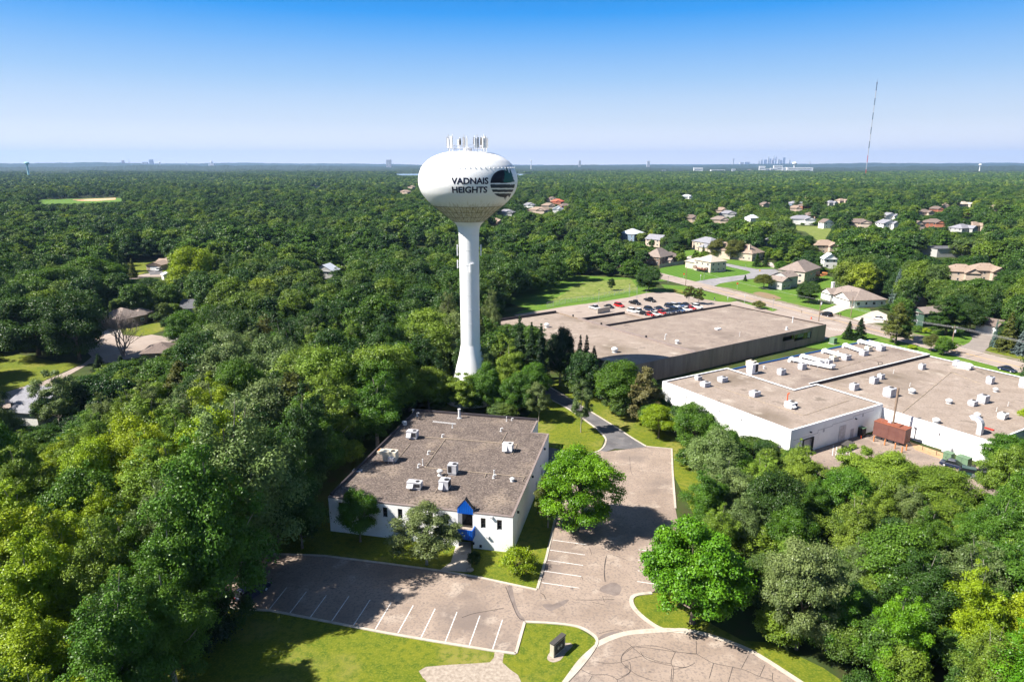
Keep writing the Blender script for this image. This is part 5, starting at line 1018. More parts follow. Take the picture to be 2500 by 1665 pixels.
# ------------------------------------------------------------------ vehicles
def vehicle(kind):
    L_, Wd, H_ = {'car': (4.6, 1.82, 1.45), 'suv': (4.8, 1.9, 1.75), 'pickup': (5.6, 1.98, 1.85)}[kind]
    t = thing({'car': 'parked_car', 'suv': 'parked_suv', 'pickup': 'pickup_truck'}[kind], 'x', 'car', (0, 0, -50)); hl = L_ / 2; hw = Wd / 2; bl = .82 if kind == 'car' else (.98 if kind == 'suv' else 1.0)
    def loft(prof, y, tpr):                     # side profile, slightly narrower at the top
        mb = MB(); n = len(prof); zt_ = max(p[1] for p in prof); zb_ = min(p[1] for p in prof); vs = []
        for sgn in (-1, 1):
            for (x, z) in prof: vs.append((x, sgn * (y - tpr * (z - zb_) / (zt_ - zb_)), z))
        fs = [tuple(range(n)), tuple(range(n, 2 * n))[::-1]] + [(i + n, (i + 1) % n + n, (i + 1) % n, i) for i in range(n)]
        return mb.add(vs, fs)
    body = [(-hl + .05, .35), (-hl, .55), (-hl + .02, bl - .05), (-hl + .12, bl + .02), (-hl * .45, bl + .04), (hl * .38, bl + .03), (hl - .55, bl - .06), (hl - .1, bl - .18), (hl, bl - .32), (hl - .02, .38), (hl - .12, .28), (-hl + .2, .28)]
    o = loft(body, hw, .1).build('body', 'blue', t); o['paint'] = 1
    m = o.modifiers.new('b', 'BEVEL'); m.width = .06; m.segments = 2; m.limit_method = 'ANGLE'
    if kind == 'car': gp_ = [(-hl + .75, bl), (-hl + 1.25, H_ - .06), (hl * .1, H_ - .03), (hl * .55, bl)]; rp_ = [(-hl + 1.28, H_ - .05), (-hl + 1.5, H_ + .01), (hl * .0, H_ + .02), (hl * .1, H_ - .03)]
    elif kind == 'suv': gp_ = [(-hl + .12, bl), (-hl + .42, H_ - .06), (hl * .12, H_ - .03), (hl * .5, bl)]; rp_ = [(-hl + .45, H_ - .05), (-hl + .6, H_ + .02), (hl * .05, H_ + .03), (hl * .12, H_ - .03)]
    else: gp_ = [(-.55, bl), (-.45, H_ - .06), (.75, H_ - .03), (1.35, bl)]; rp_ = [(-.44, H_ - .05), (-.4, H_ + .02), (.7, H_ + .02), (.76, H_ - .03)]
    loft(gp_, hw - .12, .14).build('windows', 'glass', t)
    o = loft(rp_, hw - .25, .05).build('roof', 'blue', t); o['paint'] = 1
    if kind == 'pickup': mb = MB(); mb.box(-hl + .12, -.6, -hw + .2, hw - .2, bl + .03, bl + .06); mb.build('cargo_bed', 'grille', t)
    for sx in (-hl + .85, hl - .9):
        for sy in (-1, 1):
            mb = MB(); mb.tube((sx, sy * (hw - .22), .34), (sx, sy * (hw + .01), .34), .34, n=14); wv = mb.build('wheel', 'tyre', t)
            mb = MB(); mb.tube((sx, sy * (hw + .012), .34), (sx, sy * (hw + .03), .34), .2, n=10); mb.build('rim', 'galv', wv)
    for sy in (-1, 1):
        mb = MB(); mb.box(hl - .12, hl + .01, sy * (hw - .35) - .17, sy * (hw - .35) + .17, bl - .38, bl - .22); mb.build('headlight', 'lamp', t)
        mb = MB(); mb.box(-hl - .01, -hl + .1, sy * (hw - .28) - .12, sy * (hw - .28) + .12, bl - .28, bl - .08); mb.build('taillight', 'tail', t)
    return t
protos = {k: vehicle(k) for k in ('car', 'suv', 'pickup')}; used = {}
PAINT = {'black': (.008, .008, .01), 'navy': (.012, .02, .05), 'white': (.75, .75, .75), 'red': (.42, .012, .012), 'silver': (.42, .43, .45), 'grey': (.10, .11, .12), 'blue': (.04, .09, .2), 'green': (.01, .05, .04)}
for k in list(PAINT): M['paint_' + k] = paint('car_paint_' + k, PAINT[k])
PAINTED = [0]
def place(kind, col, loc, ang, label, group=None):
    src = protos[kind]
    if kind not in used: r = src; used[kind] = 1; kids = [(c, c) for c in src.children]
    else:
        r = src.copy(); C.objects.link(r); kids = []
        for c in src.children:
            d = c.copy(); C.objects.link(d); d.parent = r; kids.append((c, d))
            for g_ in c.children: e = g_.copy(); C.objects.link(e); e.parent = d
    for c, d in kids:
        if c.get('paint'): d.data = c.data.copy(); d.data.materials[0] = M['paint_' + col]
    r.location = loc; r.rotation_euler = (0, 0, ang); r['label'] = label; r['category'] = {'car': 'car', 'suv': 'SUV', 'pickup': 'pickup truck'}[kind]
    if group: r['group'] = group
    elif 'group' in r: del r['group']
h0, h1 = P(*S4(880, 345)), P(*S4(1035, 380)); ch = math.atan2(h1.y - h0.y, h1.x - h0.x)
G1 = 'cars parked behind the brown warehouse'
FRONT = [(925, 462, 'suv', 'white'), (1000, 468, 'pickup', 'white'), (1068, 496, 'car', 'black'), (1150, 508, 'car', 'red'), (1235, 498, 'car', 'white'), (1310, 482, 'car', 'red'), (1365, 476, 'car', 'grey'), (1430, 464, 'car', 'navy'), (1500, 456, 'suv', 'navy'), (1568, 446, 'car', 'blue'), (1655, 434, 'car', 'white'), (1722, 420, 'car', 'red'), (1805, 405, 'suv', 'white')]
for k, (x, y, kd, cl) in enumerate(FRONT):
    place(kd, cl, P(*S4(x, y)), ch, f"{cl} {'pickup' if kd == 'pickup' else kd.upper() if kd == 'suv' else 'car'} in the row nearest the brown warehouse, " + ('leftmost', 'second', 'third', 'fourth', 'fifth', 'sixth', 'seventh', 'eighth', 'ninth', 'tenth', 'eleventh', 'twelfth', 'rightmost')[k] + ('' if k in (0, 12) else ' from the left'), G1)
for k, (x, y, kd, cl) in enumerate(((1150, 440, 'suv', 'navy'), (1290, 428, 'car', 'navy'), (1430, 400, 'suv', 'navy'), (1500, 392, 'suv', 'silver'), (1565, 382, 'car', 'blue'), (1650, 376, 'car', 'navy'))):
    place(kd, cl, P(*S4(x, y)), ch, f"{cl} {kd.upper() if kd == 'suv' else kd} in the short back row, " + ('leftmost', 'second', 'third', 'fourth', 'fifth', 'rightmost')[k] + ('' if k in (0, 5) else ' from the left'), G1)
place('pickup', 'silver', P(*S4(405, 420)), ch, 'silver pickup beside the concrete screen wall at the left of the lot', G1)
place('car', 'black', P(*S4(600, 402)), ch, 'black car between the silver pickup and the red hatchback', G1)
place('suv', 'red', P(*S4(738, 388)), ch, 'red SUV standing alone left of the two black pickups', G1)
place('pickup', 'black', P(*S4(952, 352)), ch, 'black pickup standing right of the red SUV', G1)
place('pickup', 'black', P(*S4(1158, 315)), ch, 'black pickup farthest back in the open part of the lot', G1)
place('suv', 'black', P(*S2(918, 1345)), math.atan2(rd.y, rd.x) + math.pi, 'dark SUV driving on the main road past the white house')
place('car', 'navy', P(*S3(2085, 1215)), math.atan2(rd.y, rd.x), 'dark car half hidden behind the right roof edge of white warehouse')
place('car', 'white', P(*S2(1930, 1420)), ch + .4, 'white and blue car on the pale driveway behind two spruces')
place('suv', 'white', P(*L2(1140, 182)), R(-80), 'white van in front of the tan house garage at the left')
place('suv', 'green', P(*S6(1770, 965)), WA + R(28), 'dark green SUV under the trees at the right end of service yard')
place('suv', 'black', P(*S6(1985, 965)), WA + R(20), 'black SUV with red tail lights next to the green SUV')
place('pickup', 'grey', P(*S6(1890, 1025)), WA + R(160), 'dark grey pickup half under trees in front of the black SUV')
place('car', 'navy', P(*S6(1545, 850)), WA + R(15), 'dark car mostly hidden behind trees by the green transformer')
place('suv', 'navy', P(*R7(45, 400)), R(63), 'dark car parked in deep shade at the left end of front lot')

# ------------------------------------------------------------------ houses
VIS = []                                    # (outline in the photo, distance): what must stay in sight past the filler trees
def hull(pts):
    pts = sorted(set((round(p[0], 1), round(p[1], 1)) for p in pts)); lo = []; up = []
    def cr(o, a, b_): return (a[0] - o[0]) * (b_[1] - o[1]) - (a[1] - o[1]) * (b_[0] - o[0])
    for p in pts:
        while len(lo) > 1 and cr(lo[-2], lo[-1], p) <= 0: lo.pop()
        lo.append(p)
    for p in pts[::-1]:
        while len(up) > 1 and cr(up[-2], up[-1], p) <= 0: up.pop()
        up.append(p)
    return lo[:-1] + up[:-1]
for nm_, c1_, c2_ in (('tan_shingle', (.27, .20, .155), (.33, .25, .20)), ('brown_shingle', (.15, .115, .10), (.20, .155, .135)), ('grey_shingle', (.21, .21, .235), (.27, .27, .30)), ('pale_shingle', (.42, .365, .295), (.50, .44, .36)), ('taupe_shingle', (.22, .175, .155), (.28, .23, .20)), ('red_shingle', (.5, .12, .07), (.58, .16, .10)), ('dark_shingle', (.09, .09, .10), (.13, .13, .14)), ('white_metal', (.55, .58, .64), (.62, .66, .72)),
                    ('cream_siding', (.50, .44, .36), (.56, .50, .42)), ('brown_siding', (.18, .13, .10), (.22, .165, .13)), ('tan_siding', (.48, .39, .31), (.54, .44, .36)), ('white_siding', (.76, .75, .72), (.8, .79, .77)), ('grey_siding', (.38, .38, .37), (.43, .43, .42)), ('blue_siding', (.16, .22, .30), (.2, .27, .35)), ('green_siding', (.05, .09, .07), (.07, .12, .09)), ('brick_wall', (.33, .13, .08), (.40, .17, .11))):
    M[nm_] = mat(nm_, c1_, .9, c2_, 1.2, 5, [((c1_[0] * .6, c1_[1] * .6, c1_[2] * .6), 3.0, .55, .7, .5)])
def roof_mb(mb, x0, x1, y0, y1, z, rise, kind, axis='x', eave=.5):
    x0 -= eave; x1 += eave; y0 -= eave; y1 += eave; th = .14; xm, ym = (x0 + x1) / 2, (y0 + y1) / 2
    if kind == 'hip':
        if (x1 - x0) >= (y1 - y0): k = (y1 - y0) / 2 * .95; a, b_ = (x0 + k, ym), (x1 - k, ym)
        else: k = (x1 - x0) / 2 * .95; a, b_ = (xm, y0 + k), (xm, y1 - k)
    else: a, b_ = ((x0, ym), (x1, ym)) if axis == 'x' else ((xm, y0), (xm, y1))
    lo = [(x0, y0), (x1, y0), (x1, y1), (x0, y1)]; n = []
    for zz in (z, z + th): n += [(p[0], p[1], zz) for p in lo]
    n += [(a[0], a[1], z + rise), (b_[0], b_[1], z + rise)]
    fs = [(0, 3, 2, 1)] + [(i, (i + 1) % 4, (i + 1) % 4 + 4, i + 4) for i in range(4)]
    if (kind == 'hip' and (x1 - x0) >= (y1 - y0)) or (kind != 'hip' and axis == 'x'): fs += [(4, 5, 9, 8), (6, 7, 8, 9), (5, 6, 9), (7, 4, 8)]
    else: fs += [(4, 5, 8), (5, 6, 9, 8), (6, 7, 9), (7, 4, 8, 9)]
    if kind != 'hip': fs = [f_ for f_ in fs if len(f_) == 4]
    mb.add(n, fs)
def house(name, label, near, a, b_, z, h, wall_m, roof_m, kind='hip', rise=2.4, axis='x', w=None, d=None, wings=(), chimney=None, garage=None, door=None, deck=None, gablemat=None, nwin=True, cat='house', group=None, vis=True, lo=.35, shrink=1.0):
    p0, pa = P(*near, z), P(*a, z); dv = (pa - p0); dv.z = 0; ang = math.atan2(dv.y, dv.x); w = w or dv.length; o = Vector((p0.x, p0.y, 0))
    if b_ is not None:
        pb = P(*b_, z); loc_ = to_local(o, ang, pb); sgn = loc_[1]; d = d or abs(sgn)
    else: sgn = 1 if (-math.sin(ang) * 0 + math.cos(ang)) > 0 else -1
    if sgn < 0: o = Vector((pa.x, pa.y, 0)) if abs(w - dv.length) < .01 else o + dv.normalized() * w; ang += math.pi
    t = thing(name, label, cat, o, ang, group); blocks = [(0, w, 0, d, h, kind, rise, axis)] + [(wg[0] * w, wg[1] * w, wg[2] * d, wg[3] * d, *wg[4:]) for wg in wings]
    mb = MB(); pts3 = []
    for (x0, x1, y0, y1, hh, kd, rs, ax) in blocks:
        c_ = [(x0, y0), (x1, y0), (x1, y1), (x0, y1)]
        for i in range(4): mb.wall(c_[i], c_[(i + 1) % 4], 0, hh)
        if kd == 'gable':
            xm, ym = (x0 + x1) / 2, (y0 + y1) / 2; rz_ = rs * (.97)
            if ax == 'x': mb.poly([(x1, y0, hh), (x1, y1, hh), (x1, ym, hh + rz_)]); mb.poly([(x0, y1, hh), (x0, y0, hh), (x0, ym, hh + rz_)])
            else: mb.poly([(x0, y0, hh), (x1, y0, hh), (xm, y0, hh + rz_)]); mb.poly([(x1, y1, hh), (x0, y1, hh), (xm, y1, hh + rz_)])
        for c2 in c_: pts3 += [(c2[0], c2[1], hh * lo), (c2[0], c2[1], hh)]
        pts3.append(((x0 + x1) / 2, (y0 + y1) / 2, hh + rs))
    mb.build('wall', wall_m, t)
    for k, (x0, x1, y0, y1, hh, kd, rs, ax) in enumerate(blocks):
        mb = MB(); roof_mb(mb, x0, x1, y0, y1, hh + .002 * k, rs, kd, ax); rf = mb.build('roof', roof_m, t)
        if k == 0 and chimney:
            m2 = MB(); cx_, cy_ = chimney[0] * w, chimney[1] * d; ch_ = chimney[2]; z0_ = 0 if chimney[1] < 0 or chimney[0] < 0 or chimney[0] > 1 else hh; m2.box(cx_ - .55, cx_ + .55, cy_ - .5, cy_ + .5, z0_, ch_); m2.box(cx_ - .65, cx_ + .65, cy_ - .6, cy_ + .6, ch_, ch_ + .15); m2.build('chimney', wall_m, t)
            pts3.append((cx_, cy_, ch_))
        if kd == 'hip' or kd == 'gable':
            m3 = MB(); 
            for q in (.3, .6): m3.tube((x0 + (x1 - x0) * q, y0 + (y1 - y0) * .3, hh + rs * .3), (x0 + (x1 - x0) * q, y0 + (y1 - y0) * .3, hh + rs * .6 + .5), .08, n=6)
            m3.build('vent_pipe', 'grille', rf)
    if nwin:
        x0, x1, y0, y1, hh, kd, rs, ax = blocks[0]; fl = [(1.0, 2.2)] if hh < 4 else [(1.0, 2.2), (3.7, 4.9)]
        for (q0, q1, L_) in (((x0, y0), (x1, y0), x1 - x0), ((x1, y0), (x1, y1), y1 - y0), ((x0, y1), (x0, y0), y1 - y0)):
            d_ = Vector((q1[0] - q0[0], q1[1] - q0[1])).normalized(); n_ = Vector((d_.y, -d_.x)); m = max(1, int(L_ / 3.4))
            for j in range(m):
                for (za_, zb_) in fl:
                    if garage and q0 == (x0, y0) and za_ < 2 and abs((j + .5) / m - garage[0]) < garage[1]: continue
                    cc = Vector(q0) + d_ * (L_ * (j + .5) / m); ww_ = 1.3 if (j % 2 == 0) else .9
                    m2 = MB(); A = cc - d_ * ww_ / 2; B = cc + d_ * ww_ / 2; g0_, g1_ = n_ * .004, n_ * .05
                    m2.prism([(A.x + g0_.x, A.y + g0_.y), (A.x + g1_.x, A.y + g1_.y), (B.x + g1_.x, B.y + g1_.y), (B.x + g0_.x, B.y + g0_.y)], za_, zb_); fr = m2.build('window', 'trim_white', t)
                    m2 = MB()
                    for s0_, s1_2 in ((.06, .48), (.52, .94)):
                        A2 = A.lerp(B, s0_); B2 = A.lerp(B, s1_2); g2 = n_ * .052; g3 = n_ * .06
                        m2.prism([(A2.x + g2.x, A2.y + g2.y), (A2.x + g3.x, A2.y + g3.y), (B2.x + g3.x, B2.y + g3.y), (B2.x + g2.x, B2.y + g2.y)], za_ + .08, zb_ - .08)
                    m2.build('glass', 'glass', fr)
    if garage:
        gx, gw = garage[0] * w, garage[1] * w; yy = garage[2] * d if len(garage) > 2 else 0
        mb = MB(); mb.box(gx - gw / 2 if gw > 4 else gx - 2.4, gx + (gw / 2 if gw > 4 else 2.4), yy - .06, yy - .003, 0.02, 2.2); gd_ = mb.build('garage_door', 'trim_white', t)
        mb = MB(); g_ = gw / 2 if gw > 4 else 2.4
        for q in (.55, 1.1, 1.65): mb.box(gx - g_, gx + g_, yy - .068, yy - .061, q, q + .03)
        mb.build('panel_lines', 'unit', gd_)
    if door is not None: mb = MB(); mb.box(door * w - .5, door * w + .5, -.05, -.003, .1, 2.2); mb.build('door', 'door', t)
    if deck:
        x0, x1, zz, dm = deck[0] * w, deck[1] * w, deck[2], deck[3]; dd_ = deck[4] if len(deck) > 4 else 2.6; m1 = MB(); m1.box(x0, x1, -dd_, -.01, zz - .15, zz); dk = m1.build('deck', dm, t); m2 = MB()
        for q in range(9): xx = x0 + (x1 - x0) * q / 8; m2.box(xx - .05, xx + .05, -dd_, -dd_ + .08, 0 if q % 4 == 0 else zz, zz + .95)
        m2.box(x0, x1, -dd_ - .02, -dd_ + .1, zz + .95, zz + 1.03); m2.box(x0 - .04, x0 + .04, -dd_, 0, zz + .4, zz + 1.0); m2.box(x1 - .04, x1 + .04, -dd_, 0, zz + .4, zz + 1.0); m2.build('railing', dm, dk)
    ca, sa = math.cos(ang), math.sin(ang)
    pr = [PR(o.x + p[0] * ca - p[1] * sa, o.y + p[0] * sa + p[1] * ca, p[2]) for p in pts3]
    if vis:
        hl_ = hull(pr); cx_ = sum(p[0] for p in hl_) / len(hl_); cy_ = sum(p[1] for p in hl_) / len(hl_); VIS.append(([(cx_ + (p[0] - cx_) * shrink, cy_ + (p[1] - cy_) * shrink) for p in hl_], o.y - 4))
    GEXCL.append(([(o.x + p[0] * ca - p[1] * sa, o.y + p[0] * sa + p[1] * ca) for p in ((-1, -1), (w + 1, -1), (w + 1, d + 1), (-1, d + 1))], 1.0))
    return t
house('house', 'cream two storey house with pale hip roof and red-brown deck on striped lawn', S1(862, 710), S1(640, 668), S1(1025, 680), 0, 5.6, 'cream_siding', 'pale_shingle', rise=2.9, wings=[(-.72, 0, .15, 1.0, 3.6, 'hip', 2.4, 'x')], chimney=None, deck=(.15, .85, 1.6, 'timber'))
house('house', 'dark brown house with steep taupe roof left of the striped lawn', S1(172, 612), S1(345, 575), S1(100, 560), 0, 4.6, 'brown_siding', 'taupe_shingle', kind='hip', rise=4.6, wings=[(.95, 1.7, .1, .9, 3.2, 'hip', 2.6, 'x')])
house('house', 'pinkish two storey house with grey hip roof behind dark round trees', S1(612, 385), S1(850, 425), S1(590, 350), 0, 5.6, 'tan_siding', 'grey_shingle', rise=3.2, d=12, door=.4, wings=[(.7, 1.15, -.35, 0.02, 3.2, 'hip', 2.2, 'x')])
house('house', 'tan brick house with broad chimney and pointed hip roofs behind small spruces', S1(1430, 552), S1(1590, 525), S1(1310, 490), 0, 4.4, 'tan_siding', 'tan_shingle', rise=4.6, chimney=(.2, .25, 9.4), wings=[(-.2, .9, .9, 2.0, 5.2, 'hip', 4.2, 'x')])
house('house', 'tall beige house with grey-brown pyramid roof and orange wooden deck', S1(2142, 872), S1(2355, 800), S1(1918, 790), 0, 6.0, 'cream_siding', 'taupe_shingle', rise=4.2, deck=(.75, 1.15, 2.5, 'timber2'))
house('house', 'white and grey split level house with taupe gable roofs beside the round tree', S1(1838, 945), S1(2080, 905), S1(1712, 905), 0, 3.8, 'grey_siding', 'taupe_shingle', kind='gable', axis='y', rise=1.9, w=7, wings=[(.9, 2.1, .25, 1.35, 5.0, 'gable', 2.2, 'x')])
house('house', 'white gabled house with white chimney and double garage beside the main road', S2(1450, 1190), S2(835, 1000), S2(1650, 1150), 0, 2.9, 'white_siding', 'taupe_shingle', kind='hip', rise=3.6, d=14, wings=[(.52, .98, -.14, .3, 2.9, 'gable', 2.7, 'y'), (.04, .34, -.08, .4, 2.9, 'gable', 2.2, 'y')], garage=(.75, .3, -.14), chimney=(-.02, .35, 6.6), door=.42)
house('house', 'white garden shed with taupe roof behind the grey board fence', S1(318, 603), S1(378, 590), S1(268, 592), 0, 2.6, 'tan_siding', 'taupe_shingle', kind='gable', rise=1.3, axis='y', cat='shed', nwin=False, w=3.4, d=3.4)
house('house', 'dark green house with brick base and white trimmed gable between big pines', S3(735, 515), S3(500, 455), S3(812, 470), 0, 4.8, 'green_siding', 'taupe_shingle', kind='gable', axis='y', rise=1.8, d=13)
house('garage', 'double white garage with brown roof at the end of asphalt driveway', S3(1605, 585), S3(1900, 640), None, 0, 2.8, 'white_siding', 'brown_shingle', kind='gable', axis='x', rise=1.9, d=8, garage=(.3, .4), cat='garage', nwin=False)
house('shed', 'dark shed with orange door light behind the green house', S3(640, 225), S3(560, 200), S3(760, 215), 0, 3.2, 'brown_siding', 'dark_shingle', kind='gable', rise=1.8, cat='shed', nwin=False)
house('house', 'white house with pale blue roof behind the tall poplars', F5(1170, 712), F5(1255, 700), F5(1110, 700), 0, 5.8, 'blue_siding', 'white_metal', rise=3.4, d=13)
house('house', 'tan house with grey gable roofs left of the tall slender arborvitae', F5(1380, 755), F5(1450, 745), F5(1365, 735), 0, 5.0, 'tan_siding', 'grey_shingle', kind='gable', axis='y', rise=3.2, d=12, garage=(.5, .4))
house('house', 'long low tan house with pinkish roof and gabled garage at the left', L2(1162, 180), L2(1055, 178), None, 0, 2.9, 'tan_siding', 'tan_shingle', kind='gable', axis='y', rise=1.7, d=9, garage=(.5, .5), wings=[(0, 2.2, .9, 1.9, 2.9, 'gable', 2.0, 'x')], nwin=False)
house('shed', 'small white shed to the right of the long tan house', L2(1215, 130), L2(1180, 128), None, 0, 2.4, 'white_siding', 'pale_shingle', kind='gable', axis='y', rise=1.2, d=3.5, w=3.5, cat='shed', nwin=False)
house('shed', 'blue-grey shed roof among trees in front of the long tan house', L2(1180, 250), L2(1230, 245), None, 0, 2.6, 'white_siding', 'white_metal', kind='gable', axis='y', rise=1.3, d=4, w=5, cat='shed', nwin=False)
house('house', 'house with grey-brown pyramid roof behind the bare dead tree', S8(835, 985), S8(500, 1060), S8(800, 900), 0, 3.1, 'brown_siding', 'taupe_shingle', rise=3.0, d=11, wings=[(.9, 1.5, .3, 1.1, 2.8, 'hip', 2.0, 'x')])
house('house', 'house with plain dark grey roof between round trees in the left neighbourhood', S8(1245, 905), S8(1530, 900), None, 0, 3.0, 'grey_siding', 'dark_shingle', kind='gable', rise=2.6, d=12, nwin=False)
house('house', 'house with reddish brown hip roof below the paved turning area', S8(770, 1500), S8(1180, 1480), None, 0, 2.8, 'brown_siding', 'brown_shingle', rise=2.2, d=9, nwin=False, lo=.9)
house('house', 'white house with light grey roof beside the curving road at far left', L2(95, 1235), L2(330, 1250), None, 0, 3.6, 'white_siding', 'grey_shingle', kind='gable', rise=2.4, d=11, wings=[(.45, 1.2, -.35, .1, 3.0, 'gable', 1.8, 'x')])
# the far neighbourhoods: each house known by its roof
def wl(w): return w
FH = [(F5, 300, 408, 15, 'white_siding', 'grey_shingle', 'white walled house with slate roof behind the tank rim'), (F5, 368, 448, 22, 'tan_siding', 'tan_shingle', 'wide pale tan roof nearest the right side of the tank'), (F5, 462, 412, 17, 'tan_siding', 'tan_shingle', 'tan roofed house just left of the bright red roof'),
      (F5, 488, 358, 14, 'tan_siding', 'brown_shingle', 'mauve brown roof behind the bright red roof'), (F5, 530, 378, 17, 'brick_wall', 'red_shingle', 'house with bright orange-red roof right of the tank'), (F5, 545, 440, 12, 'white_siding', 'white_metal', 'white gabled house in front of the bright red roof'),
      (F5, 618, 415, 14, 'brick_wall', 'brown_shingle', 'dark red-brown roofed house right of the bright red roof'), (F5, 378, 300, 13, 'tan_siding', 'brown_shingle', 'small pinkish house high behind the tank rim'), (F5, 36, 545, 14, 'tan_siding', 'tan_shingle', 'pinkish house tucked beneath the tank cone'), (F5, 110, 468, 18, 'grey_siding', 'grey_shingle', 'grey roofed house just under the tank cone'),
      (F5, 1612, 338, 16, 'white_siding', 'white_metal', 'pale house alone in the wood, centre right'), (F5, 1640, 515, 14, 'tan_siding', 'brown_shingle', 'brown roofed house left of the steep tan pair'), (F5, 1885, 450, 15, 'tan_siding', 'tan_shingle', 'tan roof touching the slate roofed house'), (F5, 1935, 478, 17, 'grey_siding', 'grey_shingle', 'slate roofed house between tan roofs, centre right'),
      (F5, 1872, 528, 16, 'tan_siding', 'taupe_shingle', 'taupe roofed house in front of the slate roofed one'), (F5, 2165, 515, 11, 'white_siding', 'white_metal', 'small white house at the edge of the green clearing'), (F5, 2262, 402, 12, 'tan_siding', 'brown_shingle', 'small brown house above the white one near a clearing'),
      (F6, 495, 1068, 17, 'blue_siding', 'grey_shingle', 'blue-grey roof topping the right hand house cluster'), (F6, 578, 1088, 15, 'brick_wall', 'brown_shingle', 'maroon roof right of the blue-grey roof'), (F6, 478, 1105, 14, 'tan_siding', 'tan_shingle', 'tan roof below the blue-grey roof'), (F6, 540, 1195, 22, 'white_siding', 'grey_shingle', 'big white two storey house with slate hip roof by the yellow field'),
      (F6, 628, 1165, 14, 'tan_siding', 'brown_shingle', 'brown roofed house up right of the big white house'), (F6, 752, 1225, 10, 'white_siding', 'brown_shingle', 'narrow white house at the right end of the yellow field'), (F6, 785, 1062, 12, 'grey_siding', 'grey_shingle', 'lilac grey roof standing in a gap of tall trees'), (F6, 872, 1045, 13, 'tan_siding', 'tan_shingle', 'pale brown roof right of the lilac grey roof'),
      (F6, 1000, 1225, 20, 'tan_siding', 'brown_shingle', 'long brown house with orange-tan walls among trees'), (F6, 1272, 1170, 13, 'white_siding', 'grey_shingle', 'white gable with grey roof right of the tall poplar'), (F6, 1260, 1232, 14, 'white_siding', 'grey_shingle', 'white house with pale blue hip roof below the white gable'), (F6, 1552, 1140, 15, 'tan_siding', 'brown_shingle', 'round-cornered brown roofed house with tan walls'),
      (F6, 1640, 1112, 14, 'brick_wall', 'brown_shingle', 'orange-brown roof right of the round-cornered house'), (F6, 1498, 1240, 9, 'tan_siding', 'brown_shingle', 'little pink-brown wall peeping left of a wide red-brown roof'), (F6, 1618, 1225, 17, 'brick_wall', 'brown_shingle', 'wide red-brown hip roof at the right'), (F6, 1895, 1270, 15, 'grey_siding', 'grey_shingle', 'lavender grey roofs left of the tan house at right'),
      (F6, 1988, 1250, 14, 'tan_siding', 'tan_shingle', 'tan stone house at right beside lavender roofs'), (F6, 2148, 1105, 13, 'tan_siding', 'tan_shingle', 'pinkish gabled house near the right border'), (F6, 1716, 1085, 8, 'tan_siding', 'tan_shingle', 'tiny tan gable between the brown roofs and pale arch'), (F6, 1890, 1072, 17, 'cream_siding', 'pale_shingle', 'cream house behind a round yellow-green tree'),
      (F6, 1910, 1165, 8, 'tan_siding', 'red_shingle', 'tiny house with orange roof at right'), (F6, 582, 1035, 8, 'tan_siding', 'tan_shingle', 'small tan roof farthest up in the right cluster'), (F6, 240, 1078, 10, 'tan_siding', 'brown_shingle', 'small maroon roof left of the right hand cluster'), (F6, 320, 1385, 13, 'blue_siding', 'grey_shingle', 'slate roof half hidden by spruces above the side street'),
      (F6, 738, 1412, 15, 'tan_siding', 'tan_shingle', 'rosy brown roof corner below the yellow field'), (F6, 1770, 1438, 20, 'grey_siding', 'dark_shingle', 'long flat dark roof in the right hand wood'), (F6, 770, 1525, 7, 'white_siding', 'white_metal', 'tiny white roof in the wood behind the tall beige house'),
      (F7, 1770, 95, 14, 'tan_siding', 'tan_shingle', 'left one of two tan roofs in the right hand wood'), (F7, 2020, 85, 14, 'tan_siding', 'tan_shingle', 'right one of two tan roofs in the right hand wood'),
      (L1, 1655, 160, 16, 'white_siding', 'white_metal', 'lone white gable above the dark wood left of the tank'), (L1, 2110, 190, 22, 'tan_siding', 'tan_shingle', 'long tan roof in front, left of the tank'), (L1, 2145, 165, 16, 'tan_siding', 'tan_shingle', 'tan roof behind the long one, left of tank'), (L1, 1357, 402, 8, 'grey_siding', 'white_metal', 'pale grey roof deep in the left hand wood'),
      (L1, 1688, 605, 10, 'grey_siding', 'white_metal', 'small blue-grey roof in the wood left of tower stem'), (L1, 45, 163, 18, 'white_siding', 'white_metal', 'pale roof in the wood at the far left border'), (F9, 88, 365, 60, 'white_siding', 'white_metal', 'distant white shed, leftmost below the big skyline'), (F9, 405, 362, 50, 'brick_wall', 'tan_shingle', 'distant pink roof below the big skyline')]
FAR_ANG = random.Random(4)
for (f_, x, y, w_, wm, rm, lb) in FH:
    q = P(*f_(x, y), 5.2); s_ = 1.0; an = FAR_ANG.uniform(-.5, .5); dd_ = min(w_ * .75, 14)
    u0 = Vector((q.x, q.y, 0)) - Vector((math.cos(an), math.sin(an), 0)) * w_ / 2
    nr = PR(u0.x, u0.y, 5.2); na = PR(u0.x + w_ * math.cos(an), u0.y + w_ * math.sin(an), 5.2)
    kd = 'gable' if ('gabl' in lb or w_ < 11) else 'hip'
    if 'flat' in lb: house('house', lb, nr, na, None, 5.2, 5.2, wm, rm, 'hip', .5, w=w_, d=dd_, nwin=False, shrink=1.1); continue
    house('house', lb, nr, na, None, 5.2, 5.2, wm, rm, kd, 3.2 if w_ < 30 else 6, w=w_, d=dd_, nwin=q.y < 620, axis='y' if kd == 'gable' else 'x', wings=[(.55, 1.0, -.3, .3, 5.0, 'gable', 2.4, 'y')] if 11 < w_ < 30 else (), lo=.5, shrink=.82, group='houses of the far neighbourhoods')

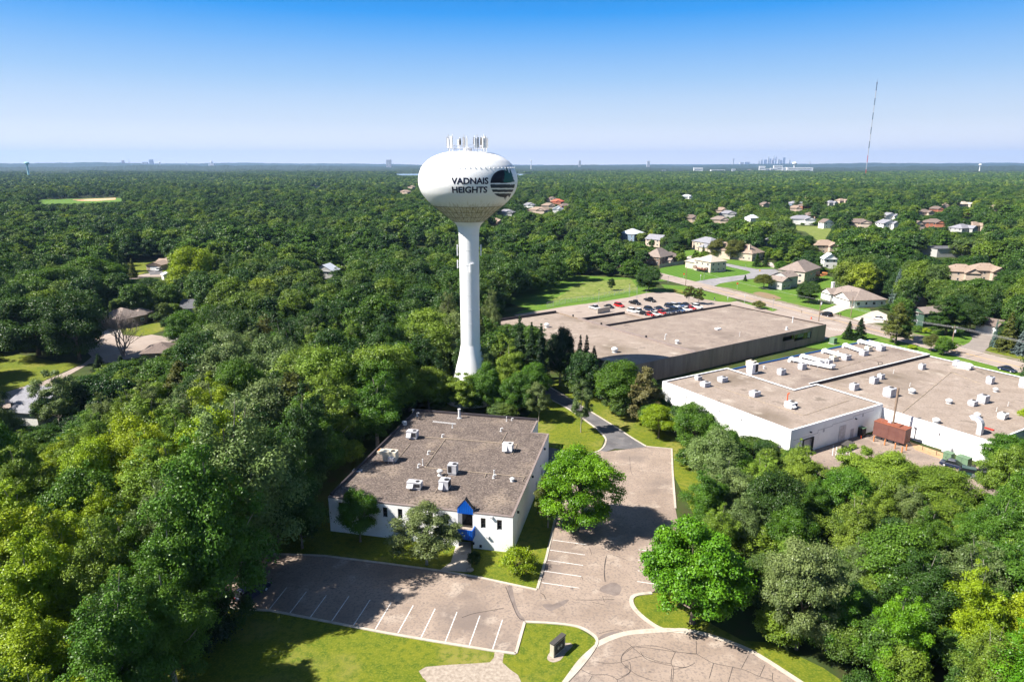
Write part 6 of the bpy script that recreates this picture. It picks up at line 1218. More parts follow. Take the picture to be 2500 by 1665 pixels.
# ------------------------------------------------------------------ the far distance
def spec_tower(base_y, f_, x, ytop, Y, rad, lb, style='sph', col='haze_white'):
    tp = PY(*f_(x, ytop), Y); t = thing('far_water_tower', lb, 'water tower', (tp.x, Y, 0), 0, 'water towers on the horizon'); H_ = tp.z
    mb = MB(); mb.lathe([(rad * .55, 0), (rad * .38, 4), (rad * .36, H_ - rad * 1.25), (rad * .6, H_ - rad * 1.0)], 20); mb.build('stem', col, t, True)
    mb = MB(); mb.lathe([(rad * .6, H_ - rad * 1.0), (rad * .95, H_ - rad * .75), (rad, H_ - rad * .45), (rad * .8, H_ - rad * .15), (rad * .3, H_)], 24); mb.build('tank', col, t, True)
    VIS.append((hull([PR(tp.x + s * rad, Y, z) for s in (-1, 1) for z in (H_ * .45, H_)]), Y))
M['pale_teal'] = mat('pale_teal_paint', (.35, .62, .68), .6)
spec_tower(0, F8, 305, 122, 2900, 9.5, 'pale teal water tower on the horizon at far left', col='pale_teal')
spec_tower(0, F9, 1260, 205, 5200, 17, 'white water tower among white sheds below the big skyline')
spec_tower(0, F6, 1998, 742, 4200, 9, 'small white water tower on the horizon at far right')
spec_tower(0, F8, 1835, 120, 8000, 11, 'tiny white dome tower right of the small skyline')
spec_tower(0, F5, 325, 38, 7000, 9, 'tiny white tower on horizon close right of the tank')
def block(f_, x, ytop, wpx, Y, lb, dep=.6, mt_='haze_white', nm='far_building', cat='building', grp=None, style=0, spire=0):
    tp = PY(*f_(x, ytop), Y); sc = Y / math.cos(PITCH) / FPX; k_ = 1.0 / {F9: 7.85, F8: 4.71, F5: 3.364, F6: 3.364, L1: 2.141}[f_]; w_ = wpx * k_ * Y / FPX * 1.03; H_ = tp.z
    t = thing(nm, lb, cat, (tp.x, Y, 0), 0, grp); d_ = w_ * dep
    mb = MB(); 
    if style == 0: mb.box(-w_ / 2, w_ / 2, 0, d_, 0, H_)
    elif style == 1: mb.box(-w_ / 2, w_ / 2, 0, d_, 0, H_ * .8); mb.box(-w_ * .38, w_ * .38, d_ * .1, d_ * .9, H_ * .8, H_ * .93); mb.box(-w_ * .25, w_ * .25, d_ * .2, d_ * .8, H_ * .93, H_)
    elif style == 2: mb.box(-w_ / 2, w_ / 2, 0, d_, 0, H_ * .9); mb.side([(-w_ / 2, H_ * .9), (w_ / 2, H_ * .9), (w_ * .1, H_)], 0, d_)
    mb.build('tower_body' if H_ > 60 else 'wall', mt_, t)
    mb = MB(); n = max(2, int(H_ / 14))
    for q in range(n): z0_ = H_ * (.75 if style else .95) * q / n; mb.box(-w_ / 2 + w_ * .06, w_ / 2 - w_ * .06, -.6, -.05, z0_ + 4, z0_ + 7)
    mb.build('window_bands', 'glass2', t)
    if spire: mb = MB(); mb.tube((0, d_ / 2, H_), (0, d_ / 2, H_ + spire), w_ * .06, n=6); mb.build('spire', mt_, t)
    VIS.append((hull([PR(tp.x + s * w_ / 2, Y, z) for s in (-1, 1) for z in (H_ * .8 if H_ < 60 else H_ * .3, H_)]), Y))
    return t
M['sky_a'] = mat('hazed_blue_grey_cladding', (.42, .46, .55), .6); M['sky_b'] = mat('hazed_pale_stone_cladding', (.58, .58, .60), .7); M['brown_b'] = mat('hazed_rosy_stone_cladding', (.52, .44, .44), .8)  # skyline colours lightened: part of the fading by haze is painted in
G2 = 'skyscrapers of the big skyline'
for k, (x, y, w_, mt_, st, sp) in enumerate(((580, 168, 22, 'sky_b', 1, 0), (630, 150, 40, 'sky_b', 2, 0), (698, 160, 55, 'sky_a', 0, 0), (765, 92, 26, 'sky_b', 1, 25), (795, 140, 30, 'sky_a', 0, 0), (835, 165, 26, 'brown_b', 0, 0), (865, 90, 24, 'sky_b', 1, 20), (905, 90, 22, 'sky_a', 2, 10), (958, 150, 30, 'sky_b', 0, 0), (998, 168, 40, 'sky_a', 0, 0), (1058, 118, 46, 'sky_a', 0, 0), (1165, 162, 34, 'sky_b', 1, 0), (350, 205, 90, 'sky_a', 0, 0), (255, 208, 80, 'sky_b', 0, 0), (1555, 195, 22, 'sky_b', 1, 0), (88, 138, 22, 'sky_b', 0, 0))):
    nm_ = ('stepped tower at the left end of the big skyline', 'slope-topped tower, second in the big skyline', 'broad flat slab left of the first tall tower', 'first very tall stepped tower with a mast', 'medium slab right of the first tall tower', 'rosy medium block between the tall towers', 'second very tall tower, left of a close pair', 'third very tall tower, right of a close pair', 'medium tower right of the close tall pair', 'low blue slab before the lone wide tower', 'lone wide tall tower at the right of the skyline', 'short stepped tower at the right end of the skyline', 'low broad grey block left of the big skyline', 'lowest broad block farthest left of the skyline', 'lone small stepped tower right of the white water tower', 'lone slim tower far left of the big skyline')[k]
    block(F9, x, y, w_, 15000 + (k * 137) % 900, nm_, mt_=mt_, nm='skyscraper', cat='skyscraper', grp=G2, style=st, spire=sp)
for k, (x, y, w_, mt_, st, sp, lb) in enumerate(((1408, 103, 24, 'brown_b', 0, 0, 'slim block at the left of the small skyline'), (1480, 125, 22, 'sky_b', 1, 60, 'stepped tower with a spire in the small skyline'), (1730, 93, 38, 'sky_a', 0, 0, 'wide tallest tower of the small skyline'), (1660, 122, 50, 'sky_b', 0, 0, 'low broad block left of the widest small skyline tower'), (1345, 132, 24, 'sky_a', 0, 0, 'lowest block of the small skyline'), (2140, 125, 12, 'sky_b', 1, 20, 'thin tower right of the small skyline'))):
    block(F8, x, y, w_, 12500, lb, mt_=mt_, nm='skyscraper', cat='skyscraper', grp='skyscrapers of the small skyline', style=st, spire=sp)
for (f_, x, y, w_, Y, lb) in ((L1, 2030, 22, 24, 9000, 'tall grey block on the horizon left of the tank'), (F5, 725, 42, 18, 9000, 'small block on the horizon right of the tank'), (F5, 1290, 46, 22, 9000, 'white block on the horizon, centre right')):
    block(f_, x, y, w_, Y, lb, mt_='sky_b')
t = thing('domed_capitol', 'small domed building on the horizon, left of centre', 'domed building', (PY(*L1(1102, 30), 11000).x, 11000, 0)); hc = PY(*L1(1102, 27), 11000).z
mb = MB(); mb.box(-45, 45, 0, 40, 0, hc - 45); mb.build('wall', 'sky_b', t); mb = MB(); mb.lathe([(17, hc - 45), (17, hc - 22), (15, hc - 12), (8, hc - 5), (2, hc - 2), (1, hc + 8)], 16, c=(0, 20)); mb.build('dome', 'sky_b', t)
for (x, y, w_, h_, lb) in ((1365, 308, 470, 0, 'longest white shed under the white water tower'), (1060, 312, 70, 0, 'small white shed left of the longest shed'), (860, 322, 130, 0, 'reddish white low shed, third from right'), (640, 282, 110, 0, 'tall white shed at the left of the group'), (945, 272, 160, 0, 'dark blue block behind the white sheds'), (740, 335, 80, 0, 'low pale shed below the tall white shed')):
    block(F9, x, y, w_, 5100 if 'block' not in lb else 5500, lb, mt_='haze_white' if 'white' in lb or 'pale' in lb else 'sky_a', dep=.2, nm='industrial_shed', cat='shed', grp='white sheds under the big skyline')
for (x, y, w_, lb) in ((1415, 122, 30, 'lone pink-white shed left of the shed group'), (1700, 100, 70, 'far white shed, upper left of a group of three'), (1860, 118, 110, 'white shed with red band, nearest of three'), (1990, 112, 30, 'small white shed right of the red banded one')):
    block(F5, x, y, w_, 4700, lb, dep=.2, nm='industrial_shed', cat='shed', grp='white sheds in the middle distance')
# the guyed mast
MY = 3300; mt0 = PY(*F6(1057, 800), MY); mtop = PY(*F6(1160, 48), MY)
t = thing('radio_mast', 'very tall red and white guyed radio mast on the right', 'radio mast', (mt0.x, MY, 0)); MHt = mtop.z
t_dx = 0
nb = 13
for k in range(nb):
    z0_, z1_ = MHt * .96 * k / nb, MHt * .96 * (k + 1) / nb; mb = MB(); r = 1.6
    cs = [(r * math.cos(2 * math.pi * i / 3), r * math.sin(2 * math.pi * i / 3)) for i in range(3)]
    for c_ in cs: mb.tube((*c_, z0_), (*c_, z1_), .5, n=4)
    m = 4
    for j in range(m):
        za_, zb_ = z0_ + (z1_ - z0_) * j / m, z0_ + (z1_ - z0_) * (j + 1) / m
        for i in range(3): mb.tube((*cs[i], za_), (*cs[(i + 1) % 3], zb_), .15, n=3)
    mb.build('lattice_section', ('red' if k < 4 else 'slate_p') if k % 2 == 0 else 'unit', t)  # upper red bands coloured slate: their blue-grey look through haze is painted
mb = MB(); mb.tube((0, 0, MHt * .96), (0, 0, MHt), .8, .4, n=6); mb.lathe([(2.3, MHt * .955), (2.3, MHt * .97)], 8); mb.build('top_aerial', 'sign_dark', t)
mb = MB()
for frac in (.3, .6, .92):
    for i in range(3):
        a = R(30 + 120 * i); mb.tube((0, 0, MHt * frac), (math.cos(a) * MHt * .5, math.sin(a) * MHt * .5, 0), .05, n=3, caps=False)
mb.build('guy_wires', 'wire', t)
# far wooded hills, beyond the single trees
def hills():
    rs = [4300, 4600, 5000, 5500, 6100, 6800, 7700, 8800, 10200, 12000, 14500, 17500, 21000, 24500]; n = 700; v = []; f = []
    hr = np.random.default_rng(3); ph = hr.uniform(0, 6.28, (len(rs), 8))
    for j, r in enumerate(rs):
        for i in range(n + 1):
            t_ = R(90 - 46) + R(92) * i / n; base = 11 + 3 * math.sin(t_ * 57 + ph[j][0]) + 2.5 * math.sin(t_ * 131 + ph[j][1]) + 2 * math.sin(t_ * 307 + ph[j][5])
            hill = 0
            if r > 8000: hill = max(0, (22 if r < 14000 else 52) * (.55 + .5 * math.sin(t_ * 5 + ph[j][2]) + .28 * math.sin(t_ * 13 + ph[j][3]) + .15 * math.sin(t_ * 31 + ph[j][4])))
            if r > 23000 or r < 4400: base = -6; hill = 0 if r < 4400 else hill
            base += hr.uniform(-2.2, 2.2)
            v.append((r * math.cos(t_), r * math.sin(t_), base + hill))
    m = n + 1
    for j in range(len(rs) - 1):
        for i in range(n): f.append((j * m + i, (j + 1) * m + i, (j + 1) * m + i + 1, j * m + i + 1)[::-1])
    me = bpy.data.meshes.new('hills'); me.from_pydata(v, [], f)
    m_ = mat('distant_wood', (.03, .055, .02), .95, (.035, .055, .02), .035, 10, [((.01, .018, .012), .09, .45, .6, .8)]); me.materials.append(m_)
    o = bpy.data.objects.new('hills', me); C.objects.link(o); tag(o, kind='structure')
hills()

# ------------------------------------------------------------------ trees
def leaf_mesh(name, c, nrm, size, tint, mt, aspect=.62, extra=None):
    n = len(c); rs = np.random.default_rng(len(name) + n); nrm = nrm / (np.linalg.norm(nrm, axis=1, keepdims=True) + 1e-9)
    q = rs.normal(size=(n, 3)); t = np.cross(nrm, q); t /= (np.linalg.norm(t, axis=1, keepdims=True) + 1e-9); b_ = np.cross(nrm, t)
    s = size[:, None]; v = np.empty((n, 4, 3)); v[:, 0] = c - t * s; v[:, 1] = c - b_ * s * aspect; v[:, 2] = c + t * s; v[:, 3] = c + b_ * s * aspect
    v = v.reshape(-1, 3); me = bpy.data.meshes.new(name); ev = ef = 0
    nv = len(v); me.vertices.add(nv); me.vertices.foreach_set('co', v.ravel().astype(np.float32)); me.loops.add(nv); me.loops.foreach_set('vertex_index', np.arange(nv, dtype=np.int32))
    me.polygons.add(n); me.polygons.foreach_set('loop_start', np.arange(0, nv, 4, dtype=np.int32)); me.polygons.foreach_set('loop_total', np.full(n, 4, dtype=np.int32))
    me.update(); at = me.attributes.new('tint', 'FLOAT', 'FACE'); at.data.foreach_set('value', tint.astype(np.float32)); me.materials.append(M[mt]); me.validate(); return me
def lobes_for(kind, rs):
    L_ = []
    def ell(n, cz, R_, Hz, r0, r1, flat=.8, lo=-.35, pr=(.62, .86)):
        for _ in range(n):
            u = rs.uniform(lo, 1); a = rs.uniform(0, 6.283); k = math.sqrt(max(0, 1 - u * u)); p = rs.uniform(*pr); r = rs.uniform(r0, r1)
            L_.append((R_ * k * math.cos(a) * p, R_ * k * math.sin(a) * p, cz + Hz * u * p, r, r, r * flat))
    if kind == 'round': H_, R_ = 14, 5.2; ell(64, 7.5, R_, 6.3, 1.0, 1.75, .85, -.7); ell(10, 8, R_ * .5, 3.5, 1.6, 2.3)
    elif kind == 'oak': H_, R_ = 15, 6.4; ell(58, 7.3, R_, 6.6, 1.4, 2.3, .75, -.85); ell(8, 8, R_ * .5, 3.4, 2.2, 2.8)
    elif kind == 'poplar':
        H_, R_ = 20, 5.6
        for _ in range(9):
            a = rs.uniform(0, 6.283); d = rs.uniform(.2, 3.6); top = rs.uniform(13.5, 19.6) - d * .7; bx, by = d * math.cos(a), d * math.sin(a); z = rs.uniform(4, 7)
            while z < top:
                w = 1.9 * math.sin(min(1, max(.12, (top - z) / 7)) * 1.35) + .25; 
                for _k in range(2): L_.append((bx + rs.normal() * w * .75, by + rs.normal() * w * .75, z + rs.normal() * .4, w * rs.uniform(.5, .85), w * rs.uniform(.5, .85), w * rs.uniform(.6, .95)))
                z += rs.uniform(1.1, 1.7)
    elif kind == 'locust':
        H_, R_ = 12, 6.0
        for k in range(120):
            u = rs.uniform(-.75, 1); a = rs.uniform(0, 6.283); kk = math.sqrt(1 - u * u) ; p = rs.uniform(.5, 1.0); r = rs.uniform(.9, 1.6); L_.append((R_ * kk * math.cos(a) * p, R_ * kk * math.sin(a) * p, 6.3 + 5.2 * u * p, r, r, r * .5))
    elif kind == 'column': H_, R_ = 11, 2.6; ell(40, 6, R_, 5.0, .6, 1.1, 1.1, -.9)
    elif kind == 'open': 
        H_, R_ = 13, 4.6
        for k in range(64):
            u = rs.uniform(-.85, 1); a = rs.uniform(0, 6.283); kk = math.sqrt(max(0, 1 - u * u)); p = rs.uniform(.35, 1.0); r = rs.uniform(.55, 1.25); L_.append((R_ * kk * math.cos(a) * p, R_ * kk * math.sin(a) * p, 7.2 + 5.3 * u * p, r, r, r * .75))
    elif kind == 'shrub': H_, R_ = 3, 2.2; ell(26, .9, R_, 1.9, .4, .75, .85, 0)
    elif kind == 'maple':
        H_, R_ = 11.5, 5.6; ell(120, 6.0, R_, 5.2, .65, 1.15, .72, -.75, (.72, .96)); ell(12, 6, R_ * .55, 3.2, 1.6, 2.1)
    return L_, H_, R_
def foliage(kind, seed, n, size, mt='leaf', name='crown'):
    rs = np.random.default_rng(seed)
    if kind in ('spruce', 'pine'):
        C_ = []; N_ = []; T_ = []; H_, R_ = (15, 3.3) if kind == 'spruce' else (16, 4.3); z = .9 if kind == 'spruce' else 3.2; whorls = []
        while z < H_ - .3: whorls.append(z); z += (.52 if kind == 'spruce' else 1.0) * rs.uniform(.8, 1.25)
        br = []
        for z in whorls:
            f_ = (1 - z / H_); L_ = R_ * (f_ ** .8 if kind == 'spruce' else min(1, f_ * 1.9) ** .6) * rs.uniform(.86, 1.1)
            for k in range(int(7 + 5 * f_) if kind == 'spruce' else 6): br.append((z, rs.uniform(0, 6.283), L_ * rs.uniform(.72, 1.12), rs.uniform(0, 1)))
        W_ = np.array([b_[2] for b_ in br]); W_ /= W_.sum(); cnt = rs.multinomial(n, W_)
        for (z, a, L_, tt), m in zip(br, cnt):
            u = rs.uniform(0.05, 1, m) ** .75; wd = (.42 if kind == 'spruce' else .75) * (1.1 - u * .6); side = rs.normal(size=m) * wd * .6; droop = -(.38 if kind == 'spruce' else -.05) * u * L_ * .6 + (rs.normal(size=m)) * (.10 if kind == 'spruce' else .3)
            x = np.cos(a) * u * L_ - np.sin(a) * side; y = np.sin(a) * u * L_ + np.cos(a) * side; C_.append(np.stack([x, y, z + droop], 1))
            nn = np.stack([np.cos(a) * .5 + rs.normal(size=m) * .5, np.sin(a) * .5 + rs.normal(size=m) * .5, .8 + rs.normal(size=m) * .4], 1); N_.append(nn); T_.append(np.clip(tt * .5 + rs.uniform(0, .5, m), 0, 1))
        c = np.concatenate(C_); nr = np.concatenate(N_); tn = np.concatenate(T_); LB_ = []
    else:
        LB_, H_, R_ = lobes_for(kind, rs); A = np.array(LB_); w = (A[:, 3] ** 2); w /= w.sum(); idx = rs.choice(len(A), n, p=w); a_ = A[idx]
        d = rs.normal(size=(n, 3)); d /= np.linalg.norm(d, axis=1, keepdims=True); d[:, 2] = np.where(d[:, 2] < -.3, -d[:, 2] * .8, d[:, 2])
        r = rs.uniform(0, 1, n) ** .3; c = a_[:, :3] + d * a_[:, 3:6] * r[:, None]; c += rs.normal(size=c.shape) * (.08 + .16 * a_[:, 3:4] * (rs.uniform(0, 1, (n, 1)) < .45))
        nr = d / a_[:, 3:6] * a_[:, 3:4] + rs.normal(size=(n, 3)) * .5 + np.array([0, 0, .25]); lt = rs.uniform(0, 1, len(A)); tn = np.clip(lt[idx] * .55 + rs.uniform(0, .45, n), 0, 1)
        m_ = c[:, 2] > .1; c, nr, tn = c[m_], nr[m_], tn[m_]
    me = leaf_mesh(name, c, nr, rs.uniform(.7, 1.25, len(c)) * size, tn, mt)
    return me, LB_, H_, R_
def trunk_mesh(kind, lobes, H_, R_, seed, pale=False):
    rs = random.Random(seed); mb = MB(); ht = {'spruce': .97, 'pine': .95, 'poplar': .78, 'shrub': .3}.get(kind, .62) * H_; r0 = {'shrub': .06, 'spruce': .2, 'column': .16, 'open': .17}.get(kind, .30)
    pts = [Vector((0, 0, -.1))]
    for k in range(1, 6): pts.append(Vector((rs.uniform(-.18, .18) * k * .5, rs.uniform(-.18, .18) * k * .5, ht * k / 5)) if kind not in ('spruce', 'pine') else Vector((0, 0, ht * k / 5)))
    for k in range(5): mb.tube(pts[k], pts[k + 1], r0 * (1 - k * .17) * (1.35 if k == 0 else 1), r0 * (1 - (k + 1) * .17), n=7, caps=False)
    if lobes:
        for lb in sorted(rs.sample(lobes, min(len(lobes), 16)), key=lambda q: q[2]):
            e = Vector(lb[:3]); z0 = max(ht * .22, min(ht * .92, e.z * .55)); k = min(4, int(z0 / ht * 5)); s_ = pts[k].lerp(pts[k + 1], z0 / ht * 5 - k); md = s_.lerp(e, .5) + Vector((0, 0, -.25 * (e - s_).length * .3)); mb.tube(s_, md, r0 * .42, r0 * .26, n=5, caps=False); mb.tube(md, e, r0 * .26, r0 * .07, n=5, caps=False)
    me = bpy.data.meshes.new('trunk'); me.from_pydata(mb.v, [], mb.f); me.polygons.foreach_set('use_smooth', [True] * len(me.polygons)); me.materials.append(M['bark_pale' if pale else 'bark']); return me
NEAR = {}
for kind, cfg in {'round': (3, 46000, .14), 'oak': (2, 58000, .155), 'poplar': (4, 62000, .125), 'locust': (2, 64000, .135), 'column': (1, 9000, .17), 'open': (2, 26000, .13), 'shrub': (2, 5000, .10), 'maple': (1, 60000, .14), 'spruce': (2, 22000, .14), 'pine': (2, 28000, .155)}.items():
    NEAR[kind] = []
    for q in range(cfg[0]):
        me, lb, H_, R_ = foliage(kind, 100 + q * 7 + len(kind), cfg[1], cfg[2]); NEAR[kind].append((me, trunk_mesh(kind, lb, H_, R_, q + 5, kind in ('poplar', 'open')), H_, R_))
LOOK = {'dark green': (.036, .078, .013), 'fresh green': (.068, .142, .013), 'yellow-green': (.215, .290, .010), 'grey-green': (.130, .180, .052), 'olive': (.100, .110, .022), 'bright green': (.095, .215, .008), 'blue-green': (.11, .16, .14), 'brownish green': (.12, .115, .045), 'deep green': (.018, .043, .012), 'light green': (.145, .222, .024)}
KNAME = {'round': 'broadleaf tree', 'oak': 'spreading tree', 'poplar': 'poplar', 'locust': 'feathery tree', 'column': 'column tree', 'open': 'thin tree', 'shrub': 'shrub', 'maple': 'maple', 'spruce': 'spruce', 'pine': 'pine'}
NNAME = {'round': 'broadleaf_tree', 'oak': 'spreading_tree', 'poplar': 'poplar_tree', 'locust': 'locust_tree', 'column': 'column_tree', 'open': 'young_tree', 'shrub': 'shrub', 'maple': 'maple_tree', 'spruce': 'spruce_tree', 'pine': 'pine_tree'}
tr = random.Random(11)
def tree(kind, look, x, y, h, r, label, group=None, var=None):
    me, tk, H_, R_ = NEAR[kind][tr.randrange(len(NEAR[kind])) if var is None else var % len(NEAR[kind])]
    t = thing(NNAME[kind], label, 'shrub' if kind == 'shrub' else 'tree', (x, y, 0), tr.uniform(0, 6.28), group); t.scale = (r / R_, r / R_, h / H_)
    o = bpy.data.objects.new('crown', me); C.objects.link(o); o.parent = t; c = LOOK[look]; j = tr.uniform(.85, 1.15); o.color = (c[0] * j * tr.uniform(.92, 1.08), c[1] * j, c[2] * j * tr.uniform(.9, 1.1), 1)
    o2 = bpy.data.objects.new('trunk', tk); C.objects.link(o2); o2.parent = t; return t
# --- named single trees, each placed from its foot, top and width in the photo
HERO = []
def hero(kind, look, xb, yb, ytop, wpx, label, var=None):
    g = P(xb, yb); h = PY(xb, ytop, g.y).z; r = wpx / 2 * (g.y * math.cos(PITCH) + CAMZ * math.sin(PITCH)) / FPX; h = max(1.2, h); HERO.append((g.x, g.y, r)); return tree(kind, look, g.x, g.y, h, r, label, var=var)
s1p = lambda x, y: S1(x, y)
hero('locust', 'bright green', 1408, 1292, 1098, 196, 'big bright green feathery tree in the middle of the front car park', 0)
hero('open', 'olive', 1338, 1288, 1160, 78, 'olive small tree between office block and the big bright green tree', 1)
hero('maple', 'bright green', 1690, 1520, 1282, 250, 'large round vivid green maple at the turning circle')
hero('open', 'grey-green', 1042, 1378, 1232, 165, 'grey-green small tree in front of the blue entrance canopy', 0)
hero('round', 'fresh green', 880, 1322, 1192, 98, 'small fresh green tree against the left end of the white facade', 1)
hero('shrub', 'yellow-green', 1262, 1400, 1338, 95, 'yellow-green bush on the lawn at the office block corner')
hero('shrub', 'deep green', 1157, 1378, 1345, 40, 'small dark bush right of the entrance walk')
hero('open', 'grey-green', 1418, 1056, 925, 62, 'slender grey-green tree with bare lower trunk on grass by the drive', 1)
for k, (x, yb, yt, w) in enumerate(((1269, 940, 767, 58), (1297, 930, 784, 46), (1320, 950, 785, 52), (1392, 935, 812, 44), (1414, 940, 815, 40), (1430, 935, 816, 44), (1448, 945, 842, 50), (1238, 915, 800, 60))):
    hero('spruce', 'deep green', x, yb, yt, w, 'dark spruce in front of the brown warehouse, ' + ('second', 'third', 'fourth', 'sixth', 'seventh', 'eighth', 'rightmost', 'leftmost')[k] + ' of its row')
hero('round', 'deep green', 1366, 945, 793, 70, 'tall dark tree in the middle of the spruce row by brown warehouse', 0)
hero('pine', 'olive', 1240, 960, 850, 85, 'brownish dark pine just right of the tower base')
hero('round', 'fresh green', 1300, 985, 880, 90, 'rounded green tree between tower base and the dark spruce row')
for k, (x, yb, yt, w, kd, lk) in enumerate(((1048, 1008, 892, 105, 'round', 'light green'), (1128, 1012, 906, 84, 'open', 'light green'), (1190, 1010, 882, 74, 'round', 'fresh green'), (1000, 1004, 900, 90, 'round', 'yellow-green'), (1262, 1020, 905, 80, 'round', 'fresh green'), (1315, 1030, 925, 60, 'open', 'grey-green'), (1215, 1010, 930, 70, 'round', 'fresh green'))):
    hero(kd, lk, x, yb, yt, w, ('light green tree behind the office roof, left of the tower base', 'sparse light green tree directly in front of the tower base', 'green tree covering the right side of the tower base', 'yellow-green tree behind the left rear corner of the office', 'green tree behind the right rear corner of the office', 'thin grey-green tree at the far right behind the office', 'low green tree between the tower base and office corner')[k])
hero('poplar', 'grey-green', 1090, 880, 672, 85, 'tall grey-green poplar touching the left side of tower stem', 0)
hero('poplar', 'grey-green', 1200, 850, 694, 62, 'tall grey-green poplar just right of the tower stem', 1)
hero('poplar', 'olive', 1042, 890, 740, 70, 'brown-tinged poplar in the gap left of the tower stem', 2)
hero('round', 'fresh green', 1512, 1010, 872, 125, 'broad green tree in front of the brown warehouse wall', 2)
hero('pine', 'brownish green', 1572, 1030, 895, 92, 'brownish pine left of the white warehouse corner')
hero('pine', 'deep green', 1478, 990, 880, 60, 'dark pine left of the broad green tree by the brown wall')
hero('round', 'yellow-green', 1608, 1068, 985, 90, 'yellow-green low tree at the lot corner by the curved drive')
hero('round', 'fresh green', 1690, 1110, 978, 100, 'light trimmed tree overlapping the left of the long white wall', 0)
hero('round', 'fresh green', 1755, 1150, 1030, 90, 'green tree in front of the middle of the long white wall', 1)
for k, (x, y, yt, w) in enumerate(((1690, 350, 78, 160), (1822, 355, 120, 165))): xb, yb = S4(x, y); hero('open', 'olive', xb, yb, S4(0, yt)[1], w / 5.607, ('left', 'right')[k] + ' one of two small trees behind the parked cars', k)
for (kd, lk, x, y, yt, w, lb) in (('oak', 'dark green', 2205, 1120, 800, 330, 'round dense green tree on the lawn left of the white gabled house'), ('round', 'olive', 1590, 925, 715, 270, 'dark round tree in front of the white and grey house'), ('shrub', 'olive', 1525, 1195, 1080, 185, 'lone olive bush on the verge beside the main road'), ('oak', 'dark green', 20, 960, 590, 370, 'big round tree with yellow-green top at left end of main road'),
                                   ('spruce', 'dark green', 1340, 822, 735, 75, 'tiny cone shaped tree at the side street corner'), ('oak', 'olive', 945, 500, 215, 250, 'left one of two dark round trees above the striped lawn'), ('oak', 'olive', 1185, 520, 220, 280, 'right one of two dark round trees above the striped lawn'), ('spruce', 'dark green', 655, 500, 395, 110, 'small dark spruce above the cream house roof, left one'), ('spruce', 'dark green', 765, 480, 330, 100, 'small dark spruce above the cream house roof, right one'),
                                   ('spruce', 'dark green', 1500, 625, 430, 150, 'spruce standing before the tan brick house'), ('spruce', 'dark green', 1620, 625, 440, 130, 'spruce right of the tan brick house'), ('round', 'fresh green', 1820, 690, 540, 190, 'low green tree left of the tall beige house'), ('round', 'yellow-green', 2080, 590, 455, 150, 'yellow-green round tree behind the tall beige house'), ('column', 'fresh green', 562, 392, 235, 50, 'narrow column shaped evergreen left of the pinkish house'),
                                   ('oak', 'dark green', 400, 390, 160, 250, 'broad dark tree left of the column shaped evergreen'), ('round', 'yellow-green', 590, 260, 85, 110, 'yellow-green crown among dark trees above the pinkish house'), ('oak', 'dark green', 2150, 420, 175, 330, 'broad deep green tree above the tall beige house'), ('spruce', 'deep green', 1870, 560, 290, 230, 'dark spruce group tree right of the slate roof')):
    xb, yb = S1(x, y); hero(kd, lk, xb, yb, S1(0, yt)[1], w / 5.607, lb)
xb, yb = S4(628, 165); hero('column', 'dark green', xb, yb, S4(0, -5)[1], 19, 'lone dark cone shaped tree in the rough meadow')
for (kd, lk, x, y, yt, w, lb) in (('pine', 'olive', 300, 775, 130, 430, 'big olive pine between the main road and the ducted roof'), ('pine', 'dark green', 450, 700, 175, 250, 'darker pine leaning on the big olive pine by the main road'), ('pine', 'dark green', 1100, 640, 20, 560, 'huge dark pine behind the driveway lawn'), ('oak', 'dark green', 1480, 590, 80, 420, 'broad dark tree left of the white double garage'), ('oak', 'fresh green', 1050, 965, 640, 260, 'roadside green tree right one of a pair behind the white roof edge'),
                                   ('round', 'olive', 860, 900, 610, 260, 'roadside green tree left one of a pair behind the white roof edge'), ('open', 'fresh green', 1200, 930, 740, 190, 'thin green sapling right of the roadside pair'), ('spruce', 'olive', 2060, 900, 260, 400, 'tall olive spruce right of the white garage'), ('spruce', 'blue-green', 2290, 950, 560, 330, 'silvery blue spruce at the right border near the stone row'), ('spruce', 'blue-green', 1860, 830, 380, 120, 'pale blue-green young spruce touching the tall olive spruce'),
                                   ('shrub', 'fresh green', 660, 600, 480, 180, 'hedge like bush in front of the dark green house'), ('shrub', 'yellow-green', 800, 620, 520, 150, 'yellow-green bush right of the green house hedge'), ('shrub', 'yellow-green', 570, 860, 790, 150, 'yellow flowering bush beside the white roof edge')):
    xb, yb = S3(x, y); hero(kd, lk, xb, yb, S3(0, yt)[1], w / 6.533, lb)
hero('spruce', 'deep green', 2071, 828, 783, 36, 'left smaller spruce of a pair behind the ducted roof'); hero('spruce', 'deep green', 2098, 830, 774, 44, 'right taller spruce of a pair behind the ducted roof')
hero('spruce', 'blue-green', 2186, 745, 655, 40, 'silvery blue spruce tip in the dark wood behind the white gabled house')
for (kd, x, yb, yt, w, lb) in (('open', 2078, 1200, 1082, 105, 'airy tree rising in front of the striped bays of the service yard'), ('round', 2165, 1235, 1108, 150, 'round tree before the brown generator at the service yard edge'), ('round', 2290, 1250, 1136, 160, 'tree in front of the right half of service yard'), ('poplar', 1960, 1215, 1070, 130, 'tree just left of the loading door corner of white warehouse')):
    hero(kd, 'light green', x, yb, yt, w, lb)
hero('locust', 'fresh green', 2452, 1172, 1058, 118, 'green tree over the right corner of the white warehouse', 1); hero('round', 'yellow-green', 2492, 1062, 995, 40, 'yellow-green crown at the right border above the white warehouse')
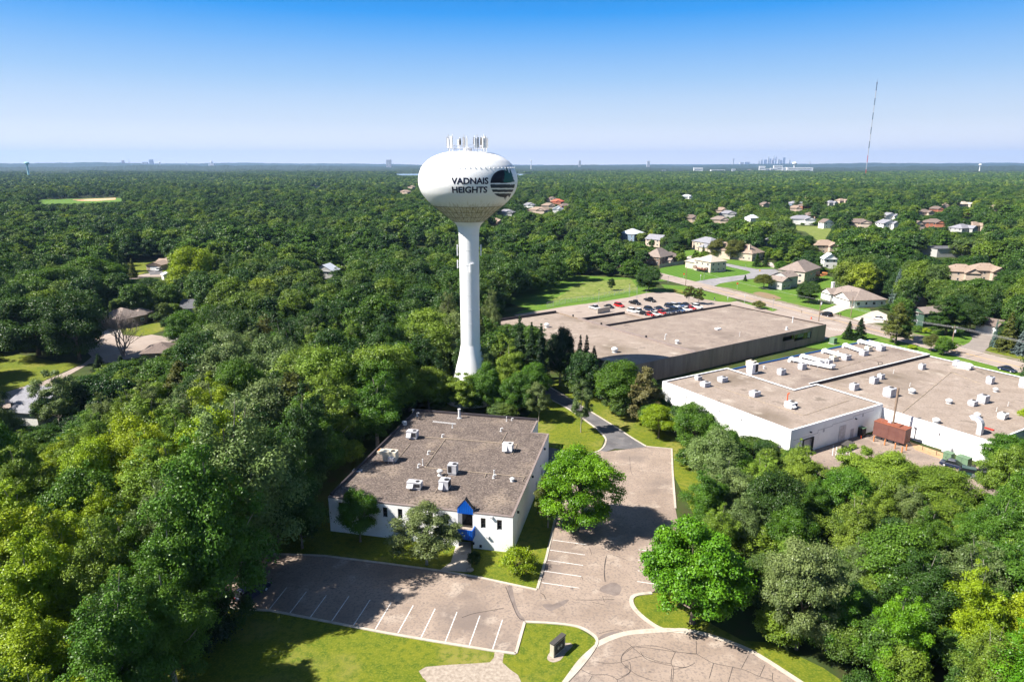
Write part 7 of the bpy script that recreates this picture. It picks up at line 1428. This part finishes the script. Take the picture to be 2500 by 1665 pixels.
for (kd, lk, x, y, yt, w, lb) in (('spruce', 'dark green', 510, 440, 75, 160, 'tall spruce beside the long tan house, right of a pair'), ('spruce', 'dark green', 360, 400, 80, 120, 'tall spruce beside the long tan house, left of a pair'), ('spruce', 'olive', 660, 410, 160, 150, 'grey spruce in front of the long tan house'), ('pine', 'fresh green', 1240, 440, 20, 260, 'tall bright pine right of the long tan house'), ('pine', 'deep green', 1430, 640, 90, 330, 'dark big pine right of the bright pine at left'),
                                   ('round', 'olive', 1145, 800, 630, 130, 'small olive tree left of the plain dark grey roof'), ('oak', 'dark green', 860, 760, 400, 300, 'dark tree behind the pyramid roof house'), ('spruce', 'deep green', 420, 740, 540, 120, 'short dark spruce left of the pyramid roof'), ('oak', 'fresh green', 1330, 1290, 780, 470, 'forked tree with visible trunk beside the paved turning area'), ('oak', 'fresh green', 1720, 1300, 700, 520, 'wide dense green tree right of the forked trunk tree'),
                                   ('spruce', 'deep green', 240, 1640, 1370, 260, 'dark pine top in front of the curving road, left one'), ('spruce', 'deep green', 520, 1640, 1400, 250, 'dark pine top in front of the curving road, right one')):
    xb, yb = S8(x, y); hero(kd, lk, xb, yb, S8(0, yt)[1], w / 5.228, lb)
for (kd, lk, x, y, yt, w, lb) in (('poplar', 'grey-green', 592, 1430, 925, 300, 'tall grey-green poplar shading the left end of the front car park'), ('poplar', 'fresh green', 550, 1520, 975, 270, 'poplar left of the lower left corner of front car park'), ('poplar', 'fresh green', 440, 1590, 1170, 230, 'poplar over the shaded lawn at bottom left'), ('poplar', 'dark green', 662, 1350, 940, 240, 'dark tree between the car park end and the office block'),
                                   ('poplar', 'dark green', 752, 1225, 915, 150, 'dark poplar beside the left rear of the office block wall'), ('poplar', 'fresh green', 705, 1290, 1000, 165, 'poplar standing close to the left wall of the office block'), ('round', 'dark green', 738, 1338, 1205, 105, 'dark low tree at the lawn between car park and left facade'), ('round', 'dark green', 682, 1325, 1150, 130, 'dark rounded tree left of the left facade, above the car park kerb'), ('poplar', 'light green', 290, 1560, 1230, 200, 'light green poplar in the bottom left corner wood'), ('round', 'dark green', 330, 1665, 1400, 190, 'dark tree at the bottom edge of the picture, left'), ('poplar', 'fresh green', 430, 1690, 1310, 220, 'poplar rising from the bottom edge over the lower left lawn'), ('shrub', 'dark green', 560, 1530, 1450, 130, 'dark bush under the poplars at the lower left car park corner'), ('shrub', 'deep green', 500, 1590, 1500, 140, 'very dark bush on the shaded edge of the lower left lawn')):
    hero(kd, lk, x, y, yt, w, lb)
for (kd, lk, x, y, yt, w, lb) in (('oak', 'dark green', 95, 868, 705, 190, 'huge dark round tree at the left border above the grass'), ('oak', 'dark green', 195, 880, 700, 150, 'huge dark round tree right of the left border giant'), ('oak', 'fresh green', 130, 760, 640, 150, 'green tree behind the two huge dark ones at left'), ('round', 'fresh green', 235, 730, 622, 140, 'bright crowned tree left of the tan house spruces'),
                                   ('oak', 'yellow-green', 470, 725, 590, 110, 'sunny yellow-green crown right of the long tan house'), ('poplar', 'yellow-green', 540, 1150, 900, 150, 'tall yellow-green poplar in the middle of the left foreground wood'), ('poplar', 'light green', 690, 1120, 880, 130, 'light green poplar right of the yellow-green one in left wood'), ('poplar', 'light green', 430, 1290, 1030, 240, 'massive light green poplar in the left foreground, left half'),
                                   ('poplar', 'light green', 560, 1330, 1000, 230, 'massive light green poplar in the left foreground, right half'), ('poplar', 'yellow-green', 60, 1400, 1130, 200, 'vivid yellow-green tree at the left border, foreground'), ('poplar', 'yellow-green', 180, 1500, 1210, 190, 'vivid yellow-green tree right of the left border one, foreground'), ('open', 'grey-green', 150, 1060, 900, 110, 'half bare pale trunked tree above the light grey roof'),
                                   ('poplar', 'grey-green', 330, 1140, 960, 130, 'grey-green poplar right of the half bare tree'), ('round', 'fresh green', 30, 1290, 1010, 120, 'green tree covering the lower left of the light grey roofed house')):
    hero(kd, lk, x, yb := y, yt, w, lb)
# the bare dead tree
def dead_tree():
    g = P(302, 872); h = PY(302, 748, g.y).z; t = thing('dead_tree', 'leafless grey-brown dead tree standing over the paved turning area', 'tree', g); rs = random.Random(3); tk, tw_ = MB(), MB()
    def grow(p, d, L_, r, lv):
        e = p + d * L_; (tk if lv < 2 else tw_).tube(p, e, r, r * .62, n=6 if lv < 2 else 3, caps=False)
        if lv >= 6: return
        for k in range(3 if lv < 5 else 2):
            a = Vector((rs.uniform(-1, 1), rs.uniform(-1, 1), rs.uniform(-.35, .75))); nd = (d + a * (.62 if lv else .75)).normalized(); grow(e if k < 2 else p.lerp(e, .6), nd, L_ * rs.uniform(.62, .86), r * .6, lv + 1)
    for a in range(4): grow(Vector((rs.uniform(-.2, .2), rs.uniform(-.2, .2), 0)), Vector((math.cos(a * 1.6) * .33, math.sin(a * 1.6) * .33, 1)).normalized(), h * .27, .24, 0)
    tk.build('trunk', 'twig', t); tw_.build('twigs', 'twig', t); HERO.append((g.x, g.y, 7))
dead_tree()
# --- filler trees: where the photo shows wood, kept out of every line of sight that is open in the photo
G = None
VG = [([(806, 1200), (1005, 1000), (1305, 1026), (1333, 1056), (1332, 1090), (1258, 1352), (812, 1288)], G), ([(1480, 1085), (1645, 1088), (1640, 1180), (1622, 1250), (1570, 1330), (1550, 1470), (1700, 1570), (1890, 1665), (1380, 1665), (640, 1505), (600, 1480), (600, 1400), (700, 1360), (1060, 1385), (1310, 1420), (1360, 1270), (1480, 1290)], G),
      ([(600, 1490), (640, 1505), (1380, 1665), (500, 1665), (590, 1560)], G), ([(1340, 990), (1360, 950), (1400, 955), (1480, 1050), (1640, 1080), (1480, 1095), (1400, 1130), (1335, 1130)], G), ([(1735, 1590), (1810, 1580), (2010, 1665), (1800, 1665)], G),
      ([(1215, 790), (1380, 756), (1735, 738), (2018, 800), (2018, 835), (1620, 935), (1600, 925), (1560, 882), (1500, 885), (1462, 872), (1440, 800), (1330, 770)], G), ([(1215, 750), (1400, 690), (1440, 670), (1560, 690), (1640, 686), (1760, 740), (1380, 757), (1215, 786)], G),
      ([(1618, 672), (1660, 680), (1960, 765), (2080, 810), (2100, 830), (2010, 800), (1740, 740), (1600, 700)], G), ([(1620, 664), (1668, 640), (1760, 645), (1830, 655), (1840, 690), (1790, 700), (1960, 735), (2060, 780), (2140, 800), (2075, 815), (1900, 770), (1700, 690)], G),
      ([(1618, 930), (1770, 890), (1900, 860), (2100, 822), (2270, 866), (2500, 915), (2500, 1060), (2400, 1080), (2410, 1105), (2310, 1145), (2100, 1130), (2030, 1100), (1935, 1080), (1850, 1062), (1780, 1045), (1700, 1005), (1622, 965)], G),
      ([(2050, 1080), (2040, 1140), (2080, 1130), (2130, 1092), (2230, 1120), (2320, 1145), (2360, 1168), (2440, 1180), (2440, 1160), (2380, 1130), (2400, 1080), (2100, 1010)], G), ([(2340, 856), (2385, 812), (2435, 812), (2425, 850), (2500, 880), (2500, 935), (2340, 880)], G), ([(2290, 835), (2372, 815), (2380, 840), (2330, 850)], G), ([(2160, 815), (2260, 835), (2250, 850), (2150, 830)], G),
      ([(0, 965), (160, 915), (205, 885), (215, 850), (250, 820), (370, 815), (420, 820), (400, 845), (340, 870), (215, 893), (170, 925), (80, 965), (0, 1000)], G), ([(0, 868), (100, 872), (190, 885), (160, 915), (90, 945), (0, 960)], G), ([(296, 805), (390, 790), (395, 812), (300, 818)], G), ([(280, 674), (318, 674), (318, 683), (280, 690)], G), ([(262, 698), (302, 698), (302, 712), (265, 712)], G), ([(310, 640), (430, 640), (425, 670), (400, 680), (360, 676), (312, 668)], G), ([(60, 650), (125, 645), (130, 658), (60, 660)], G),
      ([(1116, 540), (1170, 540), (1173, 840), (1190, 892), (1100, 892), (1116, 840)], TWR.y), ([(1015, 365), (1272, 365), (1272, 525), (1015, 525)], TWR.y), ([(90, 487), (296, 479), (296, 491), (200, 495), (90, 497)], G), ([(1938, 552), (2030, 552), (2015, 592), (1990, 590), (1960, 575)], G), ([(972, 420), (1026, 420), (1026, 428), (972, 428)], G), ([(1265, 415), (1275, 415), (1275, 428), (1265, 428)], G)]
MW, MH = 1250, 833; VM = np.zeros((MH, MW))
_yy = (np.arange(MH) + .5) * 2; _b = -(_yy - PHh / 2) / FPX; _rz = -math.sin(PITCH) + _b * math.cos(PITCH); _ry = math.cos(PITCH) + _b * math.sin(PITCH)
GY = np.where(_rz < -1e-4, -CAMZ / np.minimum(_rz, -1e-4) * _ry, 1e6)
def raster(pl, W_, H_, sc):
    xs = np.array([p[0] for p in pl]) * sc; ys = np.array([p[1] for p in pl]) * sc; x0, x1 = int(max(0, xs.min())), int(min(W_, xs.max() + 2)); y0, y1 = int(max(0, ys.min())), int(min(H_, ys.max() + 2))
    if x1 <= x0 or y1 <= y0: return None
    gx, gy = np.meshgrid(np.arange(x0, x1) + .5, np.arange(y0, y1) + .5); ins = np.zeros(gx.shape, bool); n = len(pl)
    for i in range(n):
        xa, ya, xb_, yb_ = xs[i], ys[i], xs[i - 1], ys[i - 1]
        if ya == yb_: continue
        ins ^= ((ya > gy) != (yb_ > gy)) & (gx < (xb_ - xa) * (gy - ya) / (yb_ - ya) + xa)
    return x0, x1, y0, y1, ins
for pl, Y_ in VG + VIS:
    r_ = raster(pl, MW, MH, .5)
    if r_ is None: continue
    x0, x1, y0, y1, ins = r_; val = np.broadcast_to((GY[y0:y1, None] if Y_ is None else np.full((y1 - y0, 1), Y_)), ins.shape); sub = VM[y0:y1, x0:x1]; sub[ins] = np.maximum(sub[ins], val[ins])
# ground that is built on or open, on a 1 m grid
GX0, GY0, GW_, GH_ = -700, 0, 1500, 1600; GM = np.zeros((GH_, GW_), bool)
for pl, mg in GEXCL:
    cx_ = sum(p[0] for p in pl) / len(pl); cy_ = sum(p[1] for p in pl) / len(pl)
    r_ = raster([(p[0] - GX0, p[1] - GY0) for p in pl], GW_, GH_, 1.0)
    if r_ is None: continue
    x0, x1, y0, y1, ins = r_; GM[y0:y1, x0:x1] |= ins
for o_, an, pts_ in ((BO, BA, ps), (KO, KA, [(LX, 0), (KL, 0), (KL, KD), (midx, KD), (midx, KB2), (LX, KB2)]), (WO, WA, [(0, 0), (x1_, 0), (x1_, yR), (xR, yR), (xR, yRR), (x0m, yRR), (x0m, yF), (0, yF)])):
    r_ = raster([(frame_pt(o_, an, *p).x - GX0, frame_pt(o_, an, *p).y - GY0) for p in pts_], GW_, GH_, 1.0); x0, x1, y0, y1, ins = r_; GM[y0:y1, x0:x1] |= ins
GM2 = GM.copy()
for dx in (-2, 0, 2):
    for dy in (-2, 0, 2): GM2 |= np.roll(np.roll(GM, dx, 1), dy, 0)
def proj(X, Y, Z):
    Zc = Z - CAMZ; d = Y * math.cos(PITCH) - Zc * math.sin(PITCH); u = Y * math.sin(PITCH) + Zc * math.cos(PITCH); return PW / 2 + FPX * X / d, PHh / 2 - FPX * u / d
def blocked(X, Y, h, r):
    bad = np.zeros(len(X), bool)
    for ox, oz in ((0, 1.0), (-.5, .9), (.5, .9), (-.95, .65), (.95, .65), (0, .7), (-.9, .42), (.9, .42), (0, .45), (-.4, .25), (.4, .25), (0, .05)):
        u, v = proj(X + r * ox, Y, h * oz); i = (v / 2).astype(int); j = (u / 2).astype(int); ok = (i >= 0) & (i < MH) & (j >= 0) & (j < MW)
        m = np.zeros(len(X)); m[ok] = VM[i[ok], j[ok]]; bad |= (m > 0) & (Y < m - 1.5)
    return bad
def ground_bad(X, Y):
    i = (Y - GY0).astype(int); j = (X - GX0).astype(int); ok = (i >= 0) & (i < GH_) & (j >= 0) & (j < GW_); b_ = np.zeros(len(X), bool); b_[ok] = GM2[i[ok], j[ok]]; return b_
def scatter(y0, y1, sp, seed, hfun):
    rs = np.random.default_rng(seed); ny = int((y1 - y0) / sp); out = []
    for k in range(ny):
        Y = y0 + (k + .5) * sp; hwid = (Y * .97 + 14) * .93 + 12; n = int(2 * hwid / sp); X = -hwid + (np.arange(n) + .5) * sp + (sp / 2 if k % 2 else 0); out.append(np.stack([X, np.full(n, Y)], 1))
    p = np.concatenate(out); p += rs.uniform(-.42, .42, p.shape) * sp; X, Y = p[:, 0], p[:, 1]; keep = ~ground_bad(X, Y); X, Y = X[keep], Y[keep]; h, r = hfun(X, Y, rs)
    res = np.zeros(len(X), bool); bad = blocked(X, Y, h, r)
    for f_ in (.78, .6, .42): h = np.where(bad, h * f_ / (1 if f_ == .78 else 1), h); r = np.where(bad, r * .85, r); bad = blocked(X, Y, h, r)
    ub, vb = proj(X, Y, Y * 0); ok = ~bad & (h > 2.2) & ~((vb > 1630) & (ub > 320) & (ub < 1990)); return X[ok], Y[ok], h[ok], r[ok]
def near_h(X, Y, rs):
    n = len(X); h = rs.uniform(12.5, 18.5, n); left = (X < 0) & (Y < 190); h = np.where(left, rs.uniform(14.5, 20, n), h); right = (X > 10) & (Y < 125); h = np.where(right, rs.uniform(10, 14.5, n), h); h = np.where((X > 0) & (Y > 190), rs.uniform(11, 17, n), h); return h, h * rs.uniform(.27, .37, n)
X, Y, Hh, Rr = scatter(38, 330, 7.4, 5, near_h)
ok = np.ones(len(X), bool)
for (hx, hy, hr_) in HERO: ok &= np.hypot(X - hx, Y - hy) > hr_ * .75 + 1.2
u_, v_ = proj(X, Y, Hh * .6); ok &= (u_ > -330) & (u_ < 2680) & (v_ < 1900); X, Y, Hh, Rr, u_, v_ = (a[ok] for a in (X, Y, Hh, Rr, u_, v_))
inframe = (u_ > -60) & (u_ < 2560) & (v_ < 1720); score = np.where(inframe, Hh * Rr / Y ** 2, Hh * Rr / Y ** 2 * .8); order = np.argsort(-score); NSOLO = 300 - len(HERO); solo, rest = order[:NSOLO], order[NSOLO:]
LMK = [('the water tower', TWR.x, TWR.y), ('the white office block', -12, 112), ('the brown warehouse', *frame_pt(KO, KA, KL * .5, 15)[:2]), ('the white warehouse', *frame_pt(WO, WA, 15, 40)[:2]), ('the front car park', -12, 80), ('the turning circle', 16, 62), ('the vivid maple', *P(1690, 1520)[:2]), ('the brown generator', *P(*S6(640, 520))[:2]), ('the green transformers', *P(*S6(1600, 800))[:2]), ('the bare dead tree', *P(302, 872)[:2]), ('the light grey roofed house', *P(*L2(95, 1235))[:2]), ('the left roadside grass', *P(80, 900)[:2]), ('the striped lawn', *P(*S1(500, 700))[:2]), ('the white gabled house', *P(*S2(1100, 1100))[:2]), ('the dark green house', *P(*S3(735, 515))[:2]), ('the white double garage', *P(*S3(1700, 600))[:2]), ('the chain-link fence', *P(*S4(200, 330))[:2]), ('the curved drive', *P(*R8(200, 100))[:2])]
ORD = 'nearest second third fourth fifth sixth seventh eighth ninth tenth eleventh twelfth thirteenth fourteenth fifteenth sixteenth seventeenth eighteenth nineteenth twentieth'.split()
prs = random.Random(21); spec = []
for i in solo:
    x, y, h, r = float(X[i]), float(Y[i]), float(Hh[i]), float(Rr[i]); uu, vv = u_[i], v_[i]
    if h < 5: kd = 'shrub'; r = max(r, h * .5)
    elif x < 0 and y < 80: kd = prs.choices(['poplar', 'open'], [.9, .1])[0]; r = min(r, 5.6)
    elif x < 0 and y < 175: kd = prs.choices(['poplar', 'round', 'oak', 'open', 'pine'], [.66, .14, .1, .06, .04])[0]
    elif x > 5 and y < 125: kd = prs.choices(['poplar', 'round', 'locust', 'open'], [.52, .24, .16, .08])[0]
    elif 0 <= x and y > 190: kd = prs.choices(['oak', 'round', 'pine', 'poplar', 'spruce'], [.38, .3, .12, .12, .08])[0]
    else: kd = prs.choices(['oak', 'round', 'poplar', 'pine', 'spruce', 'open'], [.3, .25, .25, .08, .07, .05])[0]
    if kd in ('spruce', 'pine'): lk = prs.choice(['deep green', 'dark green', 'olive'])
    elif uu < 330 and vv > 1080: lk = prs.choice(['yellow-green', 'yellow-green', 'light green', 'fresh green'])
    elif x < 0 and y < 150: lk = prs.choices(['light green', 'grey-green', 'yellow-green', 'fresh green', 'dark green'], [.36, .26, .1, .18, .1])[0]
    elif uu > 1900 and vv > 1450: lk = prs.choice(['light green', 'yellow-green', 'fresh green', 'bright green'])
    elif x > 5 and y < 125: lk = prs.choices(['light green', 'grey-green', 'fresh green', 'dark green'], [.36, .24, .28, .12])[0]
    else: lk = prs.choices(['dark green', 'fresh green', 'light green', 'grey-green', 'olive', 'yellow-green'], [.36, .24, .12, .14, .06, .08])[0]
    if kd in ('round', 'oak', 'locust'): r *= 1.12
    if kd == 'spruce': r *= .72
    dist, nm_, lx, ly = min((math.hypot(x - q[1], y - q[2]), q[0], q[1], q[2]) for q in LMK); a = math.atan2(x, y) - math.atan2(lx, ly); lat = a * y; dep = y - ly
    sd_ = ('right of' if lat > 0 else 'left of') if abs(lat) > abs(dep) * .8 else ('behind' if dep > 0 else 'in front of'); spec.append((kd, lk, x, y, h, r, sd_, nm_, dist))
byk = {}
for q in sorted(spec, key=lambda q: q[8]): byk.setdefault((q[0], q[1], q[6], q[7]), []).append(q)
for (kd, lk, sd_, nm_), L_ in byk.items():
    for k, q in enumerate(L_):
        lab = f"{lk} {KNAME[kd]} {sd_} {nm_}" + ('' if len(L_) == 1 else f", {ORD[min(k, 19)] + ('' if k == 0 else ' nearest')} of these")
        tree(kd, lk, q[2], q[3], q[4], q[5], lab, 'trees of the surrounding woods' if kd != 'shrub' else 'bushes at the edge of the woods')
print('solo trees', len(spec), 'rest near', len(rest), 'heroes', len(HERO))
# --- all the other trees, one mass
pc = bpy.data.collections.new('tree_kinds'); kinds_far = []
def far_kind(nm_, kind, seed, n, size, clump=1, trunk=True):
    if clump == 1: me, lb, H_, R_ = foliage(kind, seed, n, size, 'leaf_far', nm_)
    else:
        rs = np.random.default_rng(seed); Cc, Nn, Tt = [], [], []; H_, R_ = 14, 13
        for _ in range(clump):
            a = rs.uniform(0, 6.28); d = 9.5 * math.sqrt(rs.uniform(0, 1)); r = rs.uniform(3.6, 5.2); hh = rs.uniform(9.5, 14); m = n // clump; dd_ = rs.normal(size=(m, 3)); dd_ /= np.linalg.norm(dd_, axis=1, keepdims=True); dd_[:, 2] = np.abs(dd_[:, 2]) * 1.0 - .25
            Cc.append(np.array([d * math.cos(a), d * math.sin(a), hh - r]) + dd_ * r * rs.uniform(.8, 1.05, (m, 1))); Nn.append(dd_ + rs.normal(size=(m, 3)) * .35); Tt.append(np.clip(rs.uniform(0, .6) + rs.uniform(0, .4, m), 0, 1))
        c = np.concatenate(Cc); me = leaf_mesh(nm_, c, np.concatenate(Nn), rs.uniform(.8, 1.2, len(c)) * size, np.concatenate(Tt), 'leaf_far', .75)
    o = bpy.data.objects.new(nm_, me); pc.objects.link(o); kinds_far.append((H_, R_)); return o
for q, (k_, n, sz) in enumerate((('oak', 6500, .40), ('oak', 6500, .40), ('round', 6000, .36), ('round', 6000, .36), ('poplar', 8000, .32), ('poplar', 8000, .32), ('spruce', 4000, .28), ('pine', 4000, .38))): far_kind(f'a{q}_far_crown', k_, 50 + q, n, sz)
for q in range(4): far_kind(f'b{q}_far_clump', 'clump', 80 + q, 1500, 1.05, 6)
def far_h(X, Y, rs): n = len(X); blobn = np.sin(X * .013 + 1.3) * np.sin(Y * .011 + .7) + .6 * np.sin(X * .031 + Y * .017); h = rs.uniform(7.5, 17.5, n) + 2.2 * blobn; return h, h * rs.uniform(.33, .60, n)
A1 = scatter(330, 900, 9.6, 6, far_h); A2 = scatter(900, 1500, 11.0, 8, far_h)
def thin(A): gp2 = np.sin(A[0] * .043 + .7) * np.sin(A[1] * .037 + 2.1) + .7 * np.sin(A[0] * .019 - A[1] * .023); k_ = gp2 < 1.12; return tuple(q[k_] for q in A)
A1 = thin(A1); A2 = thin(A2)
for q, (k_, n, sz) in enumerate((('round', 15000, .22), ('poplar', 17000, .22), ('shrub', 5000, .11))): far_kind(f'c{q}_near_crown', k_, 90 + q, n, sz)
def under_h(X, Y, rs): n = len(X); return rs.uniform(3.0, 7.5, n), rs.uniform(2.0, 3.6, n)
UX, UY, UH, UR = scatter(38, 300, 5.0, 17, under_h)
ok = np.ones(len(UX), bool)
for (hx, hy, hr_) in HERO[:12]: ok &= np.hypot(UX - hx, UY - hy) > 7
ok &= ~((UY > 190) & (UX > -15)); UX, UY, UH, UR = UX[ok], UY[ok], UH[ok], UR[ok]
def clump_h(X, Y, rs): n = len(X); blobn = np.sin(X * .006 + 1.3) * np.sin(Y * .005 + .7) + .6 * np.sin(X * .013 + Y * .008); return rs.uniform(10.5, 15.5, n) + 3 * blobn, np.full(n, 14.0) * rs.uniform(.85, 1.2, n)
A3 = scatter(1500, 4600, 19, 9, clump_h)
lk_ = ~((np.abs(A3[0] + 310) < 440) & (np.abs(A3[1] - 3850) < 430)); A3 = tuple(a[lk_] for a in A3)
nr_, nu_ = len(rest), len(UX); PX = np.concatenate([X[rest], UX, A1[0], A2[0], A3[0]]); PYy = np.concatenate([Y[rest], UY, A1[1], A2[1], A3[1]]); PH_ = np.concatenate([Hh[rest], UH, A1[2], A2[2], A3[2]]); PRr = np.concatenate([Rr[rest] * 1.1, UR, A1[3], A2[3], A3[3]])
n1 = len(PX) - len(A3[0]); rs = np.random.default_rng(15); grove = np.sin(PX * .021 + 2) * np.sin(PYy * .017 + 1) + .5 * np.sin(PX * .05 + PYy * .041)
kk = rs.choice(8, len(PX), p=[.2, .2, .19, .18, .08, .07, .04, .04]); kk = np.where((grove > .85) & (rs.uniform(0, 1, len(PX)) < .7), rs.integers(4, 6, len(PX)), kk); kk = np.where((grove < -.95) & (rs.uniform(0, 1, len(PX)) < .6), rs.integers(6, 8, len(PX)), kk); kk[n1:] = 8 + rs.integers(0, 4, len(PX) - n1); kk[:nr_] = 12 + rs.integers(0, 2, nr_); kk[nr_:nr_ + nu_] = np.where(UH < 4.2, 14, 12)
KH_ = np.array([q[0] for q in kinds_far]); KR_ = np.array([q[1] for q in kinds_far]); sc = np.stack([PRr / KR_[kk], PRr / KR_[kk], PH_ / KH_[kk]], 1); spm = (kk == 6); sc[spm, 0] *= .75; sc[spm, 1] *= .75
me = bpy.data.meshes.new('woodland'); me.vertices.add(len(PX)); me.vertices.foreach_set('co', np.stack([PX, PYy, np.zeros(len(PX))], 1).ravel().astype(np.float32))
a = me.attributes.new('kind_index', 'INT', 'POINT'); a.data.foreach_set('value', kk.astype(np.int32)); a = me.attributes.new('sc', 'FLOAT_VECTOR', 'POINT'); a.data.foreach_set('vector', sc.ravel().astype(np.float32)); a = me.attributes.new('turn', 'FLOAT_VECTOR', 'POINT'); tv = np.zeros((len(PX), 3)); tv[:, 2] = rs.uniform(0, 6.28, len(PX)); a.data.foreach_set('vector', tv.ravel().astype(np.float32)); me.update()
wo = bpy.data.objects.new('woodland', me); C.objects.link(wo); tag(wo, 'continuous green woodland stretching from behind the buildings to the horizon', 'woodland', kind='stuff')
ng = bpy.data.node_groups.new('scatter_trees', 'GeometryNodeTree'); ng.interface.new_socket('Geometry', in_out='INPUT', socket_type='NodeSocketGeometry'); ng.interface.new_socket('Geometry', in_out='OUTPUT', socket_type='NodeSocketGeometry')
N = ng.nodes; gi = N.new('NodeGroupInput'); go = N.new('NodeGroupOutput'); ip = N.new('GeometryNodeInstanceOnPoints'); ci = N.new('GeometryNodeCollectionInfo'); ci.inputs['Collection'].default_value = pc; ci.inputs['Separate Children'].default_value = True; ci.inputs['Reset Children'].default_value = True
def na(nm_, ty): q = N.new('GeometryNodeInputNamedAttribute'); q.data_type = ty; q.inputs['Name'].default_value = nm_; return q.outputs['Attribute']
Lk = ng.links; Lk.new(gi.outputs[0], ip.inputs['Points']); Lk.new(ci.outputs[0], ip.inputs['Instance']); ip.inputs['Pick Instance'].default_value = True; Lk.new(na('kind_index', 'INT'), ip.inputs['Instance Index']); Lk.new(na('turn', 'FLOAT_VECTOR'), ip.inputs['Rotation']); Lk.new(na('sc', 'FLOAT_VECTOR'), ip.inputs['Scale']); Lk.new(ip.outputs[0], go.inputs[0])
md = wo.modifiers.new('trees', 'NODES'); md.node_group = ng
print('mass trees', len(PX))
# ------------------------------------------------------------------ the air
mb = MB(); mb.box(-27500, 27500, -27500, 27500, -8, 520); hz = mb.build('haze', 'tank'); hz.data.materials.clear()
hm = bpy.data.materials.new('haze_air'); hm.use_nodes = True; hm.node_tree.nodes.clear(); ho = hm.node_tree.nodes.new('ShaderNodeOutputMaterial'); hv = hm.node_tree.nodes.new('ShaderNodeVolumePrincipled')
hv.inputs['Color'].default_value = (.38, .60, 1.0, 1); hv.inputs['Density'].default_value = 4.6e-5; hv.inputs['Anisotropy'].default_value = .1
hm.node_tree.links.new(hv.outputs[0], ho.inputs['Volume']); hm.cycles.homogeneous_volume = True; hz.data.materials.append(hm); tag(hz, 'thin blue summer haze over the whole landscape', 'haze', kind='stuff')
